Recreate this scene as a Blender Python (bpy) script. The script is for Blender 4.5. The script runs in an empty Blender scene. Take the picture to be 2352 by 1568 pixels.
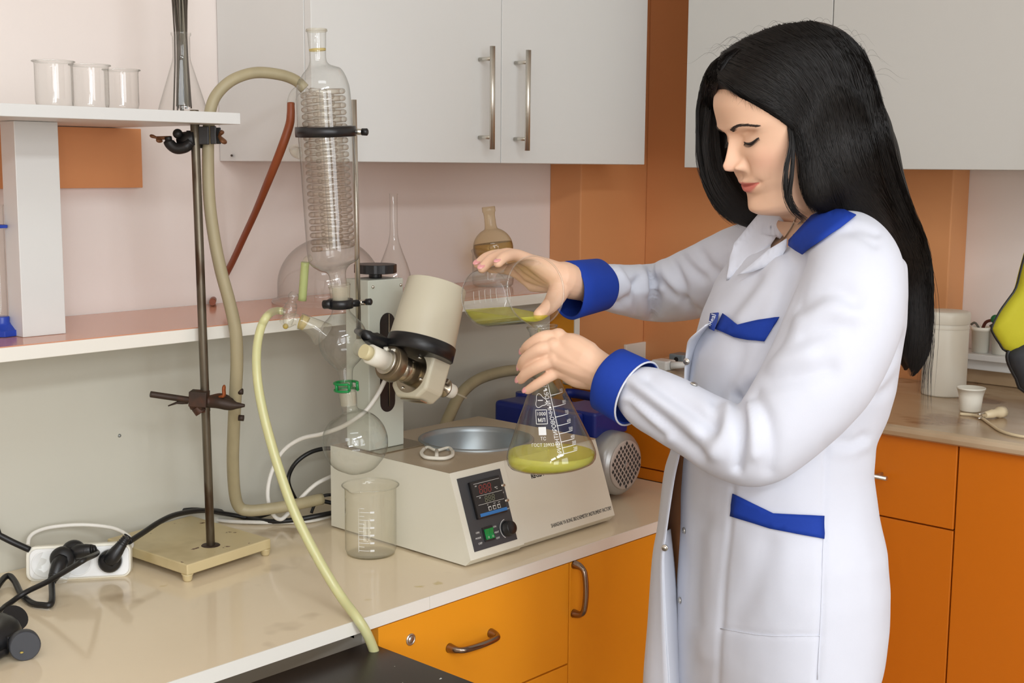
import bpy, bmesh, math, random
import numpy as np
from mathutils import Vector, Matrix, Quaternion
from mathutils.bvhtree import BVHTree
PI = math.pi
random.seed(7)
rng = np.random.default_rng(7)
SC = bpy.context.scene
COL = SC.collection

# ---------------- camera, light, exposure ----------------
cam_data = bpy.data.cameras.new('camera')
cam_data.sensor_width = 36.0
cam_data.lens = 45.2461
cam_data.clip_start = 0.05
cam = bpy.data.objects.new('camera', cam_data)
COL.objects.link(cam)
_r = ((0.678260, 0.094156, -0.728765), (-0.734783, 0.097127, -0.671312), (0.007575, 0.990808, 0.135061))
cam.matrix_world = Matrix([list(_r[0]) + [0.0], list(_r[1]) + [0.0], list(_r[2]) + [1.45], [0, 0, 0, 1]])
SC.camera = cam
vs = SC.view_settings
vs.view_transform = 'Standard'
vs.look = 'None'
vs.gamma = 1.0
vs.use_curve_mapping = False
vs.exposure = -0.76
SC.cycles.transparent_max_bounces = 40
SC.cycles.max_bounces = 10
SC.cycles.sample_clamp_indirect = 6.0

world = bpy.data.worlds.new('sky')
SC.world = world
world.use_nodes = True
world.node_tree.nodes['Background'].inputs[0].default_value = (0.80, 0.88, 1.0, 1)
world.node_tree.nodes['Background'].inputs[1].default_value = 0.6

def light(name, kind, loc, target, energy, color, **kw):
    d = bpy.data.lights.new(name, kind)
    d.energy = energy
    d.color = color
    for k, v in kw.items():
        setattr(d, k, v)
    o = bpy.data.objects.new(name, d)
    COL.objects.link(o)
    o.location = loc
    o.rotation_euler = (Vector(target) - Vector(loc)).to_track_quat('-Z', 'Y').to_euler()
    return o

# the photographer's flash, a hand's breadth above and a little left of the lens
light('camera_flash', 'SPOT', (-0.075, 0.045, 1.575), (1.3, 1.2, 1.18), 9.0, (0.97, 0.975, 1.0),
      shadow_soft_size=0.016, spot_size=math.radians(75), spot_blend=0.5)
# ceiling fluorescents, a row across the room behind the photographer's head
for _x, _w in ((-1.6, 54.0), (-0.1, 56.0)):
    light('ceiling_light', 'AREA', (_x, -1.75, 2.70), (_x, -0.9, 0.0), _w, (0.885, 0.95, 1.0), shape='RECTANGLE', size=1.2, size_y=0.35)
light('ceiling_light', 'AREA', (0.1, 0.35, 2.70), (0.3, 0.6, 0.0), 13.0, (0.885, 0.95, 1.0), shape='RECTANGLE', size=1.2, size_y=0.35)  # extra unseen lamp, added to brighten the bench top
# daylight through the tall window behind the camera; the second is added for fill
for _x, _w in ((-1.25, 50.0), (0.45, 54.0)):
    light('window_light', 'AREA', (_x, -2.17, 1.62), (_x * 0.6, 2.0, 1.45), _w, (0.92, 0.96, 1.0), shape='RECTANGLE', size=1.05, size_y=1.6)

# ---------------- materials ----------------
MATS = {}
def srgb(r, g, b):
    f = lambda c: c / 12.92 if c <= 0.04045 else ((c + 0.055) / 1.055) ** 2.4
    return (f(r / 255.0), f(g / 255.0), f(b / 255.0), 1.0)

def mat(name, color, rough=0.5, metal=0.0, spec=0.5, noise=0.0, nscale=8.0, bump=0.0, bscale=60.0, spots=None, coat=0.0,
        stretch=(1, 1, 1), sheen=0.0, sss=0.0):
    """Principled material with object-space noise variation, fine bump and optional coloured spots."""
    if name in MATS:
        return MATS[name]
    m = bpy.data.materials.new(name)
    m.use_nodes = True
    nt = m.node_tree
    b = nt.nodes['Principled BSDF']
    b.inputs['Base Color'].default_value = color
    b.inputs['Roughness'].default_value = rough
    b.inputs['Metallic'].default_value = metal
    b.inputs['Specular IOR Level'].default_value = spec
    b.inputs['Coat Weight'].default_value = coat
    b.inputs['Coat Roughness'].default_value = 0.06
    if sheen:
        b.inputs['Sheen Weight'].default_value = sheen
    if sss:
        b.inputs['Subsurface Weight'].default_value = sss
        b.inputs['Subsurface Radius'].default_value = (1.0, 0.35, 0.2)
        b.inputs['Subsurface Scale'].default_value = 0.006
    tc = nt.nodes.new('ShaderNodeTexCoord')
    mp = nt.nodes.new('ShaderNodeMapping')
    mp.inputs['Scale'].default_value = stretch
    nt.links.new(tc.outputs['Object'], mp.inputs[0])
    last = None
    if noise > 0:
        n = nt.nodes.new('ShaderNodeTexNoise')
        n.inputs['Scale'].default_value = nscale
        n.inputs['Detail'].default_value = 5
        nt.links.new(mp.outputs[0], n.inputs['Vector'])
        mx = nt.nodes.new('ShaderNodeMix')
        mx.data_type = 'RGBA'
        c = Vector(color[:3])
        mx.inputs[6].default_value = tuple(c * (1 - noise)) + (1,)
        mx.inputs[7].default_value = tuple(min(1, v * (1 + noise)) for v in c) + (1,)
        nt.links.new(n.outputs['Fac'], mx.inputs[0])
        last = mx.outputs[2]
    for sp in (spots or []):
        scol, sscale, lo, hi = sp
        n = nt.nodes.new('ShaderNodeTexNoise')
        n.inputs['Scale'].default_value = sscale
        n.inputs['Detail'].default_value = 3
        nt.links.new(mp.outputs[0], n.inputs['Vector'])
        rp = nt.nodes.new('ShaderNodeMapRange')
        rp.inputs[1].default_value = lo
        rp.inputs[2].default_value = hi
        nt.links.new(n.outputs['Fac'], rp.inputs[0])
        mx = nt.nodes.new('ShaderNodeMix')
        mx.data_type = 'RGBA'
        if last:
            nt.links.new(last, mx.inputs[6])
        else:
            mx.inputs[6].default_value = color
        mx.inputs[7].default_value = scol
        nt.links.new(rp.outputs[0], mx.inputs[0])
        last = mx.outputs[2]
    if last:
        nt.links.new(last, b.inputs['Base Color'])
    if bump > 0:
        n = nt.nodes.new('ShaderNodeTexNoise')
        n.inputs['Scale'].default_value = bscale
        n.inputs['Detail'].default_value = 4
        nt.links.new(mp.outputs[0], n.inputs['Vector'])
        bp = nt.nodes.new('ShaderNodeBump')
        bp.inputs['Strength'].default_value = bump
        bp.inputs['Distance'].default_value = 0.002
        nt.links.new(n.outputs['Fac'], bp.inputs['Height'])
        nt.links.new(bp.outputs[0], b.inputs['Normal'])
    MATS[name] = m
    return m

def glass(name, tint=(0.985, 0.99, 0.985), edge=(0.62, 0.66, 0.62), refl=0.9, ior=1.45, edge_pow=4.0, haze=0.0):
    """Thin laboratory glass: lets light through, mirrors by Fresnel and absorbs more where the wall is seen edge-on."""
    if name in MATS:
        return MATS[name]
    m = bpy.data.materials.new(name)
    m.use_nodes = True
    nt = m.node_tree
    nt.nodes.remove(nt.nodes['Principled BSDF'])
    out = nt.nodes['Material Output']
    tr = nt.nodes.new('ShaderNodeBsdfTransparent')
    gl = nt.nodes.new('ShaderNodeBsdfGlossy')
    gl.inputs['Roughness'].default_value = 0.05
    gl.inputs['Color'].default_value = (refl, refl, refl, 1)
    lw = nt.nodes.new('ShaderNodeLayerWeight')
    lw.inputs['Blend'].default_value = 0.5
    pw = nt.nodes.new('ShaderNodeMath')
    pw.operation = 'POWER'
    pw.inputs[1].default_value = edge_pow
    nt.links.new(lw.outputs['Facing'], pw.inputs[0])
    mx = nt.nodes.new('ShaderNodeMix')
    mx.data_type = 'RGBA'
    mx.inputs[6].default_value = tint + (1,)
    mx.inputs[7].default_value = edge + (1,)
    nt.links.new(pw.outputs[0], mx.inputs[0])
    nt.links.new(mx.outputs[2], tr.inputs[0])
    p5 = nt.nodes.new('ShaderNodeMath')
    p5.operation = 'POWER'
    p5.inputs[1].default_value = 5.0
    nt.links.new(lw.outputs['Facing'], p5.inputs[0])
    fr = nt.nodes.new('ShaderNodeMath')
    fr.operation = 'MULTIPLY_ADD'
    f0 = ((ior - 1) / (ior + 1)) ** 2
    fr.inputs[1].default_value = 0.85 - f0
    fr.inputs[2].default_value = f0
    nt.links.new(p5.outputs[0], fr.inputs[0])
    ms = nt.nodes.new('ShaderNodeMixShader')
    nt.links.new(fr.outputs[0], ms.inputs[0])
    nt.links.new(tr.outputs[0], ms.inputs[1])
    nt.links.new(gl.outputs[0], ms.inputs[2])
    last = ms.outputs[0]
    if haze:
        df = nt.nodes.new('ShaderNodeBsdfDiffuse')
        df.inputs['Color'].default_value = (0.9, 0.88, 0.8, 1)
        mh = nt.nodes.new('ShaderNodeMixShader')
        mh.inputs[0].default_value = haze
        nt.links.new(last, mh.inputs[1])
        nt.links.new(df.outputs[0], mh.inputs[2])
        last = mh.outputs[0]
    nt.links.new(last, out.inputs[0])
    MATS[name] = m
    return m

# ---------------- mesh helpers ----------------
def T(x=0, y=0, z=0):
    return Matrix.Translation((x, y, z))

def axis_matrix(p0, p1, up=(0, 0, 1)):
    """Frame with its origin at p0 and +Z pointing at p1."""
    z = (Vector(p1) - Vector(p0)).normalized()
    u = Vector(up)
    if abs(z.dot(u)) > 0.99:
        u = Vector((1, 0, 0))
    x = u.cross(z).normalized()
    y = z.cross(x)
    return Matrix([[x.x, y.x, z.x, p0[0]], [x.y, y.y, z.y, p0[1]], [x.z, y.z, z.z, p0[2]], [0, 0, 0, 1]])

class MB:
    def __init__(s):
        s.v = []
        s.f = []
        s.sm = []
    def add(s, vs_, fs, M=None, smooth=False):
        o = len(s.v)
        if M is not None:
            vs_ = [M @ Vector(p) for p in vs_]
        s.v += [tuple(p) for p in vs_]
        s.f += [tuple(i + o for i in f) for f in fs]
        s.sm += [smooth] * len(fs)
        return s
    def box(s, x0, x1, y0, y1, z0, z1, M=None):
        vs_ = [(x, y, z) for z in (z0, z1) for y in (y0, y1) for x in (x0, x1)]
        return s.add(vs_, [(0, 2, 3, 1), (4, 5, 7, 6), (0, 1, 5, 4), (2, 6, 7, 3), (0, 4, 6, 2), (1, 3, 7, 5)], M)
    def prism(s, poly, h0, h1, M=None, smooth=False):
        """poly in local XY (counter-clockwise), extruded from h0 to h1 along Z."""
        n = len(poly)
        vs_ = [(p[0], p[1], h0) for p in poly] + [(p[0], p[1], h1) for p in poly]
        s.add(vs_, [tuple(range(n - 1, -1, -1)), tuple(range(n, 2 * n))], M)
        o = len(s.v) - 2 * n
        for i in range(n):
            j = (i + 1) % n
            s.f.append((o + i, o + j, o + n + j, o + n + i))
            s.sm.append(smooth)
        return s
    def lathe(s, prof, n=32, M=None, cap0=False, cap1=False, smooth=True, arc=None):
        """prof: (radius, height) pairs turned about Z."""
        vs_, fs = [], []
        for r, h in prof:
            for i in range(n):
                a = 2 * PI * i / n
                vs_.append((r * math.cos(a), r * math.sin(a), h))
        for k in range(len(prof) - 1):
            for i in range(n):
                j = (i + 1) % n
                fs.append((k * n + i, k * n + j, (k + 1) * n + j, (k + 1) * n + i))
        s.add(vs_, fs, M, smooth)
        o = len(s.v) - len(vs_)
        if cap0:
            s.f.append(tuple(o + i for i in range(n - 1, -1, -1))); s.sm.append(False)
        if cap1:
            q = o + (len(prof) - 1) * n
            s.f.append(tuple(q + i for i in range(n))); s.sm.append(False)
        return s
    def cyl(s, p0, p1, r, n=20, r1=None, caps=True, smooth=True):
        L = (Vector(p1) - Vector(p0)).length
        return s.lathe([(r, 0), (r if r1 is None else r1, L)], n, axis_matrix(p0, p1), caps, caps, smooth)
    def tube(s, pts, r, n=10, caps=True, flat=1.0):
        """Swept round tube; r a number or one per point."""
        pts = [Vector(p) for p in pts]
        m = len(pts)
        rs = r if hasattr(r, '__len__') else [r] * m
        t = [(pts[min(i + 1, m - 1)] - pts[max(i - 1, 0)]).normalized() for i in range(m)]
        u = Vector((0, 0, 1)) if abs(t[0].z) < 0.9 else Vector((1, 0, 0))
        x = u.cross(t[0]).normalized()
        vs_, fs = [], []
        for i in range(m):
            x = (x - t[i] * x.dot(t[i])).normalized()
            y = t[i].cross(x)
            for k in range(n):
                a = 2 * PI * k / n
                vs_.append(pts[i] + x * (rs[i] * math.cos(a)) + y * (rs[i] * flat * math.sin(a)))
        for i in range(m - 1):
            for k in range(n):
                j = (k + 1) % n
                fs.append((i * n + k, i * n + j, (i + 1) * n + j, (i + 1) * n + k))
        s.add(vs_, fs, None, True)
        o = len(s.v) - len(vs_)
        if caps:
            s.f.append(tuple(o + i for i in range(n - 1, -1, -1))); s.sm.append(False)
            q = o + (m - 1) * n
            s.f.append(tuple(q + i for i in range(n))); s.sm.append(False)
        return s
    def ball(s, c, r, n=16, m=10, M=None, sz=1.0):
        prof = [(r * math.sin(PI * (k + 0.02) / (m + 0.04)), -r * sz * math.cos(PI * (k + 0.02) / (m + 0.04))) for k in range(m + 1)]
        return s.lathe(prof, n, T(*c) if M is None else M @ T(*c), True, True)
    def build(s, name, material, parent=None, bevel=0.0, seg=2, origin=None, solid=0.0):
        me = bpy.data.meshes.new(name)
        vv = s.v
        if origin is not None:
            vv = [(p[0] - origin[0], p[1] - origin[1], p[2] - origin[2]) for p in vv]
        me.from_pydata(vv, [], s.f)
        me.polygons.foreach_set('use_smooth', s.sm)
        me.update()
        if material is not None:
            me.materials.append(material)
        o = bpy.data.objects.new(name, me)
        COL.objects.link(o)
        if origin is not None:
            o.location = origin
        if parent is not None:
            put(o, parent)
        if bevel > 0:
            md = o.modifiers.new('bevel', 'BEVEL')
            md.width = bevel
            md.segments = seg
            md.limit_method = 'ANGLE'
            md.angle_limit = math.radians(35)
        if solid:
            md = o.modifiers.new('wall', 'SOLIDIFY')
            md.thickness = solid
            md.offset = -1
        return o

def put(o, parent):
    """Parent o, whose vertices are given in world space, to a thing."""
    o.parent = parent
    bpy.context.view_layer.update()
    o.matrix_parent_inverse = parent.matrix_world.inverted()
    return o

def spline(pts, n=12):
    """Catmull-Rom through pts."""
    P = [Vector(p) for p in pts]
    P = [P[0] * 2 - P[1]] + P + [P[-1] * 2 - P[-2]]
    out = []
    for i in range(1, len(P) - 2):
        for k in range(n):
            t = k / n
            a, b, c, d = P[i - 1], P[i], P[i + 1], P[i + 2]
            out.append(0.5 * ((2 * b) + (c - a) * t + (2 * a - 5 * b + 4 * c - d) * t * t + (3 * b - a - 3 * c + d) * t ** 3))
    out.append(P[-2])
    return out

def tag(o, label, cat, group=None):
    o['label'] = label
    o['category'] = cat
    if group:
        o['group'] = group
    return o

def thing(name, label, cat, loc=(0, 0, 0), group=None, rotz=0.0):
    o = bpy.data.objects.new(name, None)
    o.empty_display_size = 0.05
    COL.objects.link(o)
    o.location = loc
    o.rotation_euler = (0, 0, rotz)
    bpy.context.view_layer.update()
    return tag(o, label, cat, group)

def structure(o):
    o['kind'] = 'structure'
    return o

def text_mesh(name, body, size, M, material, parent, depth=0.0002, align='CENTER', xscale=1.0, bold=0.0):
    """Flat raised lettering placed by the matrix M (text runs along local X, up along local Y)."""
    c = bpy.data.curves.new(name, 'FONT')
    c.body = body
    c.size = size
    c.align_x = align
    c.align_y = 'CENTER'
    c.extrude = depth
    c.offset = bold
    c.resolution_u = 2
    t = bpy.data.objects.new(name, c)
    COL.objects.link(t)
    bpy.context.view_layer.update()
    dg = bpy.context.evaluated_depsgraph_get()
    me = bpy.data.meshes.new_from_object(t.evaluated_get(dg))
    bpy.data.objects.remove(t)
    bpy.data.curves.remove(c)
    me.transform(M @ Matrix.Diagonal((xscale, 1, 1, 1)))
    me.materials.clear()
    me.materials.append(material)
    me.name = name
    o = bpy.data.objects.new(name, me)
    COL.objects.link(o)
    if parent is not None:
        put(o, parent)
    return o

def frame(o, x, y):
    """Matrix from an origin and the directions of local X and Y (Z = X cross Y)."""
    x = Vector(x).normalized()
    y = Vector(y)
    y = (y - x * y.dot(x)).normalized()
    z = x.cross(y)
    return Matrix([[x.x, y.x, z.x, o[0]], [x.y, y.y, z.y, o[1]], [x.z, y.z, z.z, o[2]], [0, 0, 0, 1]])

# ---------------- the room ----------------
W_PINK = mat('painted_wall', srgb(240, 229, 222), 0.75, noise=0.02, nscale=3, bump=0.05, bscale=220)
W_PANEL = mat('splash_panel', srgb(204, 201, 188), 0.35, noise=0.035, nscale=2.2, bump=0.03, bscale=350, stretch=(1, 1, 3))
W_ORANGE = mat('orange_wall_paint', srgb(222, 156, 102), 0.55, noise=0.03, nscale=3, bump=0.04, bscale=200)
M_CEIL = mat('ceiling_paint', srgb(238, 236, 230), 0.8)
M_FLOOR = mat('floor_vinyl', srgb(170, 150, 125), 0.4, noise=0.12, nscale=5)
M_WHITE_LAM = mat('white_laminate', srgb(222, 222, 219), 0.38, noise=0.008, nscale=3)
M_WHITE_EDGE = mat('white_edge_band', srgb(240, 236, 226), 0.4)
M_CREAM_TOP = mat('cream_laminate', srgb(238, 220, 190), 0.10, noise=0.045, nscale=4, bump=0.015, bscale=120,
                  spots=[(srgb(205, 180, 110), 14, 0.70, 0.76), (srgb(190, 168, 138), 6, 0.62, 0.72)])
M_PEACH_TOP = mat('peach_shelf_top', srgb(214, 150, 118), 0.16, noise=0.03, nscale=5)
M_ORANGE = mat('orange_laminate', srgb(240, 156, 30), 0.42, noise=0.035, nscale=4, bump=0.03, bscale=500)
M_GREY_SIDE = mat('grey_cabinet_side', srgb(165, 165, 160), 0.45)
M_CHROME = mat('brushed_steel', srgb(212, 208, 198), 0.34, 1.0)
M_BRONZE = mat('bronzed_steel', srgb(150, 132, 118), 0.22, 1.0)
M_SHADOWGAP = mat('dark_gap', srgb(60, 45, 35), 0.7)
M_MARBLE = mat('marble_laminate', srgb(176, 150, 118), 0.18, noise=0.22, nscale=7,
               spots=[(srgb(214, 196, 168), 5, 0.48, 0.72), (srgb(140, 104, 72), 9, 0.60, 0.68)], stretch=(1, 0.6, 1))

H = 2.75
structure(MB().box(-2.6, 2.9, 2.115, 2.2, 0, H).build('wall_back', W_PINK))
structure(MB().box(2.778, 2.9, -2.3, 2.115, 0, H).build('wall_right', W_PINK))
structure(MB().box(-2.7, -2.6, -2.3, 2.2, 0, H).build('wall_left', W_PINK))
# front wall, behind the camera, with a tall window opening and a second one added for fill
wf = MB()
wf.box(-2.6, -1.83, -2.3, -2.2, 0, H); wf.box(-0.67, -0.13, -2.3, -2.2, 0, H); wf.box(1.03, 2.9, -2.3, -2.2, 0, H)
for x0, x1 in ((-1.83, -0.67), (-0.13, 1.03)):
    wf.box(x0, x1, -2.3, -2.2, 0, 0.76); wf.box(x0, x1, -2.3, -2.2, 2.48, H)
structure(wf.build('wall_front', W_PINK))
for k_, x0 in ((1, -1.83), (2, -0.13)):  # the second window is unseen, added to even out the light
    wn = MB()
    for xa, xb, z0, z1 in ((0, 0.05, 0.76, 2.48), (1.11, 1.16, 0.76, 2.48), (0.05, 1.11, 0.76, 0.81), (0.05, 1.11, 2.43, 2.48), (0.56, 0.60, 0.81, 2.43)):
        wn.box(x0 + xa, x0 + xb, -2.29, -2.21, z0, z1)
    structure(wn.build('window_%d' % k_, M_WHITE_EDGE, bevel=0.004))
structure(MB().box(-2.7, 2.9, -2.3, 2.2, -0.1, 0).build('floor', M_FLOOR))
structure(MB().box(-2.7, 2.9, -2.3, 2.2, H, H + 0.1).build('ceiling', M_CEIL))
# painted column in the corner
structure(MB().box(2.431, 2.778, 2.015, 2.115, 0, H).build('trim_1', W_ORANGE, bevel=0.003))
structure(MB().box(2.694, 2.778, 1.194, 2.015, 0, H).build('trim_2', W_ORANGE, bevel=0.003))
# panel behind the bench, up to the lower shelf
sp = MB().box(-0.6, 2.308, 2.0035, 2.115, 0.0, 1.1572)
structure(sp.build('trim_3', W_PANEL))
# screw in the panel
tag(MB().lathe([(0.0032, 0), (0.0028, 0.0012), (0.0012, 0.0016)], 12, axis_matrix((1.1612, 2.0035, 0.9769), (1.1012, 1.9000, 1.0014)), True, True).build('screw', mat('dull_screw', srgb(130, 132, 128), 0.5, 0.6)),
    'small steel screw alone in the beige panel behind the bench', 'screw')

# ---------------- wall cabinets ----------------
def bar_handle(parent, p_top, p_bot, out, name='handle', r=0.0055, inset=0.024, off=0.03, m=None):
    """Straight bar handle: a rod with two posts that run back along `out`."""
    p0, p1, q = Vector(p_top), Vector(p_bot), Vector(out)
    d = (p1 - p0).normalized()
    b = MB().cyl(p0, p1, r, 16)
    for p in (p0 + d * inset, p1 - d * inset):
        b.cyl(p, p - q * off, r * 0.72, 12)
    return b.build(name, m or M_CHROME, parent)

c1 = thing('wall_cabinet', 'white two-door wall cabinet with steel bar handles left of the orange column', 'cabinet', (1.459, 1.85, 1.455))
k = MB()
k.box(1.459, 1.476, 1.850, 2.113, 1.455, 2.25); k.box(2.422, 2.439, 1.850, 2.113, 1.455, 2.25)
k.box(1.476, 2.422, 1.850, 2.113, 1.455, 1.471); k.box(1.476, 2.422, 1.850, 2.113, 2.234, 2.25); k.box(1.476, 2.422, 2.103, 2.113, 1.471, 2.234)
k.build('carcass', M_WHITE_LAM, c1, bevel=0.001)
for (x0, x1), hx in (((1.4595, 1.948), 1131), ((1.950, 2.4385), 1211)):
    d = MB().box(x0, x1, 1.830, 1.849, 1.4555, 2.25).build('door', M_WHITE_LAM, c1, bevel=0.0012)
    pt, pb = ((1.8823, 1.7920, 1.6842), (1.8826, 1.7920, 1.4825)) if hx == 1131 else ((1.9884, 1.7920, 1.6839), (1.9872, 1.7920, 1.4813))
    bar_handle(d, pt, pb, (0, -1, 0), off=0.036)
MB().cyl((1.4588, 2.0742, 1.4657), (1.4520, 2.0645, 1.4657), 0.0022, 8).build('screw_hole', M_SHADOWGAP, c1)

M_WHITE_LAM_DIM = mat('dimmed_white_laminate', srgb(204, 203, 198), 0.38, noise=0.008, nscale=3)  # white laminate greyed to stand for the weaker light on this wall
c2 = thing('wall_cabinet', 'white wall cabinet on the right wall behind the woman\'s head', 'cabinet', (2.40, 0.9, 1.449))
yL = 1.726
k = MB().box(2.471, 2.693, 1.198, yL, 1.449, 2.25)
k.box(2.471, 2.776, 0.32, 1.193, 1.449, 2.25)
k.build('carcass', M_WHITE_LAM_DIM, c2, bevel=0.001)
ydiv = (2.4510, 1.3630, 1.7766)[1]
MB().box(2.451, 2.470, ydiv + 0.0012, yL, 1.4495, 2.25).build('door', M_WHITE_LAM_DIM, c2, bevel=0.0012)
c2_door = MB().box(2.451, 2.470, 0.65, ydiv - 0.0012, 1.4495, 2.25).build('door', M_WHITE_LAM_DIM, c2, bevel=0.0012)
MB().box(2.451, 2.470, 0.32, 0.6476, 1.4495, 2.25).build('door', M_WHITE_LAM_DIM, c2, bevel=0.0012)

# ---------------- shelves on the left ----------------
ls = thing('wall_shelf', 'long peach-topped shelf with cream edge fixed above the bench', 'shelf', (1.0, 1.87, 1.172))
MB().box(-0.6, 2.33, 1.822, 2.113, 1.1575, 1.179).build('board', M_WHITE_EDGE, ls, bevel=0.001)
MB().box(-0.6, 2.33, 1.8225, 2.113, 1.179, 1.1806).build('top_sheet', M_PEACH_TOP, ls)
MB().box(2.312, 2.330, 1.932, 2.113, 0.7805, 1.157).build('end_panel', M_ORANGE, ls)
MB().box(2.312, 2.330, 1.929, 1.9318, 0.7805, 1.157).build('edge_band', M_WHITE_EDGE, ls)
us = thing('wall_shelf', 'short white shelf carrying beakers and a conical flask, top left', 'shelf', (0.5, 1.8, 1.507))
MB().box(-0.6, 1.2395, 1.736, 2.113, 1.5126, 1.5305).build('board', M_WHITE_LAM, us, bevel=0.001)
po = tag(MB().box(0.9407, 1.0122, 1.897, 1.942, 1.1808, 1.5122).build('shelf_post', M_WHITE_LAM, bevel=0.001),
         'white square post standing on the lower shelf under the upper one', 'post')
tag(MB().box(0.30, 1.2795, 2.096, 2.114, 1.4058, 1.5115).build('wall_panel', mat('orange_board', srgb(228, 156, 102), 0.4, noise=0.03, nscale=6), bevel=0.001),
    'orange board fixed to the wall below the white shelf', 'panel')

# ---------------- bench ----------------
bt = thing('worktop', 'cream laminate worktop with a white front edge along the back wall', 'worktop', (1.2, 1.7, 0.76))
MB().box(-0.6, 2.196, 1.4125, 2.003, 0.7595, 0.78).build('slab', M_CREAM_TOP, bt, bevel=0.0008)
for x0, x1 in ((-0.6, (1.3458, 1.4110, 0.7729)[0] - 0.0004), ((1.3458, 1.4110, 0.7729)[0] + 0.0004, 2.196)):
    MB().box(x0, x1, 1.411, 1.4124, 0.7592, 0.7802).build('edge_band', M_WHITE_EDGE, bt)
bc = thing('base_cabinet', 'orange bench cabinet with one lockable drawer and one door', 'cabinet', (1.7, 1.7, 0))
XL, XM, XR = 1.240, 1.6875, 2.19
k = MB()
k.box(XL - 0.016, XL, 1.432, 1.98, 0.06, 0.7585); k.box(XR - 0.016, XR, 1.432, 1.98, 0.06, 0.7585); k.box(XM - 0.008, XM + 0.008, 1.432, 1.98, 0.08, 0.7585)
k.box(XL, XR - 0.016, 1.432, 1.98, 0.06, 0.08); k.box(XL, XR - 0.016, 1.964, 1.98, 0.08, 0.7585)
k.box(XL, XM - 0.008, 1.432, 1.45, 0.60, 0.612); k.box(XL - 0.016, XR, 1.45, 1.468, 0.735, 0.7585)
k.build('carcass', M_GREY_SIDE, bc)
zb = (1.6884, 1.4120, 0.5708)[2]
dw = MB().box(XL, XM - 0.0015, 1.412, 1.431, zb + 0.0015, 0.7570).build('drawer', M_ORANGE, bc, bevel=0.001)
dw2 = MB().box(XL, XM - 0.0015, 1.412, 1.431, 0.36, zb - 0.0015).build('drawer', M_ORANGE, bc, bevel=0.001)
dw3 = MB().box(XL, XM - 0.0015, 1.412, 1.431, 0.08, 0.357).build('drawer', M_ORANGE, bc, bevel=0.001)
dr = MB().box(XM + 0.0015, XR, 1.412, 1.431, 0.08, 0.7570).build('door', M_ORANGE, bc, bevel=0.001)
def bow_handle(parent, a, b, out, m=M_BRONZE, r=0.0052, off=0.026):
    """Bow handle: a flattened bar bent back at both ends, with widened feet."""
    a, b, q = Vector(a), Vector(b), Vector(out)
    d = (b - a).normalized()
    pts = spline([a - q * off, a - q * off * 0.5 + d * 0.001, a - q * 0.004 + d * 0.007, a + d * 0.02, (a + b) / 2 + q * 0.002, b - d * 0.02,
                  b - q * 0.004 - d * 0.007, b - q * off * 0.5 - d * 0.001, b - q * off], 6)
    n = len(pts)
    rs = [r * (1.55 - 0.55 * min(1, min(i, n - 1 - i) / 9)) for i in range(n)]
    return MB().tube(pts, rs, 12).build('handle', m, parent)
bow_handle(dw, (1.3896, 1.3860, 0.6839), (1.4858, 1.3860, 0.6829), (0, -1, 0))
bow_handle(dr, (1.7001, 1.3860, 0.7514), (1.6999, 1.3860, 0.6615), (0, -1, 0))
lk = (1.3056, 1.4120, 0.7209)
MB().lathe([(0.0098, 0), (0.0098, 0.001), (0.0085, 0.0022), (0.007, 0.0024), (0.0066, 0.0016), (0.005, 0.0016), (0.0048, 0.0024), (0.0012, 0.0026)], 24,
           axis_matrix(lk, (lk[0], lk[1] - 1, lk[2])), True, True).build('lock', M_CHROME, dw)

# ---------------- dark table pushed under the bench ----------------
M_DARK = mat('dark_tabletop', srgb(40, 33, 30), 0.34, noise=0.25, nscale=12, spots=[(srgb(225, 225, 220), 60, 0.745, 0.765)], bump=0.02, bscale=150)
e0, e1 = (1.2361, 1.4574, 0.7350), (1.2245, 1.2023, 0.7350)
xr = 0.5 * (e0[0] + e1[0])
dt = thing('low_table', 'dark brown low table pushed under the front of the bench', 'table', (0.8, 1.2, 0))
MB().box(0.15, xr, 0.55, 1.425, 0.713, 0.735).build('tabletop', M_DARK, dt, bevel=0.002)
for x in (0.19, xr - 0.04):
    for y in (0.59, 1.39):
        MB().box(x - 0.02, x + 0.02, y - 0.02, y + 0.02, 0, 0.7125).build('leg', M_DARK, dt, bevel=0.002)

# ---------------- right-hand counter ----------------
mc = thing('worktop', 'beige marble-pattern worktop along the right wall', 'worktop', (2.4, 1.0, 0.96))
prof2 = [(2.176, 0.9745), (2.1785, 0.9815), (2.185, 0.985), (2.776, 0.985), (2.776, 0.9635), (2.183, 0.9635), (2.1775, 0.967)]
Mxz = Matrix([[1, 0, 0, 0], [0, 0, -1, 0], [0, 1, 0, 0], [0, 0, 0, 1]])
prof3 = [(x if x < 2.7 else 2.692, z) for x, z in prof2]
MB().prism(prof2, -1.193, -0.25, Mxz).prism(prof3, -1.85, -1.193, Mxz).build('slab', M_MARBLE, mc)
MB().box(2.745, 2.7765, 0.25, 1.192, 0.9855, 1.018).build('splash_strip', M_MARBLE, mc, bevel=0.002)
M_ORANGE_DIM = mat('dimmed_red_orange_laminate', srgb(210, 114, 12), 0.42, noise=0.035, nscale=4, bump=0.03, bscale=500)  # redder orange laminate, also darkened for the weaker light on this side
bc2 = thing('base_cabinet', 'orange base cabinets under the marble worktop by the right edge', 'cabinet', (2.4, 0.9, 0))
yg = (2.1970, 0.9384, 0.9634)[1]
MB().box(2.217, 2.69, 0.25, 1.84, 0.07, 0.9625).build('carcass', M_GREY_SIDE, bc2)
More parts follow.
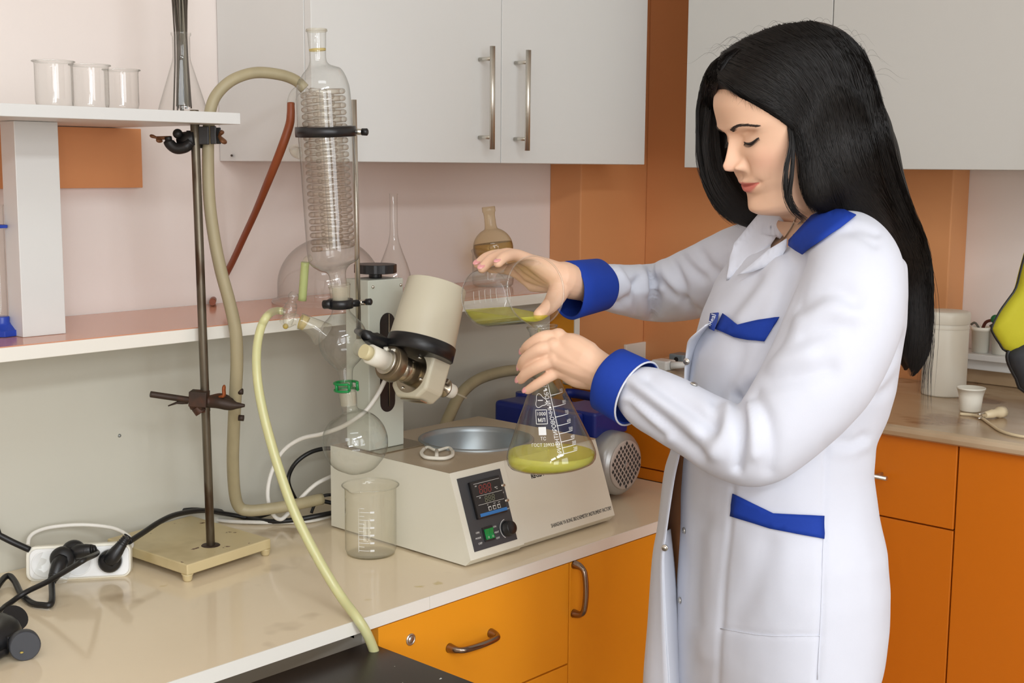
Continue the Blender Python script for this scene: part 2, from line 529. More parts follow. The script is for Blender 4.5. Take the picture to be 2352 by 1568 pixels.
for y0, y1 in ((yg + 0.0015, 1.405),):
    d = MB().box(2.197, 2.216, y0, y1, 0.8065, 0.9625).build('drawer', M_ORANGE_DIM, bc2, bevel=0.0015)
    bar_handle(d, (2.1680, 1.0575, 0.8858), (2.1680, 1.1795, 0.8877), (-1, 0, 0), r=0.0045, off=0.028)
    MB().box(2.1985, 2.216, y0, y1, 0.08, 0.8035).build('door', M_ORANGE_DIM, bc2, bevel=0.0015)
MB().box(2.197, 2.216, 0.45, yg - 0.0015, 0.08, 0.9625).build('door', M_ORANGE_DIM, bc2, bevel=0.0015)
MB().box(2.1975, 2.216, 1.408, 1.84, 0.8065, 0.9625).build('drawer', M_ORANGE_DIM, bc2, bevel=0.0015)
MB().box(2.1985, 2.216, 1.408, 1.84, 0.78, 0.8035).build('door', M_ORANGE_DIM, bc2, bevel=0.0015)
# white trunking on the right wall
trk = thing('cable_trunking', 'white trunking box along the right wall above the marble strip', 'trunking', (2.6, 0.8, 1.018))
zt = (2.7200, 1.1140, 1.0080)[2]
zt2 = (2.7200, 1.1167, 1.0554)[2]
MB().box(2.720, 2.7765, 0.25, 1.192, 1.0185, zt2 - 0.014).build('duct', M_WHITE_LAM, trk, bevel=0.002)
MB().box(2.700, 2.7765, 0.25, 1.192, zt2 - 0.0135, zt2).build('cover', M_WHITE_LAM, trk, bevel=0.002)
tag(MB().box(*sorted(((2.6110, 2.0140, 0.9727)[0], (2.6987, 2.0140, 0.9638)[0])), 2.005, 2.0145, *sorted(((2.6449, 2.0140, 0.9487)[2], (2.6433, 2.0140, 0.9968)[2]))).build('wall_plate', M_WHITE_EDGE, bevel=0.002),
    'cream cover plate on the orange column behind the hands', 'plate')

# ---------------- materials for the apparatus ----------------
G_CLEAR = glass('clear_glass', edge=(0.40, 0.40, 0.36), ior=1.6, edge_pow=3.0, haze=0.025)
G_THIN = glass('thin_clear_glass', tint=(0.975, 0.975, 0.97), edge=(0.50, 0.48, 0.45), ior=1.6, edge_pow=3.0, haze=0.03)
G_OLD = glass('yellowed_glass', tint=(0.965, 0.95, 0.90), edge=(0.42, 0.40, 0.30), ior=1.6, haze=0.10)
G_FROST = mat('ground_glass', srgb(205, 198, 176), 0.6)
G_FROST.node_tree.nodes['Principled BSDF'].inputs['Alpha'].default_value = 0.45
M_BATH = mat('cream_enamel', srgb(230, 227, 212), 0.42, noise=0.02, nscale=5, bump=0.02, bscale=300)
M_BATHTOP = mat('bath_top_enamel', srgb(186, 168, 142), 0.24, noise=0.05, nscale=6)
M_COL = mat('grey_green_enamel', srgb(200, 203, 190), 0.4)
M_MOTOR = mat('ivory_plastic', srgb(216, 209, 186), 0.36)
M_BLACK = mat('black_plastic', srgb(26, 26, 28), 0.35)
M_BLACKR = mat('black_rubber_cable', srgb(24, 23, 24), 0.42)
M_STEEL = mat('satin_steel', srgb(178, 168, 150), 0.25, 1.0)
M_ALU = mat('grey_aluminium_paint', srgb(178, 178, 176), 0.33, 0.55)
M_ALUB = mat('aluminium_bowl', srgb(165, 172, 175), 0.38, 0.7, noise=0.12, nscale=14)
M_PTFE = mat('white_ptfe', srgb(242, 238, 224), 0.4)
M_WCABLE = mat('white_cable', srgb(236, 232, 224), 0.4)
M_GREEN = mat('green_plastic', srgb(20, 140, 70), 0.35)
M_PANEL = mat('charcoal_panel', srgb(62, 64, 68), 0.4)
M_DISP = mat('display_black', srgb(16, 14, 16), 0.15)
M_INK = mat('black_print', srgb(40, 40, 40), 0.6)
M_WINK = mat('white_print', srgb(225, 225, 222), 0.6)
M_HOSE = mat('aged_rubber_hose', srgb(168, 156, 124), 0.5, noise=0.2, nscale=30, stretch=(1, 1, 0.3), bump=0.08, bscale=60)
M_BRHOSE = mat('brown_rubber_hose', srgb(140, 70, 36), 0.45, noise=0.1, nscale=20)
M_SIL = mat('yellowed_silicone', srgb(205, 203, 150), 0.3, noise=0.05, nscale=30, sss=0.3)
M_SILG = mat('green_yellow_silicone', srgb(190, 200, 130), 0.35)
M_SILG.node_tree.nodes['Principled BSDF'].inputs['Alpha'].default_value = 0.75
M_RUST = mat('rusty_iron', srgb(58, 44, 35), 0.55, 0.35, noise=0.4, nscale=25, spots=[(srgb(92, 54, 34), 18, 0.55, 0.7)], bump=0.1, bscale=200)
M_ROD = mat('tarnished_steel_rod', srgb(108, 100, 86), 0.36, 0.75, noise=0.35, nscale=40, stretch=(1, 1, 0.25), spots=[(srgb(72, 54, 40), 30, 0.55, 0.65)])
M_BRACKET = mat('black_cast_iron', srgb(30, 29, 28), 0.45, 0.2, noise=0.2, nscale=30)
M_BRASS = mat('rusty_wing_nut', srgb(120, 78, 48), 0.5, 0.3, noise=0.25, nscale=40)
M_IVORY = mat('chipped_ivory_paint', srgb(208, 190, 146), 0.42, noise=0.06, nscale=10, spots=[(srgb(96, 56, 32), 55, 0.68, 0.71), (srgb(178, 158, 112), 9, 0.55, 0.75)])
M_BLUEP = mat('blue_pump_paint', srgb(24, 40, 120), 0.35)
M_BLUE = mat('blue_plastic', srgb(28, 62, 165), 0.35)

def lathe_px(stations, mname, parent, name, n=40, cap0=False, cap1=False):
    """Turned part whose centre line is a list of (world point, radius) stations."""
    pts = [Vector(p) for p, r in stations]
    rs = [r for p, r in stations]
    return MB().tube(pts, rs, n, False).build(name, mname, parent)

def dense(st, k=6):
    P = spline([Vector(p) for p, r in st], k)
    R_ = [Vector((r, 0, 0)) for p, r in st]
    Rr = [max(0.0005, v.x) for v in spline(R_, k)]
    return list(zip(P, Rr))

# ---------------- retort stand ----------------
def lerp(a, b, t):
    return Vector(a) * (1 - t) + Vector(b) * t
N_, R_c = Vector((1.121, 1.740, 0)), Vector((1.305, 1.765, 0))
side = Vector((R_c.x - N_.x, R_c.y - N_.y, 0))
back = Vector((-side.y, side.x, 0)).normalized() * 0.225
back = Vector((-0.012, 0.225, 0))
st = thing('retort_stand', 'rusty retort stand with a chipped ivory iron base on the bench', 'stand', (1.21, 1.80, 0.78))
cs = [N_, R_c, R_c + back, N_ + back]
k = MB().prism([(p.x, p.y) for p in cs], 0.792, 0.810)
k.build('base', M_IVORY, st, bevel=0.002)
cc = sum(cs, Vector()) / 4
for p in cs:
    q = p + (cc - p) * 0.07
    MB().lathe([(0.006, 0.7802), (0.0075, 0.783), (0.0085, 0.790), (0.010, 0.7925)], 14, T(q.x, q.y, 0), True, True).build('foot', M_IVORY, st)
rod0 = (1.2096, 1.8042, 0.8100)
rd = 2.179
rod1 = (1.2000, 1.8060, 1.5359)
MB().cyl(rod0, rod1, 0.0072, 20).build('rod', M_ROD, st, bevel=0.0015)
MB().lathe([(0.016, 0.8101), (0.015, 0.8112), (0.008, 0.8116)], 18, T(rod0[0], rod0[1], 0), False, True).build('socket_collar', M_RUST, st)
# upper boss head holding the hose
bh = thing('clamp', 'black hose clamp with bronze wing screws near the top of the retort stand', 'clamp', (1.2079, 1.8200, 1.4890))
k = MB().cyl((1.2092, 1.8214, 1.5030), (1.2093, 1.8216, 1.4750), 0.0125, 18)
k.cyl((1.1901, 1.8319, 1.4873), (1.2021, 1.8039, 1.4901), 0.013, 14)
hook = spline([(1.1678, 1.8335, 1.4925), (1.1696, 1.8318, 1.4814), (1.1766, 1.8243, 1.4738), (1.1862, 1.8139, 1.4760), (1.1934, 1.8059, 1.4851)], 6)
k.tube(hook, [0.006] * 4 + [0.009] * (len(hook) - 8) + [0.008] * 4, 10)
k.ball((1.1784, 1.8220, 1.4974), 0.008, 12, 8)
k.build('boss_head', M_BRACKET, bh)
k = MB()
for (xa, xb, ya, yb) in ((456, 484, 292, 331), (488, 500, 291, 330)):
    fr = frame((1.2233, 1.8032, 1.4955), (0.678, -0.735, 0), (0, 0, 1))
    s_ = 2.19 / 2956.0
    k.box((xa - 478) * s_, (xb - 478) * s_, (311 - yb) * s_, (311 - ya) * s_, 0.010 if xa < 480 else 0.011, 0.017, fr)
k.box((456 - 478) * s_, (500 - 478) * s_, (311 - 329) * s_, (311 - 293) * s_, -0.022, -0.018, fr)
k.box((455 - 478) * s_, (459 - 478) * s_, (311 - 330) * s_, (311 - 292) * s_, -0.018, 0.010, fr)
k.build('jaw', M_BLACK, bh, bevel=0.001)
def wing(parent, c, a, b, r=0.006, m=M_BRASS):
    k = MB().tube(spline([c, lerp(c, a, 0.5), a], 4), [r * 0.5, r * 0.6, r * 0.7, r * 0.8, r * 0.9, r, r, r * 0.9, r * 0.6], 10, True, 0.5)
    k.tube(spline([c, lerp(c, b, 0.5), b], 4), [r * 0.5, r * 0.6, r * 0.7, r * 0.8, r * 0.9, r, r, r * 0.9, r * 0.6], 10, True, 0.5)
    return k.build('wing_screw', m, parent)
wing(bh, (1.1563, 1.8460, 1.4902), (1.1483, 1.8546, 1.4943), (1.1563, 1.8386, 1.4839))
MB().cyl((1.1554, 1.8470, 1.4902), (1.1706, 1.8305, 1.4911), 0.003, 10).build('screw_shaft', M_BRASS, bh)
wing(bh, (1.2353, 1.7902, 1.4949), (1.2398, 1.7853, 1.5033), (1.2390, 1.7789, 1.4830), 0.0075)
# lower clamp
lc = thing('clamp', 'rusty two-pronged clamp halfway down the retort stand', 'clamp', (1.2050, 1.8110, 1.0598))
k = MB().cyl((1.2038, 1.8123, 1.0752), (1.2052, 1.8108, 1.0398), 0.0125, 14)
k.cyl((1.1880, 1.8148, 1.0563), (1.1989, 1.7958, 1.0537), 0.012, 12)
k.cyl((1.1900, 1.8054, 1.0507), (1.1948, 1.8003, 1.0405), 0.010, 12)
k.box(-0.016, 0.013, -0.012, 0.013, -0.012, 0.015, frame((1.1959, 1.8034, 1.0641), (0.678, -0.735, -0.06), (0, 0, 1)))
k.build('boss_head', M_RUST, lc, bevel=0.001)
MB().cyl((1.1194, 1.8311, 1.0776), (1.1922, 1.8031, 1.0602), 0.0052, 14).build('arm_rod', M_RUST, lc, bevel=0.001)
MB().tube([(1.1496, 1.8274, 1.0546), (1.1617, 1.8216, 1.0589), (1.1697, 1.8173, 1.0606), (1.1776, 1.8116, 1.0603)], [0.001, 0.002, 0.0045, 0.004], 10).build('thumb_screw', M_RUST, lc)
MB().tube(spline([(1.2018, 1.7999, 1.0587), (1.2250, 1.7965, 1.0546), (1.2427, 1.7847, 1.0494), (1.2516, 1.7750, 1.0488), (1.2585, 1.7675, 1.0488)], 5),
          [0.010] * 8 + [0.010, 0.0095, 0.009, 0.008, 0.007, 0.006, 0.0055, 0.005, 0.0045, 0.004, 0.0035, 0.003, 0.0025], 12).build('jaw', M_RUST, lc)
MB().tube(spline([(1.2134, 1.8019, 1.0606), (1.2362, 1.8062, 1.0608), (1.2542, 1.8085, 1.0545), (1.2679, 1.8081, 1.0467)], 5), [0.007] * 10 + [0.006, 0.005, 0.005, 0.004, 0.003, 0.003], 12).build('jaw', M_RUST, lc)
MB().tube(spline([(1.2267, 1.7948, 1.0642), (1.2321, 1.7888, 1.0665), (1.2323, 1.7887, 1.0761), (1.2329, 1.7880, 1.0842)], 4), [0.004, 0.004, 0.005, 0.006, 0.006, 0.006, 0.006, 0.006, 0.006, 0.006, 0.006, 0.005, 0.003], 10, True, 0.5).build('wing_screw', mat('rust_orange', srgb(150, 78, 34), 0.5, 0.2), lc)
for q in (((1.2773, 1.7981, 1.0664), (1.2722, 1.8035, 1.0663)), ((1.2776, 1.7976, 1.0204), (1.2715, 1.8041, 1.0211))):
    MB().cyl(q[0], q[1], 0.0052, 10).build('bolt_end', M_RUST, lc)

# thick aged hose from the condenser over the arch, down behind the stand and along the bench
hp = [(1.3845, 1.7549, 1.5761), (1.3718, 1.7641, 1.5902), (1.3444, 1.7731, 1.5984), (1.3053, 1.7860, 1.5996), (1.2690, 1.7960, 1.5867), (1.2458, 1.8062, 1.5642), (1.2339, 1.8095, 1.5386), (1.2281, 1.8087, 1.5033), (1.2269, 1.8106, 1.4470), (1.2276, 1.8103, 1.3902),
      (1.2329, 1.8079, 1.3329), (1.2411, 1.8023, 1.2751), (1.2526, 1.7973, 1.2238), (1.2622, 1.7943, 1.1719), (1.2665, 1.7985, 1.1192), (1.2717, 1.8116, 1.0646), (1.2872, 1.8410, 0.9977), (1.3062, 1.8732, 0.9274),
      (1.3289, 1.9025, 0.8626), (1.3433, 1.9105, 0.8316), (1.3590, 1.9021, 0.8228), (1.3929, 1.8847, 0.8228), (1.4413, 1.8697, 0.8246), (1.4937, 1.8581, 0.8276)]
hs = spline(hp, 7)
tag(MB().tube(hs, [0.0094 if i < 40 else 0.0094 + min(1, (i - 40) / 60) * 0.0014 for i in range(len(hs))], 16).build('hose', M_HOSE),
    'thick aged beige hose arching from the condenser down the retort stand', 'hose')
bp_ = [(1.3758, 1.7821, 1.5534), (1.3740, 1.7802, 1.5343), (1.3732, 1.7844, 1.5140), (1.3660, 1.7990, 1.4736), (1.3722, 1.8418, 1.4236), (1.3999, 1.9194, 1.3664), (1.4281, 1.9975, 1.3143), (1.4550, 2.0764, 1.2597), (1.4668, 2.1296, 1.2176), (1.4672, 2.1535, 1.1900), (1.4041, 2.0685, 1.1890)]
bs = spline(bp_, 6)
tag(MB().tube(bs, [0.0063 + 0.0012 * math.sin(min(1, i / 30) * PI) for i in range(len(bs))], 14).build('hose', M_BRHOSE),
    'brown rubber hose hanging from the condenser down to the back of the shelf', 'hose')
hb = spline([(1.8153, 1.8600, 0.9137), (1.8525, 1.8800, 0.9377), (1.9006, 1.9000, 0.9677), (1.9658, 1.9200, 0.9875), (2.0378, 1.9300, 0.9953), (2.1162, 1.9300, 0.9944), (2.1792, 1.9200, 0.9764), (2.2101, 1.9000, 0.9316)], 6)
tag(MB().tube(hb, 0.0125, 16).build('hose', M_HOSE), 'beige hose arching up behind the water bath', 'hose')

# ---------------- rotary evaporator: bath ----------------
X0, X1 = 1.488, 1.882
bath = thing('water_bath', 'cream heating bath with control panel and steel bowl on the bench', 'water bath', (1.68, 1.64, 0.78))
# side profile (y, z); the front leans back and has a small lower chamfer
prof = [(1.473, 0.7835), (1.461, 0.795), (1.512, 0.936), (1.825, 0.936), (1.825, 0.7835)]
Myz = Matrix([[0, 0, 1, 0], [1, 0, 0, 0], [0, 1, 0, 0], [0, 0, 0, 1]])
bx, by, br = 1.713, 1.668, 0.104
shell = MB()
nseg = 48
XS = (1.6000, 1.4669, 0.8757)[0]
XS = 1.622
def front_pt(z):                  # y of the leaning front at height z
    return 1.461 + (1.512 - 1.461) * (z - 0.795) / (0.936 - 0.795)
v = []
# sides, front, back and floor
for (xa, xb) in ((X0, XS - 0.0006), (XS + 0.0006, X1)):
    dy = 0.0 if xa == X0 else 0.004
    pr = [(y + (dy if y < 1.52 else 0), z) for y, z in prof]
    n = len(pr)
    vs_ = [(xa, y, z) for y, z in pr] + [(xb, y, z) for y, z in pr]
    fs = [tuple(reversed(range(n))), tuple(range(n, 2 * n))]
    for i in range(n):
        j = (i + 1) % n
        if i == 2:
            continue              # the top is the plate with the bowl opening
        fs.append((i, j, n + j, n + i))
    shell.add(vs_, fs)
shell.build('housing', M_BATH, bath)
# top plate with a round opening
ring = [(bx + br * math.cos(2 * PI * i / nseg), by + br * math.sin(2 * PI * i / nseg)) for i in range(nseg)]
def to_rect(px_, py_):
    dx, dy = px_ - bx, py_ - by
    t = min((((X1 if dx > 0 else X0) - bx) / dx) if abs(dx) > 1e-9 else 9, (((1.825 if dy > 0 else 1.512) - by) / dy) if abs(dy) > 1e-9 else 9)
    return (bx + dx * t, by + dy * t)
angs = sorted([2 * PI * i / nseg for i in range(nseg)] + [math.atan2(yy - by, xx - bx) % (2 * PI) for xx in (X0, X1) for yy in (1.512, 1.825)])
inn = [(bx + br * math.cos(a), by + br * math.sin(a)) for a in angs]
outr = [to_rect(*p) for p in inn]
n = len(angs)
tp = MB()
tp.add([(p[0], p[1], 0.9362) for p in inn] + [(p[0], p[1], 0.9362) for p in outr], [(i, n + i, n + (i + 1) % n, (i + 1) % n) for i in range(n)])
tp.build('top_plate', M_BATHTOP, bath)
MB().lathe([(br + 0.006, 0.9364), (br + 0.0055, 0.9395), (br + 0.002, 0.9408), (br - 0.001, 0.9395), (br - 0.003, 0.930), (br - 0.004, 0.86), (br - 0.03, 0.845), (0.002, 0.843)], 56, T(bx, by, 0), False, True).build('bowl', M_ALUB, bath)
for (x, y) in ((1.53, 1.50), (1.84, 1.50), (1.53, 1.79), (1.84, 1.79)):
    MB().lathe([(0.010, 0.7802), (0.010, 0.7836)], 14, T(x, y, 0), True, True).build('foot', M_BLACK, bath)
MB().box(1.50, 1.62, 1.70, 1.80, 0.9364, 0.9384).build('mounting_plate', M_STEEL, bath, bevel=0.0005)
# control panel on the leaning front
fd = Vector((0, 1.512 - 1.461, 0.936 - 0.795)).normalized()
PF0 = frame((XS - 0.068, front_pt(0.8655), 0.8655), (1, 0, 0), fd)
PF = PF0 @ Matrix.Diagonal((1.115, 1, 1, 1))          # local X along the bench, Y up the slope, Z outward
pan = MB().box(-0.0475, 0.0475, -0.063, 0.063, 0.0002, 0.0012, PF).build('control_panel', M_PANEL, bath)
ctl = MB().box(-0.0285, 0.0375, -0.012, 0.052, 0.0012, 0.0065, PF).build('temperature_controller', M_DISP, bath, bevel=0.001)
MB().box(-0.0225, 0.0370, -0.0095, -0.004, 0.0066, 0.0069, PF).build('blue_stripe', mat('blue_stripe', srgb(50, 125, 200), 0.4), ctl)
lines = MB()
for yy in (0.047, 0.0255, 0.0105):
    lines.box(-0.0215, 0.0355, yy, yy + 0.0006, 0.0066, 0.0068, PF)
lines.build('divider_lines', M_WINK, ctl)
def seg7(mb, x, y, w_, h_, t=0.0011):
    sl = 0.12
    def bar(x0, y0, x1, y1):
        mb.add([(x0 + sl * y0, y0, 0.0066), (x1 + sl * y0, y0, 0.0066), (x1 + sl * y1, y1, 0.0066), (x0 + sl * y1, y1, 0.0066)], [(0, 1, 2, 3)], PF @ T(x, y, 0.0002))
    bar(t, 0, w_ - t, t); bar(t, h_ / 2 - t / 2, w_ - t, h_ / 2 + t / 2); bar(t, h_ - t, w_ - t, h_)
    for xx in (0, w_ - t):
        bar(xx, t, xx + t, h_ / 2 - t / 2); bar(xx, h_ / 2 + t / 2, xx + t, h_ - t)
d1 = MB()
for i in range(3):
    seg7(d1, -0.0135 + i * 0.0095, 0.0285, 0.0076, 0.0155, 0.0015)
d1.build('red_digits', mat('red_led_off', srgb(150, 62, 56), 0.4), ctl)
d2 = MB()
for i in range(3):
    seg7(d2, -0.006 + i * 0.0078, 0.0125, 0.006, 0.0112, 0.0013)
d2.build('green_digits', mat('green_led_off', srgb(122, 128, 104), 0.4), ctl)
for s_, x, y, sz in (('PV', -0.0175, 0.043, 0.0034), ('SV', -0.0145, 0.0225, 0.0034), ('\u2103', 0.0245, 0.032, 0.006), ('AT', -0.002, 0.0075, 0.0024), ('OUT', 0.013, 0.0075, 0.0024), ('ALM', 0.023, 0.0075, 0.0024)):
    text_mesh('lettering', s_, sz, PF @ T(x, y, 0.0066), M_WINK, ctl)
kb = MB()
for i, x in enumerate((0.0005, 0.0105, 0.0205)):
    kb.box(x - 0.003, x + 0.003, -0.0025, 0.0045, 0.0066, 0.0074, PF)
kb.build('keys', M_WINK, ctl)
for i, (x, s_) in enumerate(((0.0005, '\u25cb'), (0.0105, '\u25bc'), (0.0205, '\u25b2'))):
    MB().box(x - 0.0022, x + 0.0022, -0.0017, 0.0030, 0.0074, 0.0076, PF).build('key_symbol', M_DISP, ctl)
# rocker switches, knob, side screws
sw = MB().box(-0.0225, -0.0005, -0.052, -0.0275, 0.0012, 0.0035, PF).build('switch_frame', M_BLACK, bath, bevel=0.0006)
for x0 in (-0.0205, -0.0112):
    r_ = MB().prism([(-0.049, 0.0036), (-0.049, 0.0062), (-0.040, 0.0048), (-0.031, 0.0075), (-0.031, 0.0036)], x0, x0 + 0.0088, PF @ Matrix([[0, 0, 1, 0], [1, 0, 0, 0], [0, 1, 0, 0], [0, 0, 0, 1]])).build('rocker', M_GREEN, sw, bevel=0.0005)
    MB().lathe([(0.0011, 0.0066), (0.0016, 0.0066)], 14, PF @ T(x0 + 0.0044, -0.0455, 0)).build('mark', M_WINK, sw)
kn = MB().lathe([(0.0135, 0.0013), (0.0135, 0.004), (0.0125, 0.0045), (0.0118, 0.0135), (0.0105, 0.0150), (0.002, 0.0152)], 28, PF0 @ T(0.0345, -0.0405, 0), False, True).build('knob', M_BLACK, bath)
arc = MB()
for i in range(16):
    a0, a1 = math.radians(95 + i * 9), math.radians(95 + (i + 1) * 9)
    p = [(0.0345 + r_ * math.cos(a), -0.0405 + r_ * math.sin(a), 0.0014) for r_, a in ((0.0160, a0), (0.0172, a0), (0.0172, a1), (0.0160, a1))]
    arc.add(p, [(0, 3, 2, 1)], PF0)
arc.build('dial_scale', M_WINK, bath)
for s_, x, y, sz in (('ON', 0.0058, -0.0315, 0.0044), ('HEAT', 0.0075, -0.0415, 0.0042), ('OFF', 0.0072, -0.0515, 0.0046), ('ON', -0.0325, -0.0335, 0.0048),
                     ('MODE', -0.0335, -0.0425, 0.0042), ('OFF', -0.032, -0.0520, 0.0050), ('200V', 0.0425, -0.008, 0.0038), ('LP', 0.0415, 0.021, 0.0038), ('800', 0.0445, -0.039, 0.0040)):
    text_mesh('lettering', s_, sz, PF @ T(x, y, 0.0013), M_WINK, bath)
for y in (0.0335, 0.0065):
    MB().cyl(PF @ Vector((0.0378, y, 0.003)), PF @ Vector((0.0455, y, 0.0045)), 0.0026, 12).build('side_screw', M_CHROME, bath)
FW = frame((1.75, front_pt(0.83) + 0.004, 0.83), (1, 0, 0), fd)
q = (1.7905, 1.4720, 0.8089)
text_mesh('lettering', 'SHANGHAI YA RONG BIOCHEMISTRY INSTRUMENT FACTORY', 0.0100, frame((q[0], front_pt(q[2]) + 0.0038, q[2]), (1, 0, 0), fd), M_INK, bath, xscale=0.62)
q = (1.7006, 1.5000, 0.8981)
text_mesh('lettering', 'RE-52A', 0.012, frame((q[0], front_pt(q[2]) + 0.0038, q[2]), (1, 0, 0), fd), M_INK, bath, xscale=0.9, bold=0.0004)
# white clip lying on the bath
wc = thing('clip', 'white plastic joint clip lying on top of the heating bath', 'clip', (1.5799, 1.6379, 0.9365))
zc = 0.9405
k = MB().tube(spline([(1.5764, 1.6672, 0.9405), (1.5485, 1.6445, 0.9405), (1.5313, 1.6174, 0.9405), (1.5361, 1.5980, 0.9405), (1.5490, 1.5849, 0.9405), (1.5720, 1.5908, 0.9405), (1.5978, 1.6147, 0.9405)], 6), 0.0034, 10)
k.tube(spline([(1.5978, 1.6147, 0.9405), (1.6126, 1.6409, 0.9405), (1.5824, 1.6405, 0.9405), (1.5895, 1.6695, 0.9405), (1.5764, 1.6672, 0.9405)], 6), 0.0028, 10)
k.tube([(1.5824, 1.6405, 0.9405), (1.5388, 1.5952, 0.9405)], 0.0035, 10)
k.build('loop', M_PTFE, wc)

# ---------------- rotary evaporator: column, motor ----------------
rv = thing('rotary_evaporator', 'ivory rotary evaporator column and motor head behind the glass condenser', 'evaporator', (1.54, 1.75, 0.9384))
cb = MB().box(1.498, 1.582, 1.727, 1.790, 0.9386, 1.247).build('column', M_COL, rv, bevel=0.002)
sl = MB()
sx0, sx1, sz0, sz1 = (1.5243, 1.7265, 1.1233)[0], (1.5600, 1.7265, 1.1197)[0], (1.5444, 1.7265, 1.0051)[2], (1.5426, 1.7265, 1.1864)[2]
rr = (sx1 - sx0) / 2
poly = [((sx0 + sx1) / 2 + rr * math.cos(a), sz1 - rr + rr * math.sin(a)) for a in [PI * i / 10 for i in range(11)]] + [((sx0 + sx1) / 2 + rr * math.cos(a), sz0 + rr + rr * math.sin(a)) for a in [PI + PI * i / 10 for i in range(11)]]
MB().prism(poly, -1.7268, -1.7262, Mxz).build('slot', M_SHADOWGAP if False else M_BLACK, rv)
MB().cyl(((sx0 + sx1) / 2 + 0.003, 1.7255, sz0 + 0.01), ((sx0 + sx1) / 2 + 0.003, 1.7255, sz1 - 0.002), 0.0012, 8).build('lift_screw', M_STEEL, rv)
for p in ((1.5082, 1.7270, 1.2350), (1.5750, 1.7270, 1.2347)):
    MB().ball((p[0], 1.7268, p[2]), 0.0032, 12, 8).build('screw', M_CHROME, rv)
k = MB()
kc = Vector((1.542, 1.758, 0))
gear = []
for i in range(48):
    a = 2 * PI * i / 48
    r_ = 0.0385 if (i // 2) % 2 else 0.0375
    gear.append((kc.x + r_ * math.cos(a), kc.y + r_ * math.sin(a)))
k.prism(gear, 1.2565, 1.2725)
k.lathe([(0.012, 1.2475), (0.012, 1.2565)], 16, T(kc.x, kc.y, 0), True, True)
k.build('height_knob', M_BLACK, rv, bevel=0.001)
mb0, mb1 = Vector((1.5200, 1.6159, 1.1349)), Vector((1.5651, 1.6223, 1.2401))
ml = (mb1 - mb0).length
Mm = axis_matrix(mb0, mb1)
MB().lathe([(0.0585, 0.012), (0.0578, 0.02), (0.0528, ml + 0.001), (0.0522, ml + 0.0025), (0.0510, ml + 0.003)], 56, Mm, False, True).build('motor_cover', M_MOTOR, rv)
MB().lathe([(0.058, -0.013), (0.0605, -0.011), (0.0605, 0.012), (0.0585, 0.0135)], 56, Mm, True, True).build('black_band', M_BLACK, rv)
q = Vector((1.4864, 1.5866, 1.1674))
MB().ball((1.4850, 1.5851, 1.1677), 0.0026, 10, 8).build('screw', M_CHROME, rv)
ta, tb = Vector((1.4137, 1.6288, 1.1353)), Vector((1.6196, 1.6236, 1.0409))
td = (tb - ta).normalized()
TM = axis_matrix(ta, tb)                                                    # +Z runs along the drive tube
def talong(px_):
    return px_
L_all = (tb - ta).length
def on_t(f):
    return ta + td * (L_all * f)
# head block: octagonal housing around the drive tube
upv = (mb1 - mb0).normalized()
HM = Matrix.Identity(4)
hc = on_t(0.46)
zx = td
yy_ = (upv - zx * upv.dot(zx)).normalized()
xx_ = yy_.cross(zx)
HM = Matrix([[xx_.x, yy_.x, zx.x, hc.x], [xx_.y, yy_.y, zx.y, hc.y], [xx_.z, yy_.z, zx.z, hc.z], [0, 0, 0, 1]])
w2, hb_, ht_, c_ = 0.044, 0.043, 0.050, 0.018
oct_ = [(-w2 + c_, -hb_), (w2 - c_, -hb_), (w2, -hb_ + c_), (w2, ht_), (-w2, ht_), (-w2, -hb_ + c_)]
MB().prism(oct_, 0.0, 0.046, HM).build('gear_housing', M_MOTOR, rv, bevel=0.006, seg=4)
fl = MB().lathe([(0.036, -0.0012), (0.036, 0.0004)], 40, HM, True, True)
fl.build('flange_seat', M_STEEL, rv)
MB().lathe([(0.0225, -0.042), (0.0225, -0.001)], 36, HM, True, True).build('flange_tube', M_STEEL, rv)
cfl = MB().lathe([(0.0295, -0.060), (0.031, -0.058), (0.031, -0.042), (0.0295, -0.040)], 36, HM, True, True).build('coupling_ring', mat('grey_brown_metal', srgb(140, 126, 104), 0.35, 0.8), rv)
MB().lathe([(0.0225, -0.0655), (0.0225, -0.060)], 32, HM, True, True).build('inner_ring', M_CHROME, rv)
for a in (20, 110, 200, 290):
    MB().ball(HM @ Vector((0.030 * math.cos(math.radians(a)), 0.030 * math.sin(math.radians(a)), -0.002)), 0.0032, 10, 8).build('bolt', M_CHROME, rv)
MB().lathe([(0.0150, -0.104), (0.0168, -0.1035), (0.0168, -0.0655)], 32, HM, True, True).build('white_sleeve', M_PTFE, rv)
MB().lathe([(0.0125, -0.118), (0.0125, -0.104)], 28, HM, True, True).build('yellowed_joint', mat('yellowed_joint', srgb(226, 214, 170), 0.35), rv)
MB().lathe([(0.010, 0.046), (0.010, 0.084), (0.0175, 0.084), (0.0175, 0.0865)], 28, HM, True, True).build('steel_washer', M_STEEL, rv)
MB().lathe([(0.0135, 0.0865), (0.0130, 0.106), (0.012, 0.109)], 24, HM, True, True).build('white_nozzle', M_PTFE, rv)
MB().lathe([(0.0018, 0.109), (0.0016, 0.146)], 10, HM, True, True).build('capillary', G_FROST, rv)
MB().tube([(1.4501, 1.6990, 1.1640), (1.4212, 1.6426, 1.1643), (1.4417, 1.6496, 1.1543), (1.4685, 1.6497, 1.1442), (1.4879, 1.6433, 1.1376)], [0.008, 0.012, 0.015, 0.012, 0.010], 14, True, 0.7).build('tilt_bracket', M_BLACK, rv)
MB().box(-0.030, 0.022, -0.0015, 0.0005, 0.0, 0.016, HM @ T(0.0, -hb_ - 0.001, 0.01) @ Matrix.Identity(4)).build('base_plate', M_STEEL, rv)
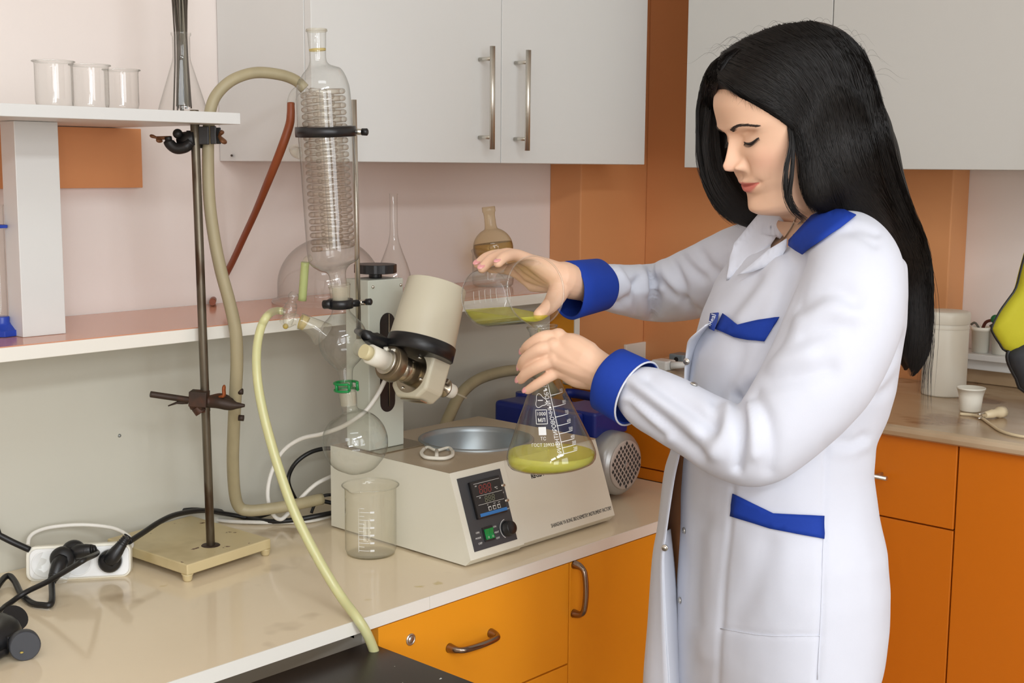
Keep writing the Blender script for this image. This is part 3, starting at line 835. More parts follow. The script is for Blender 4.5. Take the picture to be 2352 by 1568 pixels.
for p in ((1.4610, 1.6213, 1.1395), (1.4571, 1.6358, 1.1414)):
    MB().cyl(p, (Vector(p) + Vector((0.001, 0, -0.010))), 0.0042, 12).build('white_peg', M_PTFE, rv)
# steel support rod with two black ring clamps
rod = MB().cyl((1.4529, 1.7084, 1.5596), (1.4518, 1.7000, 1.1500), 0.0046, 18).build('support_rod', M_CHROME, rv)
def ring_clamp(cx, cy, rad_px, d, side_pts):
    g = MB()
    c = Vector(cx)
    g.lathe([(rad_px, -0.0075), (rad_px + 0.0035, -0.0075), (rad_px + 0.0035, 0.0075), (rad_px, 0.0075), (rad_px, -0.0075)], 44, cy @ T(0, 0, 0))
    return g

# ---------------- condenser ----------------
DG = 2.225
cn = thing('condenser', 'tall coil condenser of clear glass with receiving bulb and round flask below', 'condenser', (1.4016, 1.7005, 1.2874))
S = 2.225 / 2956.0
def stn(lst):
    return lst
body = [((1.3826, 1.7192, 1.6684), 22.5 * S), ((1.3827, 1.7191, 1.6642), 20.5 * S), ((1.3832, 1.7187, 1.6487), 19.5 * S), ((1.3836, 1.7184, 1.6331), 18.2 * S), ((1.3841, 1.7181, 1.6204), 18.8 * S), ((1.3848, 1.7174, 1.6119), 25 * S),
        ((1.3859, 1.7162, 1.6041), 40 * S), ((1.3874, 1.7147, 1.5956), 51 * S), ((1.3888, 1.7133, 1.5813), 57.5 * S), ((1.3899, 1.7122, 1.5635), 60 * S), ((1.3916, 1.7107, 1.5134), 61.5 * S), ((1.3943, 1.7081, 1.4557), 61.5 * S),
        ((1.3964, 1.7060, 1.3975), 61 * S), ((1.3985, 1.7039, 1.3390), 60 * S), ((1.3997, 1.7026, 1.3021), 59 * S), ((1.4009, 1.7013, 1.2874), 55 * S), ((1.4018, 1.7003, 1.2792), 42 * S), ((1.4028, 1.6993, 1.2733), 27 * S),
        ((1.4037, 1.6983, 1.2667), 20 * S), ((1.4049, 1.6970, 1.2541), 18.5 * S), ((1.4058, 1.6960, 1.2444), 19 * S)]
lathe_px(dense(body, 4), G_CLEAR, cn, 'jacket', 56)
mc0 = Vector((1.3825, 1.7192, 1.6691))
mcM = axis_matrix(mc0, (1.3824, 1.7194, 1.6769))
for rr_, zz_ in ((22.8, 0.0), (22.0, 0.0022)):
    MB().tube([mcM @ Vector((rr_ * S * math.cos(2 * PI * q / 36), rr_ * S * math.sin(2 * PI * q / 36), zz_)) for q in range(37)], 0.0011, 8, False).build('lip', G_OLD, cn)
MB().tube([(1.3834, 1.7186, 1.6402), (1.3836, 1.7184, 1.6367)], [18.8 * S, 18.6 * S], 32, False).build('yellow_ring', mat('yellow_stain', srgb(196, 176, 110), 0.5), cn)
ax_t, ax_b = Vector((1.3890, 1.7131, 1.5742)), Vector((1.3993, 1.7031, 1.3080))
AM = axis_matrix(ax_t, ax_b)
AL = (ax_b - ax_t).length
coil = []
turns = 23
for i in range(turns * 18 + 1):
    a = 2 * PI * i / 18
    coil.append(AM @ Vector((44 * S * math.cos(a), 44 * S * math.sin(a), AL * i / (turns * 18))))
MB().tube(coil, 6.6 * S, 8).build('coil', glass('coil_glass', tint=(0.985, 0.975, 0.955), edge=(0.55, 0.46, 0.36), edge_pow=2.2, ior=1.7), cn)
inner = []
for i in range(turns * 10 + 1):
    a = -2 * PI * i / 10
    inner.append(AM @ Vector((21 * S * math.cos(a), 21 * S * math.sin(a), AL * (0.02 + 0.96 * i / (turns * 10)))))
MB().tube(inner, 5.2 * S, 7).build('inner_coil', MATS['coil_glass'], cn)
MB().tube([ax_t, ax_b], 9 * S, 16).build('core_tube', G_CLEAR, cn)
# ground joint collar and upper vapour bulb
lathe_px(dense([((1.4058, 1.6959, 1.2489), 23 * S), ((1.4061, 1.6957, 1.2459), 25.5 * S), ((1.4063, 1.6954, 1.2422), 24 * S), ((1.4071, 1.6945, 1.2206), 21.5 * S), ((1.4075, 1.6941, 1.2072), 19.5 * S)], 4), G_OLD, cn, 'joint_socket', 40)
MB().tube([(1.4063, 1.6954, 1.2429), (1.4073, 1.6943, 1.2131)], [18.2 * S, 17.0 * S], 28, False).build('ground_joint', G_FROST, cn)
bulb = [((1.4075, 1.6941, 1.2072), 19.5 * S), ((1.4077, 1.6938, 1.1997), 22 * S), ((1.4082, 1.6933, 1.1907), 32 * S), ((1.4086, 1.6929, 1.1817), 43.5 * S), ((1.4090, 1.6924, 1.1705), 51.5 * S), ((1.4094, 1.6919, 1.1570), 55.5 * S), ((1.4098, 1.6914, 1.1434), 55 * S),
        ((1.4102, 1.6910, 1.1299), 49 * S), ((1.4106, 1.6905, 1.1186), 39.5 * S), ((1.4110, 1.6900, 1.1095), 28 * S), ((1.4115, 1.6895, 1.1020), 19 * S), ((1.4119, 1.6890, 1.0929), 16.5 * S), ((1.4125, 1.6882, 1.0777), 15 * S)]
lathe_px(dense(bulb, 4), G_CLEAR, cn, 'vapour_bulb', 48)
armL = [((1.3846, 1.7144, 1.1624), 30 * S), ((1.3751, 1.7189, 1.1711), 24 * S), ((1.3656, 1.7233, 1.1782), 20 * S), ((1.3561, 1.7277, 1.1838), 18.5 * S), ((1.3489, 1.7326, 1.1870), 19 * S)]
lathe_px(dense(armL, 4), G_OLD, cn, 'side_arm', 32)
MB().tube(spline([(1.3576, 1.7261, 1.1816), (1.3551, 1.7288, 1.1838), (1.3499, 1.7315, 1.1862)], 3), 17.0 * S, 24, False).build('yellow_ring', MATS['yellow_stain'], cn)
MB().tube([(1.4233, 1.6622, 1.1421), (1.4205, 1.6433, 1.1375), (1.4229, 1.6349, 1.1337)], [22 * S, 19.5 * S, 18 * S], 28, False).build('vapour_neck', G_OLD, cn)
# green clip and receiving flask
gm = axis_matrix((1.4125, 1.6882, 1.0732), (1.4121, 1.6887, 1.0838))
k = MB()
for z0 in (-0.007, 0.0052):
    pts = [gm @ Vector((0.0215 * math.cos(a), 0.0185 * math.sin(a), z0)) for a in [math.radians(30 + i * 12) for i in range(26)]]
    k.tube(pts, 0.0024, 8)
for a in (30, 110, 190, 260, 330):
    aa = math.radians(a)
    k.tube([gm @ Vector((0.0215 * math.cos(aa), 0.0185 * math.sin(aa), z)) for z in (-0.007, 0, 0.0052)], 0.0026, 8)
k.build('green_clip', M_GREEN, cn)
flask = [((1.4125, 1.6882, 1.0732), 17 * S), ((1.4134, 1.6872, 1.0648), 20.5 * S), ((1.4144, 1.6861, 1.0550), 20.5 * S), ((1.4153, 1.6851, 1.0413), 19 * S), ((1.4162, 1.6840, 1.0337), 18 * S), ((1.4172, 1.6829, 1.0283), 22 * S), ((1.4181, 1.6818, 1.0230), 35 * S),
         ((1.4191, 1.6808, 1.0154), 52 * S), ((1.4203, 1.6794, 1.0016), 67 * S), ((1.4214, 1.6781, 0.9863), 74 * S), ((1.4223, 1.6770, 0.9725), 75.5 * S), ((1.4232, 1.6760, 0.9572), 72 * S), ((1.4241, 1.6749, 0.9426), 62 * S), ((1.4250, 1.6738, 0.9302), 46 * S),
         ((1.4254, 1.6733, 0.9225), 28 * S), ((1.4256, 1.6730, 0.9194), 14 * S), ((1.4257, 1.6728, 0.9183), 2 * S)]
lathe_px(dense(flask, 4), G_CLEAR, cn, 'receiving_flask', 56)
MB().tube([(1.4139, 1.6866, 1.0626), (1.4155, 1.6848, 1.0398)], [19.5 * S, 18.2 * S], 32, False).build('ground_joint', G_FROST, cn)
# small lower ports
lathe_px(dense([((1.3694, 1.7499, 1.4684), 14 * S), ((1.3613, 1.7512, 1.4698), 12 * S), ((1.3543, 1.7468, 1.4733), 11 * S), ((1.3509, 1.7446, 1.4783), 11 * S)], 4), G_OLD, cn, 'open_port', 24)
MB().tube(spline([(1.3904, 1.7566, 1.5707), (1.3854, 1.7725, 1.5746), (1.3831, 1.7840, 1.5669), (1.3812, 1.7891, 1.5523)], 5), 9.5 * S, 18).build('hose_port', G_CLEAR, cn)
MB().tube(spline([(1.3789, 1.7399, 1.2922), (1.3779, 1.7483, 1.2874), (1.3758, 1.7506, 1.2769)], 4), 8 * S, 16).build('lower_port', G_OLD, cn)
MB().tube(spline([(1.3764, 1.7500, 1.2844), (1.3758, 1.7535, 1.2558), (1.3753, 1.7584, 1.2180)], 5), 9.5 * S, 14).build('short_tube', M_SILG, cn)
# ring clamps round the glass
def clamp_ring(c, axis_p, r_in, h, parent):
    M_ = axis_matrix(c, axis_p)
    return MB().lathe([(r_in, -h), (r_in + 0.0042, -h), (r_in + 0.0046, 0), (r_in + 0.0042, h), (r_in, h), (r_in, -h)], 48, M_).build('ring_clamp', M_BLACK, parent)
r1_ = clamp_ring((1.3921, 1.7102, 1.5047), (Vector((1.3921, 1.7102, 1.5047)) + Vector((-0.06, -0.02, 1))), 61.8 * S, 0.0082, rv)
MB().cyl((1.4306, 1.6908, 1.5054), (1.4423, 1.6708, 1.5048), 0.0052, 14).build('clamp_boss', M_CHROME, rv)
MB().lathe([(0.0025, -0.014), (0.0025, -0.006), (0.006, -0.005), (0.0062, 0.004), (0.004, 0.0055)], 16, axis_matrix((1.4432, 1.6697, 1.5048), (1.4558, 1.6487, 1.5041)), True, True).build('clamp_knob', M_BLACK, rv)
r2_ = clamp_ring((1.4071, 1.6945, 1.2154), (Vector((1.4071, 1.6945, 1.2154)) + Vector((-0.05, -0.02, 1))), 23 * S, 0.0075, rv)
MB().tube([(1.3816, 1.7075, 1.2147), (1.3875, 1.6938, 1.2161)], [0.0075, 0.0075], 12).build('clamp_lug', M_BLACK, rv)
MB().tube([(1.4204, 1.6875, 1.2149), (1.4375, 1.6836, 1.2147)], [0.006, 0.006], 12).build('clamp_lug', M_BLACK, rv)
MB().cyl((1.4392, 1.6891, 1.2149), (1.4451, 1.6754, 1.2163), 0.0048, 14).build('clamp_boss', M_CHROME, rv)
MB().lathe([(0.0022, -0.012), (0.0022, -0.006), (0.0055, -0.005), (0.0058, 0.004), (0.004, 0.0055)], 16, axis_matrix((1.4464, 1.6666, 1.2177), (1.4547, 1.6503, 1.2191)), True, True).build('clamp_knob', M_BLACK, rv)
# stopcock
sc = thing('stopcock', 'small glass stopcock on the left arm of the vapour bulb', 'stopcock', (1.3392, 1.7387, 1.2036))
lathe_px(dense([((1.3463, 1.7340, 1.1886), 12 * S), ((1.3417, 1.7375, 1.1901), 14 * S), ((1.3351, 1.7432, 1.1887), 16 * S), ((1.3304, 1.7468, 1.1851), 15 * S), ((1.3274, 1.7501, 1.1813), 11 * S)], 3), G_OLD, sc, 'barrel', 24)
lathe_px(dense([((1.3318, 1.7439, 1.1815), 10 * S), ((1.3340, 1.7429, 1.1925), 13 * S), ((1.3363, 1.7419, 1.2058), 15 * S), ((1.3385, 1.7410, 1.2145), 13 * S), ((1.3396, 1.7398, 1.2220), 8 * S), ((1.3411, 1.7381, 1.2294), 12 * S), ((1.3427, 1.7364, 1.2353), 8 * S)], 3), G_CLEAR, sc, 'key', 24)
k = MB()
for i in range(4):
    c0 = lerp((1.3347, 1.7436, 1.1983), (1.3369, 1.7413, 1.2161), i / 3)
    k.lathe([(13.5 * S, -0.0007), (15.5 * S, 0), (13.5 * S, 0.0007)], 24, axis_matrix(c0, Vector(c0) + Vector((0.05, 0, 0.3))))
k.build('retaining_rings', G_CLEAR, sc)
lathe_px([((1.3306, 1.7466, 1.2021), 7 * S), ((1.3246, 1.7517, 1.2044), 8 * S), ((1.3182, 1.7541, 1.2047), 7 * S)], G_OLD, sc, 'outlet', 18)
MB().ball((1.3279, 1.7437, 1.1789), 6.5 * S, 12, 8).build('yellow_cap', mat('yellow_cap', srgb(186, 164, 84), 0.3), sc)
# yellowed silicone tube
yt = spline([(1.3258, 1.7498, 1.2044), (1.3130, 1.7519, 1.2053), (1.2036, 1.6250, 1.2173), (1.1880, 1.6200, 1.2027), (1.1764, 1.6150, 1.1792), (1.1660, 1.6050, 1.1510), (1.1611, 1.5950, 1.1156), (1.1618, 1.5850, 1.0764), (1.1642, 1.5700, 1.0310), (1.1669, 1.5500, 0.9830), (1.1727, 1.5300, 0.9347),
             (1.1796, 1.5050, 0.8908), (1.1881, 1.4750, 0.8458), (1.1965, 1.4450, 0.8074), (1.1911, 1.4060, 0.7887), (1.1974, 1.3940, 0.7701), (1.2073, 1.3910, 0.7467), (1.2199, 1.3910, 0.7147), (1.2335, 1.3910, 0.6793)], 6)
tag(MB().tube(yt, [0.0062 + 0.0014 * min(1, i / 60) for i in range(len(yt))], 14).build('tubing', M_SIL), 'yellowed silicone tube curving from the stopcock over the bench edge', 'tubing')

# ---------------- beakers ----------------
def beaker(name, label, loc, r, h, group=None, marks=False, m=None, spout=-2.2):
    t = thing(name, label, 'beaker', loc, group)
    n = 48
    mb = MB()
    prof = [(0.002, 0.002), (r * 0.86, 0.002), (r * 0.95, 0.004), (r, 0.010), (r, h * 0.92), (r * 1.015, h * 0.96), (r * 1.09, h * 0.995), (r * 1.10, h)]
    M_ = T(*loc)
    vs_, fs = [], []
    for i, (rr_, hh) in enumerate(prof):
        for k_ in range(n):
            a = 2 * PI * k_ / n
            s_ = 0.0
            if hh > h * 0.9:
                da = (a - spout + PI) % (2 * PI) - PI
                s_ = 0.16 * r * math.exp(-(da / 0.22) ** 2) * (hh - h * 0.9) / (h * 0.1)
            vs_.append(((rr_ + s_) * math.cos(a), (rr_ + s_) * math.sin(a), hh - (s_ * 0.25)))
    for i in range(len(prof) - 1):
        for k_ in range(n):
            j = (k_ + 1) % n
            fs.append((i * n + k_, i * n + j, (i + 1) * n + j, (i + 1) * n + k_))
    mb.add(vs_, fs, M_, True)
    mb.build('wall', m or G_CLEAR, t)
    rim = [Vector(vs_[(len(prof) - 1) * n + k_]) for k_ in range(n)]
    MB().tube([M_ @ p for p in rim + rim[:1]], 0.0011, 8, False).build('rim', G_CLEAR, t)
    MB().lathe([(r * 0.93, 0.0008), (r * 0.9, 0.0003), (0.001, 0.0003)], 40, M_).build('base', m or G_CLEAR, t)
    if marks:
        g = MB()
        def curved(a0, a1, z0, z1):
            k_ = max(1, int(abs(a1 - a0) / 0.06))
            for q_ in range(k_):
                b0, b1 = a0 + (a1 - a0) * q_ / k_, a0 + (a1 - a0) * (q_ + 1) / k_
                rr_ = r + 0.0003
                g.add([(rr_ * math.cos(b), rr_ * math.sin(b), z) for b, z in ((b0, z0), (b1, z0), (b1, z1), (b0, z1))], [(0, 1, 2, 3)], M_)
        for q_ in range(6):
            z = h * (0.14 + 0.11 * q_)
            curved(marks, marks + 0.42, z, z + 0.0009)
            curved(marks + 0.44, marks + 0.60, z - 0.001, z + 0.0022)
            curved(marks, marks + 0.22, z + h * 0.055, z + h * 0.055 + 0.0009)
        curved(marks - 0.02, marks, h * 0.12, h * 0.74)
        g.build('graduation', M_WINK, t)
    return t
bk = (1.4321, 1.6494, 0.7803)
beaker('beaker', 'empty glass beaker with a white scale on the bench in front of the bath', bk, 0.0445, 0.122, marks=-2.75, m=G_OLD, spout=3.4)
for i, (x, zz, r, h, lab) in enumerate(((126, 238, 0.0278, 0.069, 'leftmost small empty beaker on the white shelf'), (209, 241, 0.0278, 0.067, 'middle small empty beaker on the white shelf'), (281, 245, 0.0258, 0.063, 'rightmost small empty beaker on the white shelf beside the conical flask'))):
    p = ((0.9783, 1.8400, 1.5376), (1.0376, 1.8400, 1.5380), (1.0913, 1.8400, 1.5374))[i]
    beaker('beaker', lab, (p[0], p[1], 1.5308), r, h, 'beakers on the white shelf', m=G_THIN, spout=3.6)

# conical flask with dry stems on the white shelf
def conical(profile, loc, parent, name='body', m=None, tilt=None, n=48):
    M_ = T(*loc) if tilt is None else tilt
    return MB().lathe(profile, n, M_).build(name, m or G_CLEAR, parent)
p = (1.2363, 1.8940, 1.5407)
ef = thing('conical_flask', 'conical flask holding a bundle of dry grey stems on the white shelf', 'flask', (p[0], p[1], 1.5308))
fp = [(0.002, 0.0006), (0.034, 0.0008), (0.0385, 0.003), (0.040, 0.008), (0.038, 0.016), (0.0155, 0.088), (0.0145, 0.095), (0.0145, 0.128), (0.0165, 0.131), (0.0165, 0.135)]
conical(fp, (p[0], p[1], 1.5308), ef, m=G_THIN)
for i in range(40):
    a, rr_ = rng.uniform(0, 2 * PI), rng.uniform(0, 0.0105)
    q0 = (p[0] + rr_ * 1.5 * math.cos(a), p[1] + rr_ * 1.5 * math.sin(a), 1.535 + abs(rng.normal(0, 0.02)))
    q1 = (p[0] + rr_ * math.cos(a), p[1] + rr_ * math.sin(a), 1.66)
    a2 = a + rng.normal(0, 0.5)
    q2 = (p[0] + rr_ * 1.8 * math.cos(a2), p[1] + rr_ * 1.8 * math.sin(a2), 1.80 + rng.uniform(-0.03, 0.03))
    MB().tube(spline([q0, q1, q2], 3), 0.0013, 6).build('stem', mat('dry_stem' if i % 3 else 'dark_stem', srgb(128, 122, 108) if i % 3 else srgb(80, 70, 60), 0.7), ef)

# ---------------- on the lower shelf ----------------
ZS = 1.1808
p = (0.9300, 1.9430, 1.1808)
mcy = thing('measuring_cylinder', 'glass measuring cylinder with blue plastic foot and collar at the left edge', 'cylinder', p)
hexa = [(p[0] + 0.030 * math.cos(PI / 3 * i + 0.2), p[1] + 0.030 * math.sin(PI / 3 * i + 0.2)) for i in range(6)]
k = MB().prism(hexa, ZS + 0.0002, ZS + 0.010)
k.lathe([(0.024, 0.010), (0.014, 0.017), (0.0115, 0.021), (0.0115, 0.030)], 24, T(p[0], p[1], ZS), False, True)
k.build('foot', M_BLUE, mcy, bevel=0.001)
MB().lathe([(0.0095, 0.022), (0.0095, 0.20), (0.0105, 0.204)], 28, T(p[0], p[1], ZS)).build('tube', G_CLEAR, mcy)
MB().prism([(p[0] + 0.017 * math.cos(PI / 3 * i), p[1] + 0.017 * math.sin(PI / 3 * i)) for i in range(6)], ZS + 0.168, ZS + 0.173).build('collar', M_BLUE, mcy, bevel=0.0008)
p = (1.6043, 1.9650, 1.1859)
dome = thing('glass_dome', 'large clear glass dome with a flanged rim standing behind the condenser', 'dome', (p[0], p[1], ZS))
R0 = 0.1005
MB().lathe([(R0 + 0.011, 0.0002), (R0 + 0.012, 0.004), (R0 + 0.010, 0.008), (R0 + 0.001, 0.010), (R0, 0.016), (R0, 0.036)] + [(max(0.001, R0 * math.cos(t)), 0.036 + R0 * 0.93 * math.sin(t)) for t in [PI / 2 * i / 16 for i in range(1, 17)]], 64, T(p[0], p[1], ZS)).build('shell', G_THIN, dome)
p = (1.7900, 1.9830, 1.1713)
vf = thing('volumetric_flask', 'long-necked volumetric flask of clear glass behind the black knob', 'flask', (p[0], p[1], ZS))
MB().lathe([(0.001, 0.0005), (0.022, 0.0006), (0.030, 0.006), (0.0345, 0.018), (0.0350, 0.030), (0.0325, 0.046), (0.026, 0.066), (0.018, 0.086), (0.011, 0.106), (0.0082, 0.122), (0.0076, 0.135), (0.0076, 0.198), (0.0088, 0.201)], 40, T(p[0], p[1], ZS) @ Matrix.Scale(1.05, 4)).build('body', G_THIN, vf)
p = (2.1050, 1.9990, 1.1476)
jr = thing('jar', 'small clear glass jar on the shelf holding the round flask upright', 'jar', (p[0], p[1], ZS))
MB().lathe([(0.001, 0.0005), (0.040, 0.0006), (0.044, 0.004), (0.045, 0.012), (0.045, 0.070), (0.0475, 0.074), (0.0475, 0.078), (0.045, 0.080)], 40, T(p[0], p[1], ZS) @ Matrix.Scale(1.04, 4)).build('wall', G_THIN, jr)
rf = thing('round_flask', 'round-bottom flask with a yellowish residue standing in a jar on the shelf', 'flask', (p[0], p[1], ZS + 0.03))
Mt = T(p[0], p[1], ZS + 0.086) @ Matrix.Rotation(math.radians(-7), 4, Vector((0.74, 0.67, 0)))
RB = 0.0455
MB().lathe([(max(0.001, RB * math.cos(t)), RB * math.sin(t)) for t in [-PI / 2 + (PI / 2 + 1.18) * i / 18 for i in range(19)]] + [(0.0145, 0.044), (0.0130, 0.052), (0.0125, 0.072), (0.0135, 0.080), (0.0150, 0.082), (0.0150, 0.092), (0.0135, 0.093)], 40, Mt).build('body', glass('ochre_glass', tint=(0.93, 0.88, 0.74), edge=(0.5, 0.42, 0.26)), rf)
MB().lathe([(max(0.001, (RB - 0.001) * math.cos(t)), (RB - 0.001) * math.sin(t)) for t in [-PI / 2 + (PI / 2 + 0.25) * i / 12 for i in range(13)]], 36, Mt, False, True).build('residue', glass('residue_film', tint=(0.86, 0.78, 0.58), edge=(0.5, 0.42, 0.26), refl=0.4), rf)

# ---------------- vacuum pump ----------------
pu = thing('vacuum_pump', 'blue vacuum pump with a grey motor and perforated fan cover behind the bath', 'pump', (2.03, 1.7, 0.78))
gx, gz = 2.030, 0.853
PMx = axis_matrix((gx, 1.556, gz), (gx, 1.9, gz))
MB().lathe([(0.0, -0.0005), (0.047, -0.0005), (0.0475, 0.0), (0.058, 0.004), (0.064, 0.012), (0.065, 0.025), (0.065, 0.055), (0.062, 0.058), (0.060, 0.062), (0.060, 0.16)], 56, PMx, False, True).build('motor', M_ALU, pu)
MB().lathe([(0.002, -0.0030), (0.0485, -0.0030), (0.0505, -0.0012), (0.0505, 0.0008)], 48, PMx, True).build('fan_cover', mat('grey_pink_cover', srgb(188, 178, 170), 0.4, 0.2), pu)
holes = MB()
for i in range(-6, 7):
    for j in range(-6, 7):
        u = (i + j) * 0.0062
        v_ = (i - j) * 0.0074
        if u * u + v_ * v_ < 0.0445 ** 2 and u * u + v_ * v_ > 0.007 ** 2:
            holes.add([(u - 0.0040, v_, -0.00335), (u, v_ - 0.0052, -0.00335), (u + 0.0040, v_, -0.00335), (u, v_ + 0.0052, -0.00335)], [(0, 1, 2, 3)], PMx)
ho = holes.build('vent_holes', mat('vent_dark', srgb(52, 50, 50), 0.8), pu)
ho['kind'] = 'stuff'
MB().cyl((gx, 1.5525, gz), (gx, 1.551, gz), 0.005, 12).build('centre_screw', M_ALU, pu)
MB().box(gx - 0.05, gx + 0.05, 1.60, 1.72, 0.7802, 0.800).build('base_foot', M_BLACK, pu, bevel=0.002)
MB().box(2.005, 2.120, 1.722, 1.90, 0.7835, 0.945).build('pump_body', M_BLUEP, pu, bevel=0.010, seg=3)
MB().box(1.985, 2.095, 1.600, 1.718, 0.905, 0.958).build('terminal_box', M_BLUEP, pu, bevel=0.006, seg=3)
MB().box(1.955, 1.985, 1.628, 1.72, 0.82, 0.955).build('bracket', M_BLUEP, pu, bevel=0.006, seg=3)
MB().cyl((2.07, 1.597, 0.935), (2.09, 1.585, 0.937), 0.011, 16).build('cable_gland', M_BLACK, pu)
MB().tube(spline([(2.1659, 1.8300, 0.9490), (2.1754, 1.8000, 0.9486), (2.1529, 1.7200, 0.9501), (2.1607, 1.6900, 0.9405), (2.1640, 1.6800, 0.9128), (2.1652, 1.6800, 0.8743)], 5), 0.0105, 12).build('carry_handle', M_BLUEP, pu)
MB().tube([(2.1853, 1.8000, 0.9118), (2.2099, 1.7800, 0.9162), (2.1456, 1.6900, 0.9425)], 0.0045, 10).build('lever', M_BLACK, pu)
MB().tube(spline([(2.1659, 1.8300, 0.9460), (2.1817, 1.8300, 0.9142), (2.2007, 1.8300, 0.8817)], 4), 0.0085, 10).build('handle_post', M_BLUEP, pu)
q = (2.0874, 1.9000, 0.8987)
MB().lathe([(0.030, -0.030), (0.034, -0.006), (0.036, 0.0), (0.034, 0.006), (0.020, 0.009), (0.001, 0.010)], 32, T(q[0] + 0.015, q[1], q[2]), True, True).build('filler_cap', mat('dark_bakelite', srgb(66, 48, 34), 0.25), pu)
MB().cyl((q[0] + 0.015, q[1], 0.95), (q[0] + 0.015, q[1], q[2] - 0.025), 0.018, 16).build('filler_neck', M_BLUEP, pu)

# ---------------- cables ----------------
def cable(name, label, pts, r, m, n=7, sides=9):
    return tag(MB().tube(spline(pts, n), r, sides).build(name, m), label, 'cable')
cable('cable', 'white cable looping down from the evaporator beside the yellowed tube', [(1.5128, 1.7000, 1.0706), (1.5004, 1.7060, 1.0454), (1.4798, 1.7120, 1.0198), (1.4625, 1.7250, 1.0031), (1.4615, 1.7600, 0.9840), (1.4569, 1.8100, 0.9646), (1.4461, 1.8600, 0.9490), (1.4267, 1.8900, 0.9228), (1.4076, 1.9000, 0.8815), (1.3998, 1.9000, 0.8417), (1.4109, 1.9000, 0.8064),
      (1.4286, 1.9000, 0.7929), (1.4414, 1.8900, 0.8065), (1.4596, 1.8800, 0.8300), (1.4881, 1.8700, 0.8542), (1.5302, 1.8700, 0.8637)], 0.0040, M_WCABLE)
cable('cable', 'white cable lying on the bench from under the stand to the bath', [(1.3573, 2.0137, 0.7850), (1.3713, 1.9778, 0.7850), (1.4018, 1.9380, 0.7850), (1.4358, 1.9030, 0.7850), (1.4755, 1.8752, 0.7850), (1.5157, 1.8731, 0.7850), (1.5480, 1.8799, 0.7850)], 0.0036, M_WCABLE)
cable('cable', 'black mains cable running from the right power strip plug to the bath', [(1.0801, 1.8450, 0.8353), (1.1228, 1.8700, 0.8375), (1.1751, 1.9000, 0.8406), (1.2289, 1.9300, 0.8366), (1.3062, 1.9650, 0.8211), (1.4011, 2.0201, 0.7870), (1.4044, 1.9551, 0.7870), (1.4210, 1.9166, 0.7870), (1.4530, 1.8856, 0.7900), (1.4873, 1.8637, 0.7950), (1.5307, 1.8589, 0.7950)], 0.0048, M_BLACKR)
cable('cable', 'black cable along the wall from the stand base up to the bath', [(1.1790, 2.0667, 0.7860), (1.2345, 2.1004, 0.7860), (1.2907, 2.1015, 0.7880), (1.2916, 1.9850, 0.8218), (1.3670, 1.9850, 0.7988), (1.4102, 1.9700, 0.7863), (1.4484, 1.9600, 0.7892), (1.4862, 1.9550, 0.8026), (1.5245, 1.9500, 0.8041), (1.5594, 1.9400, 0.7958), (1.5813, 1.9200, 0.7884)], 0.0042, M_BLACKR)
cable('cable', 'black cable arching up behind the round flask of the condenser', [(1.5110, 1.9600, 0.8013), (1.4872, 1.9500, 0.8378), (1.4876, 1.9500, 0.8591), (1.4970, 1.9400, 0.8831), (1.5210, 1.9300, 0.8996), (1.5503, 1.9200, 0.9051), (1.5826, 1.9000, 0.9031)], 0.0042, M_BLACKR)
cable('cable', 'thin black cable curled behind the yellowed tube next to the bath', [(1.5163, 1.9200, 0.7835), (1.5240, 1.9200, 0.7976), (1.5381, 1.9200, 0.8105), (1.5516, 1.9100, 0.8150), (1.5705, 1.9000, 0.8116)], 0.003, M_BLACKR)

# ---------------- power strip and plugs ----------------
s0, s1 = Vector((0.962, 1.925, 0.7805)), Vector((1.078, 1.842, 0.7805))
ux = (s1 - s0).normalized()
nrm = Vector((ux.y, -ux.x, 0)).normalized()
if nrm.y > 0:
    nrm = -nrm
upn = (Vector((0, 0, 1)) - nrm * 0.22).normalized()
q0 = Vector((1.0060, 1.8772, 0.7805))
SF = frame((q0.x, q0.y, 0.7805), ux, upn)                                  # X along the strip, Y up its face, Z towards the viewer
Lh, Hh = 0.0815, 0.057
ps = thing('power_strip', 'white three-way power strip standing on edge at the left of the bench', 'power strip', (q0.x, q0.y, 0.7805))
def rrect(x0, x1, y0, y1, r, n=6):
    out = []
    for cx_, cy_, a0 in ((x1 - r, y0 + r, -PI / 2), (x1 - r, y1 - r, 0), (x0 + r, y1 - r, PI / 2), (x0 + r, y0 + r, PI)):
        for i in range(n + 1):
            a = a0 + PI / 2 * i / n
            out.append((cx_ + r * math.cos(a), cy_ + r * math.sin(a)))
    return out
MB().prism(rrect(-Lh, Lh, 0.0006, Hh, 0.014), -0.040, -0.006, SF).build('body', M_PTFE, ps, bevel=0.003)
MB().prism(rrect(-Lh + 0.006, Lh - 0.002, 0.004, Hh - 0.004, 0.012), -0.006, 0.0, SF).build('face', mat('white_socket_plastic', srgb(238, 238, 236), 0.3), ps, bevel=0.002)
for xx in (-0.051, 0.0, 0.050):
    so = MB().lathe([(0.0215, 0.0004), (0.0205, 0.0016), (0.0190, 0.0006), (0.0185, 0.0002), (0.001, 0.0002)], 32, SF @ T(xx, Hh / 2, 0)).build('socket', MATS['white_socket_plastic'], ps)
MB().ball(SF @ Vector((0.020, Hh / 2 + 0.006, 0.001)), 0.0022, 8, 6).build('yellow_tag', MATS['yellow_cap'], ps)
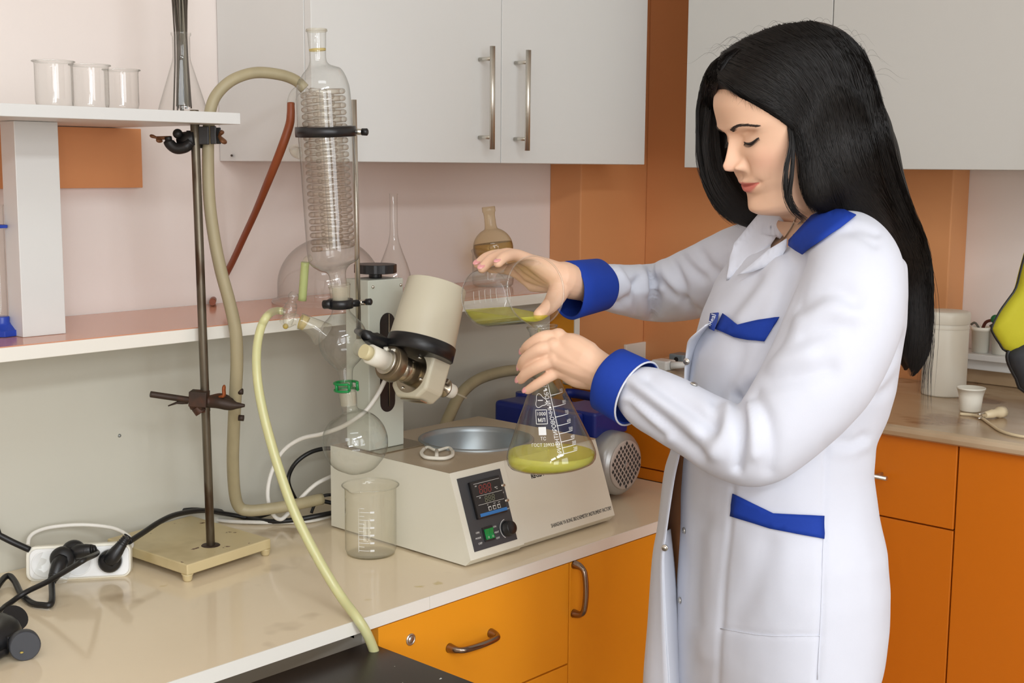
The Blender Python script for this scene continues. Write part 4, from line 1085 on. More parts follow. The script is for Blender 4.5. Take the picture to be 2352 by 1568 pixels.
cable('cable', 'white cable arching over the back of the power strip', [(1.0942, 1.8700, 0.8137), (1.1061, 1.8800, 0.8180), (1.1126, 1.9000, 0.8260), (1.1093, 1.9300, 0.8328), (1.0953, 1.9550, 0.8367), (1.0624, 1.9750, 0.8418), (1.0206, 1.9850, 0.8445), (0.9935, 1.9850, 0.8426), (0.9778, 1.9800, 0.8366), (0.9692, 1.9700, 0.8272)], 0.0034, M_WCABLE)
cable('cable', 'black cable entering the left end of the power strip', [(-0.45, 1.93, 0.786), (0.20, 1.94, 0.786), (0.55, 1.955, 0.789), (0.74, 1.965, 0.815), (0.8932, 1.9650, 0.8732), (0.9162, 1.9550, 0.8576), (0.9325, 1.9450, 0.8454), (0.9546, 1.9350, 0.8304)], 0.0052, M_BLACKR)
def plug(label, fx, fy, cable_dir, cable_len=0.040, r=0.0185, loc=None):
    """Round moulded plug whose ribbed tail leaves sideways along cable_dir (in strip coordinates)."""
    c = SF @ Vector((fx, fy, 0.001)) if loc is None else Vector(loc)
    t = thing('plug', label, 'plug', c)
    zz = SF.to_3x3() @ Vector((0, 0, 1))
    cd = (SF.to_3x3() @ Vector(cable_dir)).normalized()
    cd = (cd - zz * cd.dot(zz) * 0.6).normalized()
    MB().lathe([(r, 0.0005), (r, 0.010), (r * 0.92, 0.013), (r * 0.7, 0.018), (0.001, 0.020)], 28, axis_matrix(c, c + zz)).build('cap', M_BLACK, t)
    a = c + zz * 0.011
    MB().tube(spline([a, a + cd * 0.014 + zz * 0.006, a + cd * 0.03 + zz * 0.008, a + cd * cable_len + zz * 0.009], 4), [0.012, 0.012, 0.0125, 0.0125, 0.012, 0.011, 0.0105, 0.0095, 0.009, 0.008, 0.0075, 0.007, 0.0065], 12).build('grip', M_BLACK, t)
    e = a + cd * cable_len + zz * 0.009
    for i in range(5):
        q_ = e - cd * (0.012 - i * 0.0038)
        MB().lathe([(0.0062, -0.0012), (0.0088 - i * 0.0005, -0.0008), (0.0088 - i * 0.0005, 0.0008), (0.0062, 0.0012)], 12, axis_matrix(q_, q_ + cd)).build('rib', M_BLACK, t)
    return e
e1 = plug('round black plug in the right socket of the power strip', 0.050, Hh / 2, (0.75, 1.0, 0), 0.046)
e2 = plug('angled black plug sticking up from the middle of the power strip', -0.006, Hh / 2 + 0.018, (0.95, 0.10, 0.25), 0.032, r=0.019)
cpl = SF @ Vector((-0.021, Hh * 0.66, 0.016))
e3 = plug('front black plug with a ribbed tail pointing down at the bench', 0, 0, (-0.38, -0.95, 0.9), 0.038, r=0.0195, loc=cpl)
cable('cable', 'black cable slanting from the angled plug across the power strip to the lower left', [e2, e2 + Vector((0.004, -0.006, -0.006)), (0.9515, 1.7518, 0.8550), (0.9379, 1.7617, 0.8450), (0.9189, 1.8080, 0.8150), (0.8949, 1.8385, 0.7950), (0.8624, 1.8295, 0.7860), (0.7991, 1.7873, 0.7860), (0.45, 1.60, 0.786), (-0.45, 1.58, 0.786)], 0.0042, M_BLACKR)
cable('cable', 'black cable looping on the bench from the front plug', [e3, (0.9121, 1.7866, 0.7880), (0.8996, 1.7937, 0.7860), (0.8939, 1.8166, 0.7860), (0.9039, 1.8672, 0.7860), (0.9188, 1.9167, 0.7900), (0.9227, 1.9449, 0.7920), (0.9080, 1.9373, 0.7900), (0.8779, 1.9001, 0.7860), (0.8377, 1.8274, 0.7860), (0.70, 1.66, 0.786), (0.72, 1.62, 0.789), (0.765, 1.63, 0.795)], 0.0050, M_BLACKR)
# clear wrapper hanging on the strip
WRP = glass('clear_wrapper', tint=(0.93, 0.94, 0.94), edge=(0.7, 0.72, 0.72), ior=1.5, haze=0.16)
wr = MB()
wv = []
for j in range(7):
    for i in range(5):
        u, v_ = i / 4, j / 6
        px_ = SF @ Vector((-0.073 + 0.050 * u + 0.022 * v_, Hh * 0.02 + Hh * 0.86 * v_ - 0.016 * u, 0.006 + 0.010 * math.sin(3.1 * u + 2 * v_) ** 2 + 0.004 * math.sin(9 * u + 5 * v_)))
        wv.append(px_)
wr.add(wv, [(j * 5 + i, j * 5 + i + 1, (j + 1) * 5 + i + 1, (j + 1) * 5 + i) for j in range(6) for i in range(4)], None, True)
tag(wr.build('wrapper', WRP), 'crumpled clear plastic wrapper hanging over the left of the power strip', 'wrapper')
# loose black plugs in the lower left corner
lp = thing('plug', 'loose grey-black plug with a round face lying at the lower left', 'plug', (0.8002, 1.6554, 0.7802))
fc = Vector((0.7884, 1.6264, 0.8000))
dirv = (Vector((0.8113, 1.6799, 0.8100)) - fc).normalized()
MB().lathe([(0.019, 0.0), (0.0205, 0.002), (0.0205, 0.014), (0.018, 0.017)], 28, axis_matrix(fc + Vector((-0.004, -0.012, 0.0005)), fc + Vector((0.004, 0.012, -0.0005))), True, True).build('cap', mat('dark_grey_plastic', srgb(58, 60, 66), 0.45), lp)
MB().box(-0.012, 0.016, -0.010, 0.012, 0.012, 0.040, axis_matrix(fc, fc + Vector((-0.006, 0.03, 0.0)))).build('block', M_BLACK, lp, bevel=0.002)
MB().ball(fc + Vector((-0.010, -0.013, -0.006)), 0.0026, 8, 6, sz=0.5).build('yellow_speck', MATS['yellow_cap'], lp)
lp2 = thing('plug', 'loose black plug lying at the very left edge beside the round-faced one', 'plug', (0.7747, 1.6634, 0.7802))
fc2 = Vector((0.7696, 1.6571, 0.8020))
MB().tube(spline([fc2 + Vector((-0.03, 0.0, 0)), fc2, fc2 + Vector((0.018, 0.016, 0.004)), fc2 + Vector((0.020, 0.042, 0.004))], 4), 0.0195, 16).build('body', M_BLACK, lp2)
MB().lathe([(0.017, 0.0), (0.019, 0.002), (0.019, 0.010)], 24, axis_matrix(Vector((0.8121, 1.7076, 0.8060)), Vector((0.8121, 1.7076, 0.8060)) + Vector((0.1, -0.6, 0.5))), True, True).build('cap', M_BLACK, lp2)

# ---------------- things on the right-hand counter ----------------
p = (2.5578, 1.1317, 0.9850)
jw = thing('container', 'tall white plastic container with lid on the marble worktop', 'container', (p[0], p[1], 0.985))
r_ = 0.045
MB().lathe([(0.001, 0.0002), (r_ * 0.96, 0.0004), (r_, 0.004), (r_, 0.150), (r_ * 0.97, 0.152)], 40, T(p[0], p[1], 0.985)).build('body', M_PTFE, jw)
MB().lathe([(r_ * 1.02, 0.150), (r_ * 1.04, 0.152), (r_ * 1.04, 0.168), (r_ * 1.0, 0.174), (r_ * 0.9, 0.1755), (0.001, 0.1755)], 40, T(p[0], p[1], 0.985)).build('lid', M_PTFE, jw)
MB().lathe([(r_ * 1.015, 0.140), (r_ * 1.02, 0.142), (r_ * 1.015, 0.144)], 40, T(p[0], p[1], 0.985)).build('ridge', M_PTFE, jw)
p = (2.4127, 1.0114, 0.9850)
cu = thing('cup', 'small white plastic cup in front of the tall container', 'cup', (p[0], p[1], 0.985))
MB().lathe([(0.001, 0.0004), (0.0185, 0.0006), (0.020, 0.003), (0.0225, 0.030), (0.0262, 0.044), (0.0270, 0.044), (0.0270, 0.047), (0.0255, 0.047), (0.0215, 0.028), (0.018, 0.005), (0.001, 0.005)], 36, T(p[0], p[1], 0.985)).build('wall', M_PTFE, cu)
pg = thing('plug', 'cream mains plug lying on the marble worktop beside the white cup', 'plug', (2.3988, 0.9569, 0.9850))
a, b = Vector((2.3474, 0.9554, 0.9940)), Vector((2.3969, 0.9400, 0.9960))
d_ = (b - a).normalized()
M_CREAMP = mat('cream_plastic', srgb(226, 208, 172), 0.4)
MB().tube([a, lerp(a, b, 0.4), lerp(a, b, 0.55), lerp(a, b, 0.75), b], [0.006, 0.0085, 0.0075, 0.011, 0.0105], 14).build('body', M_CREAMP, pg)
for s_ in (-0.004, 0.004):
    q = a + Vector((0, 0, s_))
    MB().cyl(q, q - d_ * 0.018, 0.0016, 8).build('pin', M_CHROME, pg)
cable('cable', 'cream cord trailing over the marble worktop to the right edge', [(2.3573, 1.0074, 0.9880), (2.3623, 0.9840, 0.9880), (2.3445, 0.9596, 0.9880), (2.2988, 0.9241, 0.9880), (2.2502, 0.8843, 0.9880), (2.2308, 0.8456, 0.9880), (2.2374, 0.8028, 0.9880)], 0.0028, M_CREAMP)
for i, (p, r_, lab) in enumerate((((2.7350, 1.1313, 1.0658), 0.0205, 'white flower pot with dark stems on the trunking'), ((2.7350, 1.0893, 1.0682), 0.0185, 'second small white pot half hidden by the yellow bag'))):
    po_ = thing('plant_pot', lab, 'pot', (2.735, p[1], zt2 + 0.0002))
    MB().lathe([(0.001, 0.0002), (r_ * 0.85, 0.0004), (r_, 0.048), (r_ * 1.08, 0.048), (r_ * 1.08, 0.056), (r_, 0.056), (r_ * 0.92, 0.046), (0.001, 0.045)], 28, T(2.735, p[1], zt2 + 0.0002)).build('wall', M_PTFE, po_)
    MB().tube(spline([(2.735, p[1], zt2 + 0.043), (2.725, p[1] - 0.012, zt2 + 0.067), (2.72, p[1] - 0.03, zt2 + 0.075)], 4), 0.0035, 8).build('stem', mat('dark_red_stem', srgb(92, 40, 28), 0.6), po_)
    MB().tube(spline([(2.735, p[1], zt2 + 0.043), (2.735, p[1] + 0.014, zt2 + 0.063), (2.735, p[1] + 0.024, zt2 + 0.059)], 4), 0.0025, 8).build('stem', mat('grey_stem', srgb(100, 95, 84), 0.6), po_)
    if i == 0:
        MB().ball((2.718, p[1] - 0.036, zt2 + 0.077), 0.010, 12, 8).build('leaf', mat('leaf_green', srgb(24, 110, 62), 0.5), po_)
# mains adapters at the back of the marble worktop
q = (2.4086, 1.7426, 0.9850)
ad = thing('adapter', 'white mains adapter lying at the back of the marble worktop', 'adapter', q)
MB().box(q[0] - 0.02, q[0] + 0.02, q[1] - 0.024, q[1] + 0.02, 0.9852, 1.008).build('body', M_WHITE_LAM, ad, bevel=0.004)
MB().tube([(q[0], q[1] - 0.024, 0.997), (q[0] + 0.01, q[1] - 0.045, 0.999), (q[0] + 0.025, q[1] - 0.06, 1.0)], [0.010, 0.008, 0.006], 10).build('neck', M_WHITE_LAM, ad)
q = (2.4908, 1.7542, 0.9850)
gs = thing('socket_block', 'grey socket block beside the white adapter on the marble worktop', 'socket', q)
MB().box(q[0] - 0.015, q[0] + 0.03, q[1] - 0.02, q[1] + 0.02, 0.9852, 1.012).build('body', mat('grey_plastic', srgb(120, 130, 135), 0.4), gs, bevel=0.003)
MB().cyl((q[0] - 0.0152, q[1] - 0.002, 1.0), (q[0] - 0.0162, q[1] - 0.002, 1.0), 0.006, 12).build('hole', M_BLACK, gs)

# ---------------- yellow bag at the right edge ----------------
yb = thing('bag', 'yellow-green bag with black trim hanging at the right edge', 'bag', (2.3315, 0.8887, 1.0482))
M_YEL = mat('yellow_cloth', srgb(196, 190, 40), 0.75, noise=0.08, nscale=14, bump=0.15, bscale=300)
fr = frame((2.3500, 0.8940, 1.1743), (0.678, -0.735, 0), (0, 0, 1))
s_ = 2.35 / 2956.0
out_px = [(2480, 520), (2390, 500), (2360, 530), (2340, 610), (2330, 660), (2312, 690), (2296, 715), (2281, 748), (2281, 762), (2300, 790), (2318, 808), (2400, 840), (2480, 840)]
ol = [((x - 2352) * s_, (740 - y) * s_) for x, y in out_px]
ol = ol[::-1]
def pillow(mb, ol, th, F):
    c = Vector((sum(p[0] for p in ol) / len(ol), sum(p[1] for p in ol) / len(ol)))
    rings = []
    for f, z in ((1.0, 0.0), (0.97, th * 0.45), (0.85, th * 0.8), (0.6, th), (0.3, th * 1.02)):
        rings.append([(c.x + (p[0] - c.x) * f, c.y + (p[1] - c.y) * f, z) for p in ol])
    back_ = [[(p[0], p[1], -p[2]) for p in r] for r in rings]
    n = len(ol)
    vs_ = [p for r in rings for p in r] + [p for r in back_[1:] for p in r]
    fs = []
    for k_ in range(4):
        for i in range(n):
            j = (i + 1) % n
            fs.append((k_ * n + i, k_ * n + j, (k_ + 1) * n + j, (k_ + 1) * n + i))
    fs.append(tuple(4 * n + i for i in range(n)))
    o5 = 5 * n
    for k_ in range(4):
        for i in range(n):
            j = (i + 1) % n
            a0 = i if k_ == 0 else o5 + (k_ - 1) * n + i
            a1 = j if k_ == 0 else o5 + (k_ - 1) * n + j
            fs.append((a1, a0, o5 + k_ * n + i, o5 + k_ * n + j))
    fs.append(tuple(o5 + 3 * n + i for i in range(n - 1, -1, -1)))
    mb.add(vs_, fs, F, True)
    return mb
def dense2(ol, k=4):
    P_ = spline([(p[0], p[1], 0) for p in ol] + [(ol[0][0], ol[0][1], 0)], k)
    return [(p.x, p.y) for p in P_[:-1]]
pillow(MB(), dense2(ol, 3), 0.022, fr).build('pouch', M_YEL, yb)
MB().tube([fr @ Vector((p[0], p[1], 0.0)) for p in dense2(ol, 3)], 0.0028, 8).build('piping', M_BLACK, yb)
bl = [((x - 2352) * s_, (740 - y) * s_) for x, y in [(2480, 760), (2420, 762), (2360, 776), (2330, 795), (2316, 812), (2320, 835), (2340, 870), (2362, 900), (2480, 930)]][::-1]
pillow(MB(), dense2(bl, 3), 0.026, fr @ T(0, 0, 0.004)).build('lower_panel', mat('black_cloth', srgb(44, 46, 50), 0.7, bump=0.1, bscale=400), yb)
MB().tube([fr @ Vector((p[0], p[1], 0.006)) for p in dense2(bl, 3)], 0.0040, 8).build('piping', M_BLACK, yb)
bar_handle(c2_door, (2.418, 0.87, 1.76), (2.418, 0.87, 1.50), (-1, 0, 0), off=0.033)
top_ = fr @ Vector((0.055, 0.178, 0))
MB().tube(spline([top_, lerp(top_, (2.412, 0.872, 1.535), 0.5), (2.408, 0.872, 1.528), (2.413, 0.870, 1.540), (2.428, 0.868, 1.540), (2.434, 0.868, 1.52), lerp(top_, (2.434, 0.868, 1.52), 0.45), top_ + Vector((0.012, 0.0, -0.004))], 6), 0.0040, 10, True, 0.6).build('strap', M_BLACK, yb)

# ---------------- the woman ----------------
PO = (1.5520, 0.8981, 0.0000)
PR = -0.82641
# local axes of the figure: x to her back, y away from the bench corner side, z up; she faces -x
person = thing('person', 'long-haired woman in a white lab coat with blue trim pouring yellow liquid', 'person', PO, rotz=PR)
PM = person.matrix_world.copy()
PMI = PM.inverted()
CAMP = PMI @ Vector((0, 0, 1.45))

def attach(o, parent):
    o.parent = parent
    return o
def pbuild(mb, name, m, parent):
    return attach(mb.build(name, m), parent)

def skin_material():
    m = mat('skin', srgb(232, 190, 160), 0.48, spec=0.35, noise=0.03, nscale=40, bump=0.03, bscale=500, sss=0.10)
    nt = m.node_tree
    b = nt.nodes['Principled BSDF']
    src = b.inputs['Base Color'].links[0].from_socket
    at = nt.nodes.new('ShaderNodeAttribute')
    at.attribute_name = 'tint'
    mx = nt.nodes.new('ShaderNodeMix')
    mx.data_type = 'RGBA'
    nt.links.new(at.outputs['Fac'], mx.inputs[0])
    nt.links.new(src, mx.inputs[6])
    mx.inputs[7].default_value = srgb(205, 108, 98)
    nt.links.new(mx.outputs[2], b.inputs['Base Color'])
    return m
M_SKIN = skin_material()
M_COAT = mat('white_cotton', srgb(215, 218, 229), 0.8, spec=0.2, noise=0.012, nscale=6, bump=0.06, bscale=900, sheen=0.1)
M_CUFF = mat('royal_blue_cotton', srgb(30, 62, 158), 0.75, spec=0.2, noise=0.05, nscale=300, bump=0.08, bscale=900)
M_DRESS = mat('brown_cloth', srgb(158, 104, 62), 0.75, bump=0.05, bscale=600)
M_LINING = mat('coat_inside', srgb(222, 224, 232), 0.85)

def interp(tab, z):
    xs = [t[0] for t in tab]
    return [float(np.interp(z, xs, [t[i] for t in tab])) for i in range(1, len(tab[0]))]
def smooth_interp(tab):
    """Catmull-Rom table look-up (first column ascending)."""
    xs = np.array([t[0] for t in tab], float)
    cols = [np.array([t[i] for t in tab], float) for i in range(1, len(tab[0]))]
    def f(z):
        z = min(max(z, xs[0]), xs[-1])
        i = int(min(max(np.searchsorted(xs, z) - 1, 0), len(xs) - 2))
        h = xs[i + 1] - xs[i]
        t = (z - xs[i]) / h
        out = []
        for c in cols:
            def sl(k):
                if k == 0:
                    return (c[1] - c[0]) / (xs[1] - xs[0])
                if k == len(xs) - 1:
                    return (c[-1] - c[-2]) / (xs[-1] - xs[-2])
                d0, d1 = (c[k] - c[k - 1]) / (xs[k] - xs[k - 1]), (c[k + 1] - c[k]) / (xs[k + 1] - xs[k])
                return 0.0 if d0 * d1 <= 0 else 2 * d0 * d1 / (d0 + d1)
            m0, m1 = sl(i) * h, sl(i + 1) * h
            out.append((2 * t ** 3 - 3 * t ** 2 + 1) * c[i] + (t ** 3 - 2 * t ** 2 + t) * m0 + (-2 * t ** 3 + 3 * t ** 2) * c[i + 1] + (t ** 3 - t ** 2) * m1)
        return out
    return f

# ---- head -------------------------------------------------------------
HYAW, HPIT = math.radians(17), math.radians(18)
HF = Vector((-math.cos(HYAW) * math.cos(HPIT), -math.sin(HYAW) * math.cos(HPIT), -math.sin(HPIT)))
HU = Vector((-math.cos(HYAW) * math.sin(HPIT), -math.sin(HYAW) * math.sin(HPIT), math.cos(HPIT)))
HL = HU.cross(HF)
HB = Vector((-0.1179, -0.0500, 1.5016))
H0 = HB - HF * 0.093 - HU * 0.127
HM4 = Matrix([[HF.x, HL.x, HU.x, H0.x], [HF.y, HL.y, HU.y, H0.y], [HF.z, HL.z, HU.z, H0.z], [0, 0, 0, 1]])
#                z      front   back    width  square
f_head = smooth_interp([(-0.030, 0.030, 0.066, 0.052, 2.0), (-0.012, 0.040, 0.066, 0.053, 2.0), (-0.004, 0.060, 0.066, 0.053, 2.0), (0.003, 0.074, 0.067, 0.053, 2.05), (0.012, 0.0795, 0.068, 0.054, 2.1),
                        (0.030, 0.0785, 0.072, 0.0585, 2.15), (0.045, 0.0825, 0.077, 0.0625, 2.2), (0.068, 0.0845, 0.086, 0.067, 2.25), (0.090, 0.0845, 0.094, 0.0705, 2.3), (0.108, 0.0855, 0.098, 0.0725, 2.35),
                        (0.125, 0.0905, 0.100, 0.0735, 2.3), (0.150, 0.0915, 0.098, 0.073, 2.2), (0.172, 0.085, 0.090, 0.069, 2.1), (0.192, 0.068, 0.073, 0.057, 2.0), (0.206, 0.043, 0.047, 0.038, 2.0), (0.2135, 0.018, 0.020, 0.017, 2.0), (0.215, 0.001, 0.001, 0.001, 2.0)])
f_nose = smooth_interp([(0.056, 0.0, 0.008), (0.0625, 0.0, 0.0085), (0.0665, 0.0055, 0.0085), (0.0695, 0.0150, 0.0085), (0.0735, 0.0215, 0.0080), (0.0785, 0.0225, 0.0074), (0.086, 0.0175, 0.0062), (0.096, 0.0115, 0.0055), (0.106, 0.0060, 0.0055), (0.113, 0.0030, 0.006), (0.122, 0.0008, 0.008), (0.13, 0.0, 0.01)])
def G(v, c, s):
    return math.exp(-((v - c) / s) ** 2)
def head_point(z, ph):
    """Point on the head in head space and its colour weight; ph = 0 looks forward."""
    fr_, bk_, wd, ex = f_head(z)
    c, s = math.cos(ph), math.sin(ph)
    e = 2.0 / ex
    cx = math.copysign(abs(c) ** e, c)
    sy = math.copysign(abs(s) ** e, s)
    x = (fr_ if c > 0 else bk_) * cx
    y = wd * sy
    tint = 0.0
    if c > -0.1:
        ay = abs(y)
        k = min(1.0, max(0.0, (c + 0.1) / 0.5))
        p, sg = f_nose(z)
        d = p * math.exp(-(ay / sg) ** 2)
        d += 0.0100 * G(ay, 0.0125, 0.0055) * G(z, 0.0725, 0.0062)
        d -= 0.0040 * G(ay, 0.0195, 0.004) * G(z, 0.073, 0.008)
        d -= 0.0140 * G(ay, 0.029, 0.0155) * G(z, 0.109, 0.0105)
        d -= 0.0035 * G(ay, 0.013, 0.006) * G(z, 0.107, 0.010)
        d += 0.0075 * G(ay, 0.0305, 0.0118) * G(z, 0.1065, 0.0072)
        d -= 0.0030 * G(ay, 0.031, 0.013) * G(z, 0.1150, 0.0022)
        d -= 0.0012 * G(ay, 0.030, 0.012) * G(z, 0.0985, 0.002)
        d += 0.0030 * G(ay, 0.026, 0.020) * G(z, 0.1235, 0.0065)
        d += 0.0045 * G(ay, 0.043, 0.017) * G(z, 0.080, 0.016)
        d += 0.0015 * G(ay, 0.033, 0.012) * G(z, 0.060, 0.010)
        zm = 0.0452 + 2.6 * y * y
        d += 0.0050 * G(ay, 0.0, 0.017) * G(z, zm + 0.0055, 0.0046)
        d += 0.0052 * G(ay, 0.0, 0.0145) * G(z, zm - 0.0065, 0.0052)
        d -= 0.0042 * G(ay, 0.0, 0.021) * G(z, zm, 0.0013)
        d -= 0.0028 * G(ay, 0.0265, 0.005) * G(z, zm + 0.0005, 0.005)
        d -= 0.0009 * G(ay, 0.0, 0.0035) * G(z, 0.058, 0.005)
        d -= 0.0022 * G(ay, 0.0, 0.018) * G(z, 0.0305, 0.005)
        d += 0.0050 * G(ay, 0.0, 0.019) * G(z, 0.014, 0.011)
        x += d * k
        if ay < 0.0265:
            up = 0.0052 + 0.0012 * G(ay, 0.004, 0.003) - 0.0052 * (ay / 0.0262) ** 2
            lo = 0.0105 - 0.0105 * (ay / 0.0255) ** 2
            t = (z - zm) / max(up, 1e-4) if z > zm else (zm - z) / max(lo, 1e-4)
            tint = max(0.0, min(1.0, (1.22 - t) / 0.45)) * 0.9
        tint = max(tint, 0.18 * G(ay, 0.045, 0.02) * G(z, 0.075, 0.018))
        tint = max(tint, 0.16 * G(ay, 0.0, 0.012) * G(z, 0.076, 0.008))
    return x, y, z, tint
NP = 168
def phi_k(i):
    t = i / NP
    return 2 * PI * (t - 0.115 * math.sin(4 * PI * t) / 2 * 0.55 - 0.06 * math.sin(2 * PI * t))
# neck and trunk rings in figure space (mostly hidden by the coat)
TF = Vector((-0.93, -0.37, 0)).normalized()
TS = Vector((0.37, -0.93, 0)).normalized()
rows, tints = [], []
zs = list(np.concatenate([np.linspace(0.2149, 0.195, 7), np.linspace(0.19, 0.135, 16), np.linspace(0.132, 0.095, 30), np.linspace(0.0942, 0.060, 46), np.linspace(0.0594, 0.030, 42), np.linspace(0.029, -0.006, 20), np.linspace(-0.008, -0.028, 5)]))
for z in zs:
    row, tr = [], []
    for i in range(NP):
        x, y, zz, t = head_point(z, phi_k(i))
        row.append(HM4 @ Vector((x, y, zz)))
        tr.append(t)
    rows.append(row); tints.append(tr)
NB = Vector((0.0253, 0.0000, 1.3790))
def body_ring(c, hw, hd):
    out = []
    for i in range(NP):
        a = phi_k(i)
        out.append(c + TF * (hd * math.cos(a)) - TS * (-hw * math.sin(a)))
    return out
def low(row):
    return sum(row, Vector()) / len(row)
last = rows[-1]
lc_ = low(last)
neck_ring = body_ring(NB, 0.056, 0.056)
for k in range(1, 9):
    t = k / 8
    ts = t * t * (3 - 2 * t)
    rows.append([last[i].lerp(neck_ring[i], ts) + Vector((0, 0, 0)) for i in range(NP)])
    tints.append([0.0] * NP)
# trunk silhouettes as seen (left limit, right limit) -> half extents
def trunk(px_l, px_r, hw, sc=1.0):
    a, b = Vector(px_l), Vector(px_r)
    c = (a + b) / 2
    A = (b - a).length / 2
    hd = math.sqrt(max(0.001, A * A - (hw * 0.37) ** 2)) / 0.93
    return c, hw * sc, hd * sc
COAT_R = [((-0.0371, 0.0200, 1.3556), (0.0914, 0.0200, 1.3548), 0.120), ((-0.0727, 0.0100, 1.3291), (0.1226, 0.0100, 1.3294), 0.150), ((-0.1011, -0.0000, 1.2880), (0.1227, -0.0000, 1.2897), 0.162), ((-0.1206, -0.0000, 1.2430), (0.1260, 0.0000, 1.2449), 0.160), ((-0.1349, 0.0000, 1.1977), (0.1258, 0.0000, 1.1998), 0.152),
          ((-0.1410, 0.0000, 1.1552), (0.1254, 0.0000, 1.1573), 0.143), ((-0.1472, 0.0000, 1.1186), (0.1187, -0.0000, 1.1207), 0.138), ((-0.1402, 0.0000, 1.0818), (0.1011, -0.0000, 1.0837), 0.136), ((-0.1434, -0.0000, 1.0417), (0.0974, 0.0000, 1.0436), 0.141), ((-0.1444, -0.0000, 0.9889), (0.1034, 0.0000, 0.9908), 0.156),
          ((-0.1437, 0.0000, 0.9388), (0.1142, -0.0000, 0.9408), 0.170), ((-0.1430, 0.0000, 0.8883), (0.1177, 0.0000, 0.8904), 0.178), ((-0.1442, 0.0000, 0.8375), (0.1163, 0.0000, 0.8396), 0.182), ((-0.1447, 0.0000, 0.7862), (0.1112, -0.0000, 0.7883), 0.185), ((-0.1437, 0.0000, 0.7229), (0.0954, -0.0000, 0.7249), 0.188),
          ((-0.1409, -0.0000, 0.6367), (0.0867, 0.0000, 0.6386), 0.190)]
for k, (l, r_, hw) in enumerate(COAT_R):
    c, w_, d_ = trunk(l, r_, hw, 0.87 if k > 0 else 0.90)
    rows.append(body_ring(c, w_, d_)); tints.append([0.0] * NP)
bverts = [p for row in rows for p in row]
bfaces = []
for k in range(len(rows) - 1):
    for i in range(NP):
        j = (i + 1) % NP
        bfaces.append((k * NP + i, (k + 1) * NP + i, (k + 1) * NP + j, k * NP + j))
bfaces.append(tuple(range(NP)))
q_ = (len(rows) - 1) * NP
bfaces.append(tuple(q_ + i for i in range(NP - 1, -1, -1)))

def raw_object(name, vs_, fs):
    me = bpy.data.meshes.new(name)
    me.from_pydata([tuple(p) for p in vs_], [], fs)
    me.update()
    o = bpy.data.objects.new(name, me)
    COL.objects.link(o)
    return o
def bake_mods(o):
    bpy.context.view_layer.update()
    dg = bpy.context.evaluated_depsgraph_get()
    me = bpy.data.meshes.new_from_object(o.evaluated_get(dg))
    old = o.data
    o.modifiers.clear()
    o.data = me
    bpy.data.meshes.remove(old)
    return o
def remesh(mb, name, voxel, smooth=6, fac=0.5):
    o = raw_object(name, mb.v, mb.f)
    r_ = o.modifiers.new('r', 'REMESH')
    r_.mode = 'VOXEL'
    r_.voxel_size = voxel
    if smooth:
        s_ = o.modifiers.new('s', 'SMOOTH')
        s_.iterations = smooth
        s_.factor = fac
    bake_mods(o)
    return o

def limb(mb, pts, rs, n=16, k=5):
    """Closed tapered tube with rounded ends through pts."""
    P = spline(pts, k)
    R_ = [v.x for v in spline([Vector((r_, 0, 0)) for r_ in rs], k)]
    d0, d1 = (P[0] - P[1]).normalized(), (P[-1] - P[-2]).normalized()
    a, ra, b, rb = [], [], [], []
    for t in (0.98, 0.85, 0.5):
        a.append(P[0] + d0 * R_[0] * t); ra.append(R_[0] * math.sqrt(1 - t * t))
    for t in (0.5, 0.85, 0.98):
        b.append(P[-1] + d1 * R_[-1] * t); rb.append(R_[-1] * math.sqrt(1 - t * t))
    mb.tube(a + P + b, ra + R_ + rb, n)
    return mb

# ---- left arm and hand on the flask neck -------------------------------
FB = 0.085                               # distance of the flask axis behind the figure's own axis plane
lh = MB()
L_wr = (-0.2645, -0.0450, 1.1726)
limb(lh, [(-0.1247, -0.1600, 1.1130), (-0.1743, -0.1150, 1.1334), (-0.2215, -0.0750, 1.1545), (-0.2641, -0.0400, 1.1718), (-0.2882, -0.0280, 1.1851)], [0.034, 0.033, 0.030, 0.0265, 0.027], 20)
# palm: a fan of thick struts from the wrist to the knuckles
L_mcp = [(-0.3299, -0.0100, 1.2187), (-0.3366, -0.0200, 1.2068), (-0.3347, -0.0230, 1.1906), (-0.3284, -0.0180, 1.1743)]
for q, r0, r1 in zip(L_mcp, (0.0195, 0.020, 0.019, 0.017), (0.0125, 0.0125, 0.0115, 0.0105)):
    limb(lh, [(-0.2740, -0.0380, 1.1773), lerp((-0.2740, -0.0380, 1.1773), q, 0.5), q], [r0 + 0.004, r0, r1], 14)
limb(lh, [(-0.2914, -0.0300, 1.1938), (-0.3117, -0.0200, 1.2053), (-0.3270, -0.0150, 1.2104)], [0.024, 0.022, 0.015], 14)
limb(lh, [(-0.2822, -0.0300, 1.1700), (-0.3025, -0.0220, 1.1709), (-0.3195, -0.0180, 1.1750)], [0.020, 0.019, 0.014], 14)
L_f = [[L_mcp[0], (-0.3496, -0.0140, 1.2191), (-0.3671, -0.0020, 1.2065), (-0.3740, 0.0140, 1.1963)],
       [L_mcp[1], (-0.3544, -0.0240, 1.2037), (-0.3718, -0.0100, 1.1889), (-0.3775, 0.0060, 1.1756)],
       [L_mcp[2], (-0.3541, -0.0240, 1.1816), (-0.3704, -0.0120, 1.1694), (-0.3786, 0.0000, 1.1589)],
       [L_mcp[3], (-0.3444, -0.0200, 1.1637), (-0.3584, -0.0160, 1.1539), (-0.3690, -0.0080, 1.1451)]]
L_r = [[0.0112, 0.0092, 0.0083, 0.0070], [0.0114, 0.0096, 0.0086, 0.0073], [0.0108, 0.0092, 0.0083, 0.0071], [0.0096, 0.0080, 0.0072, 0.0062]]
for P_, R_ in zip(L_f, L_r):
    limb(lh, P_, R_, 14)
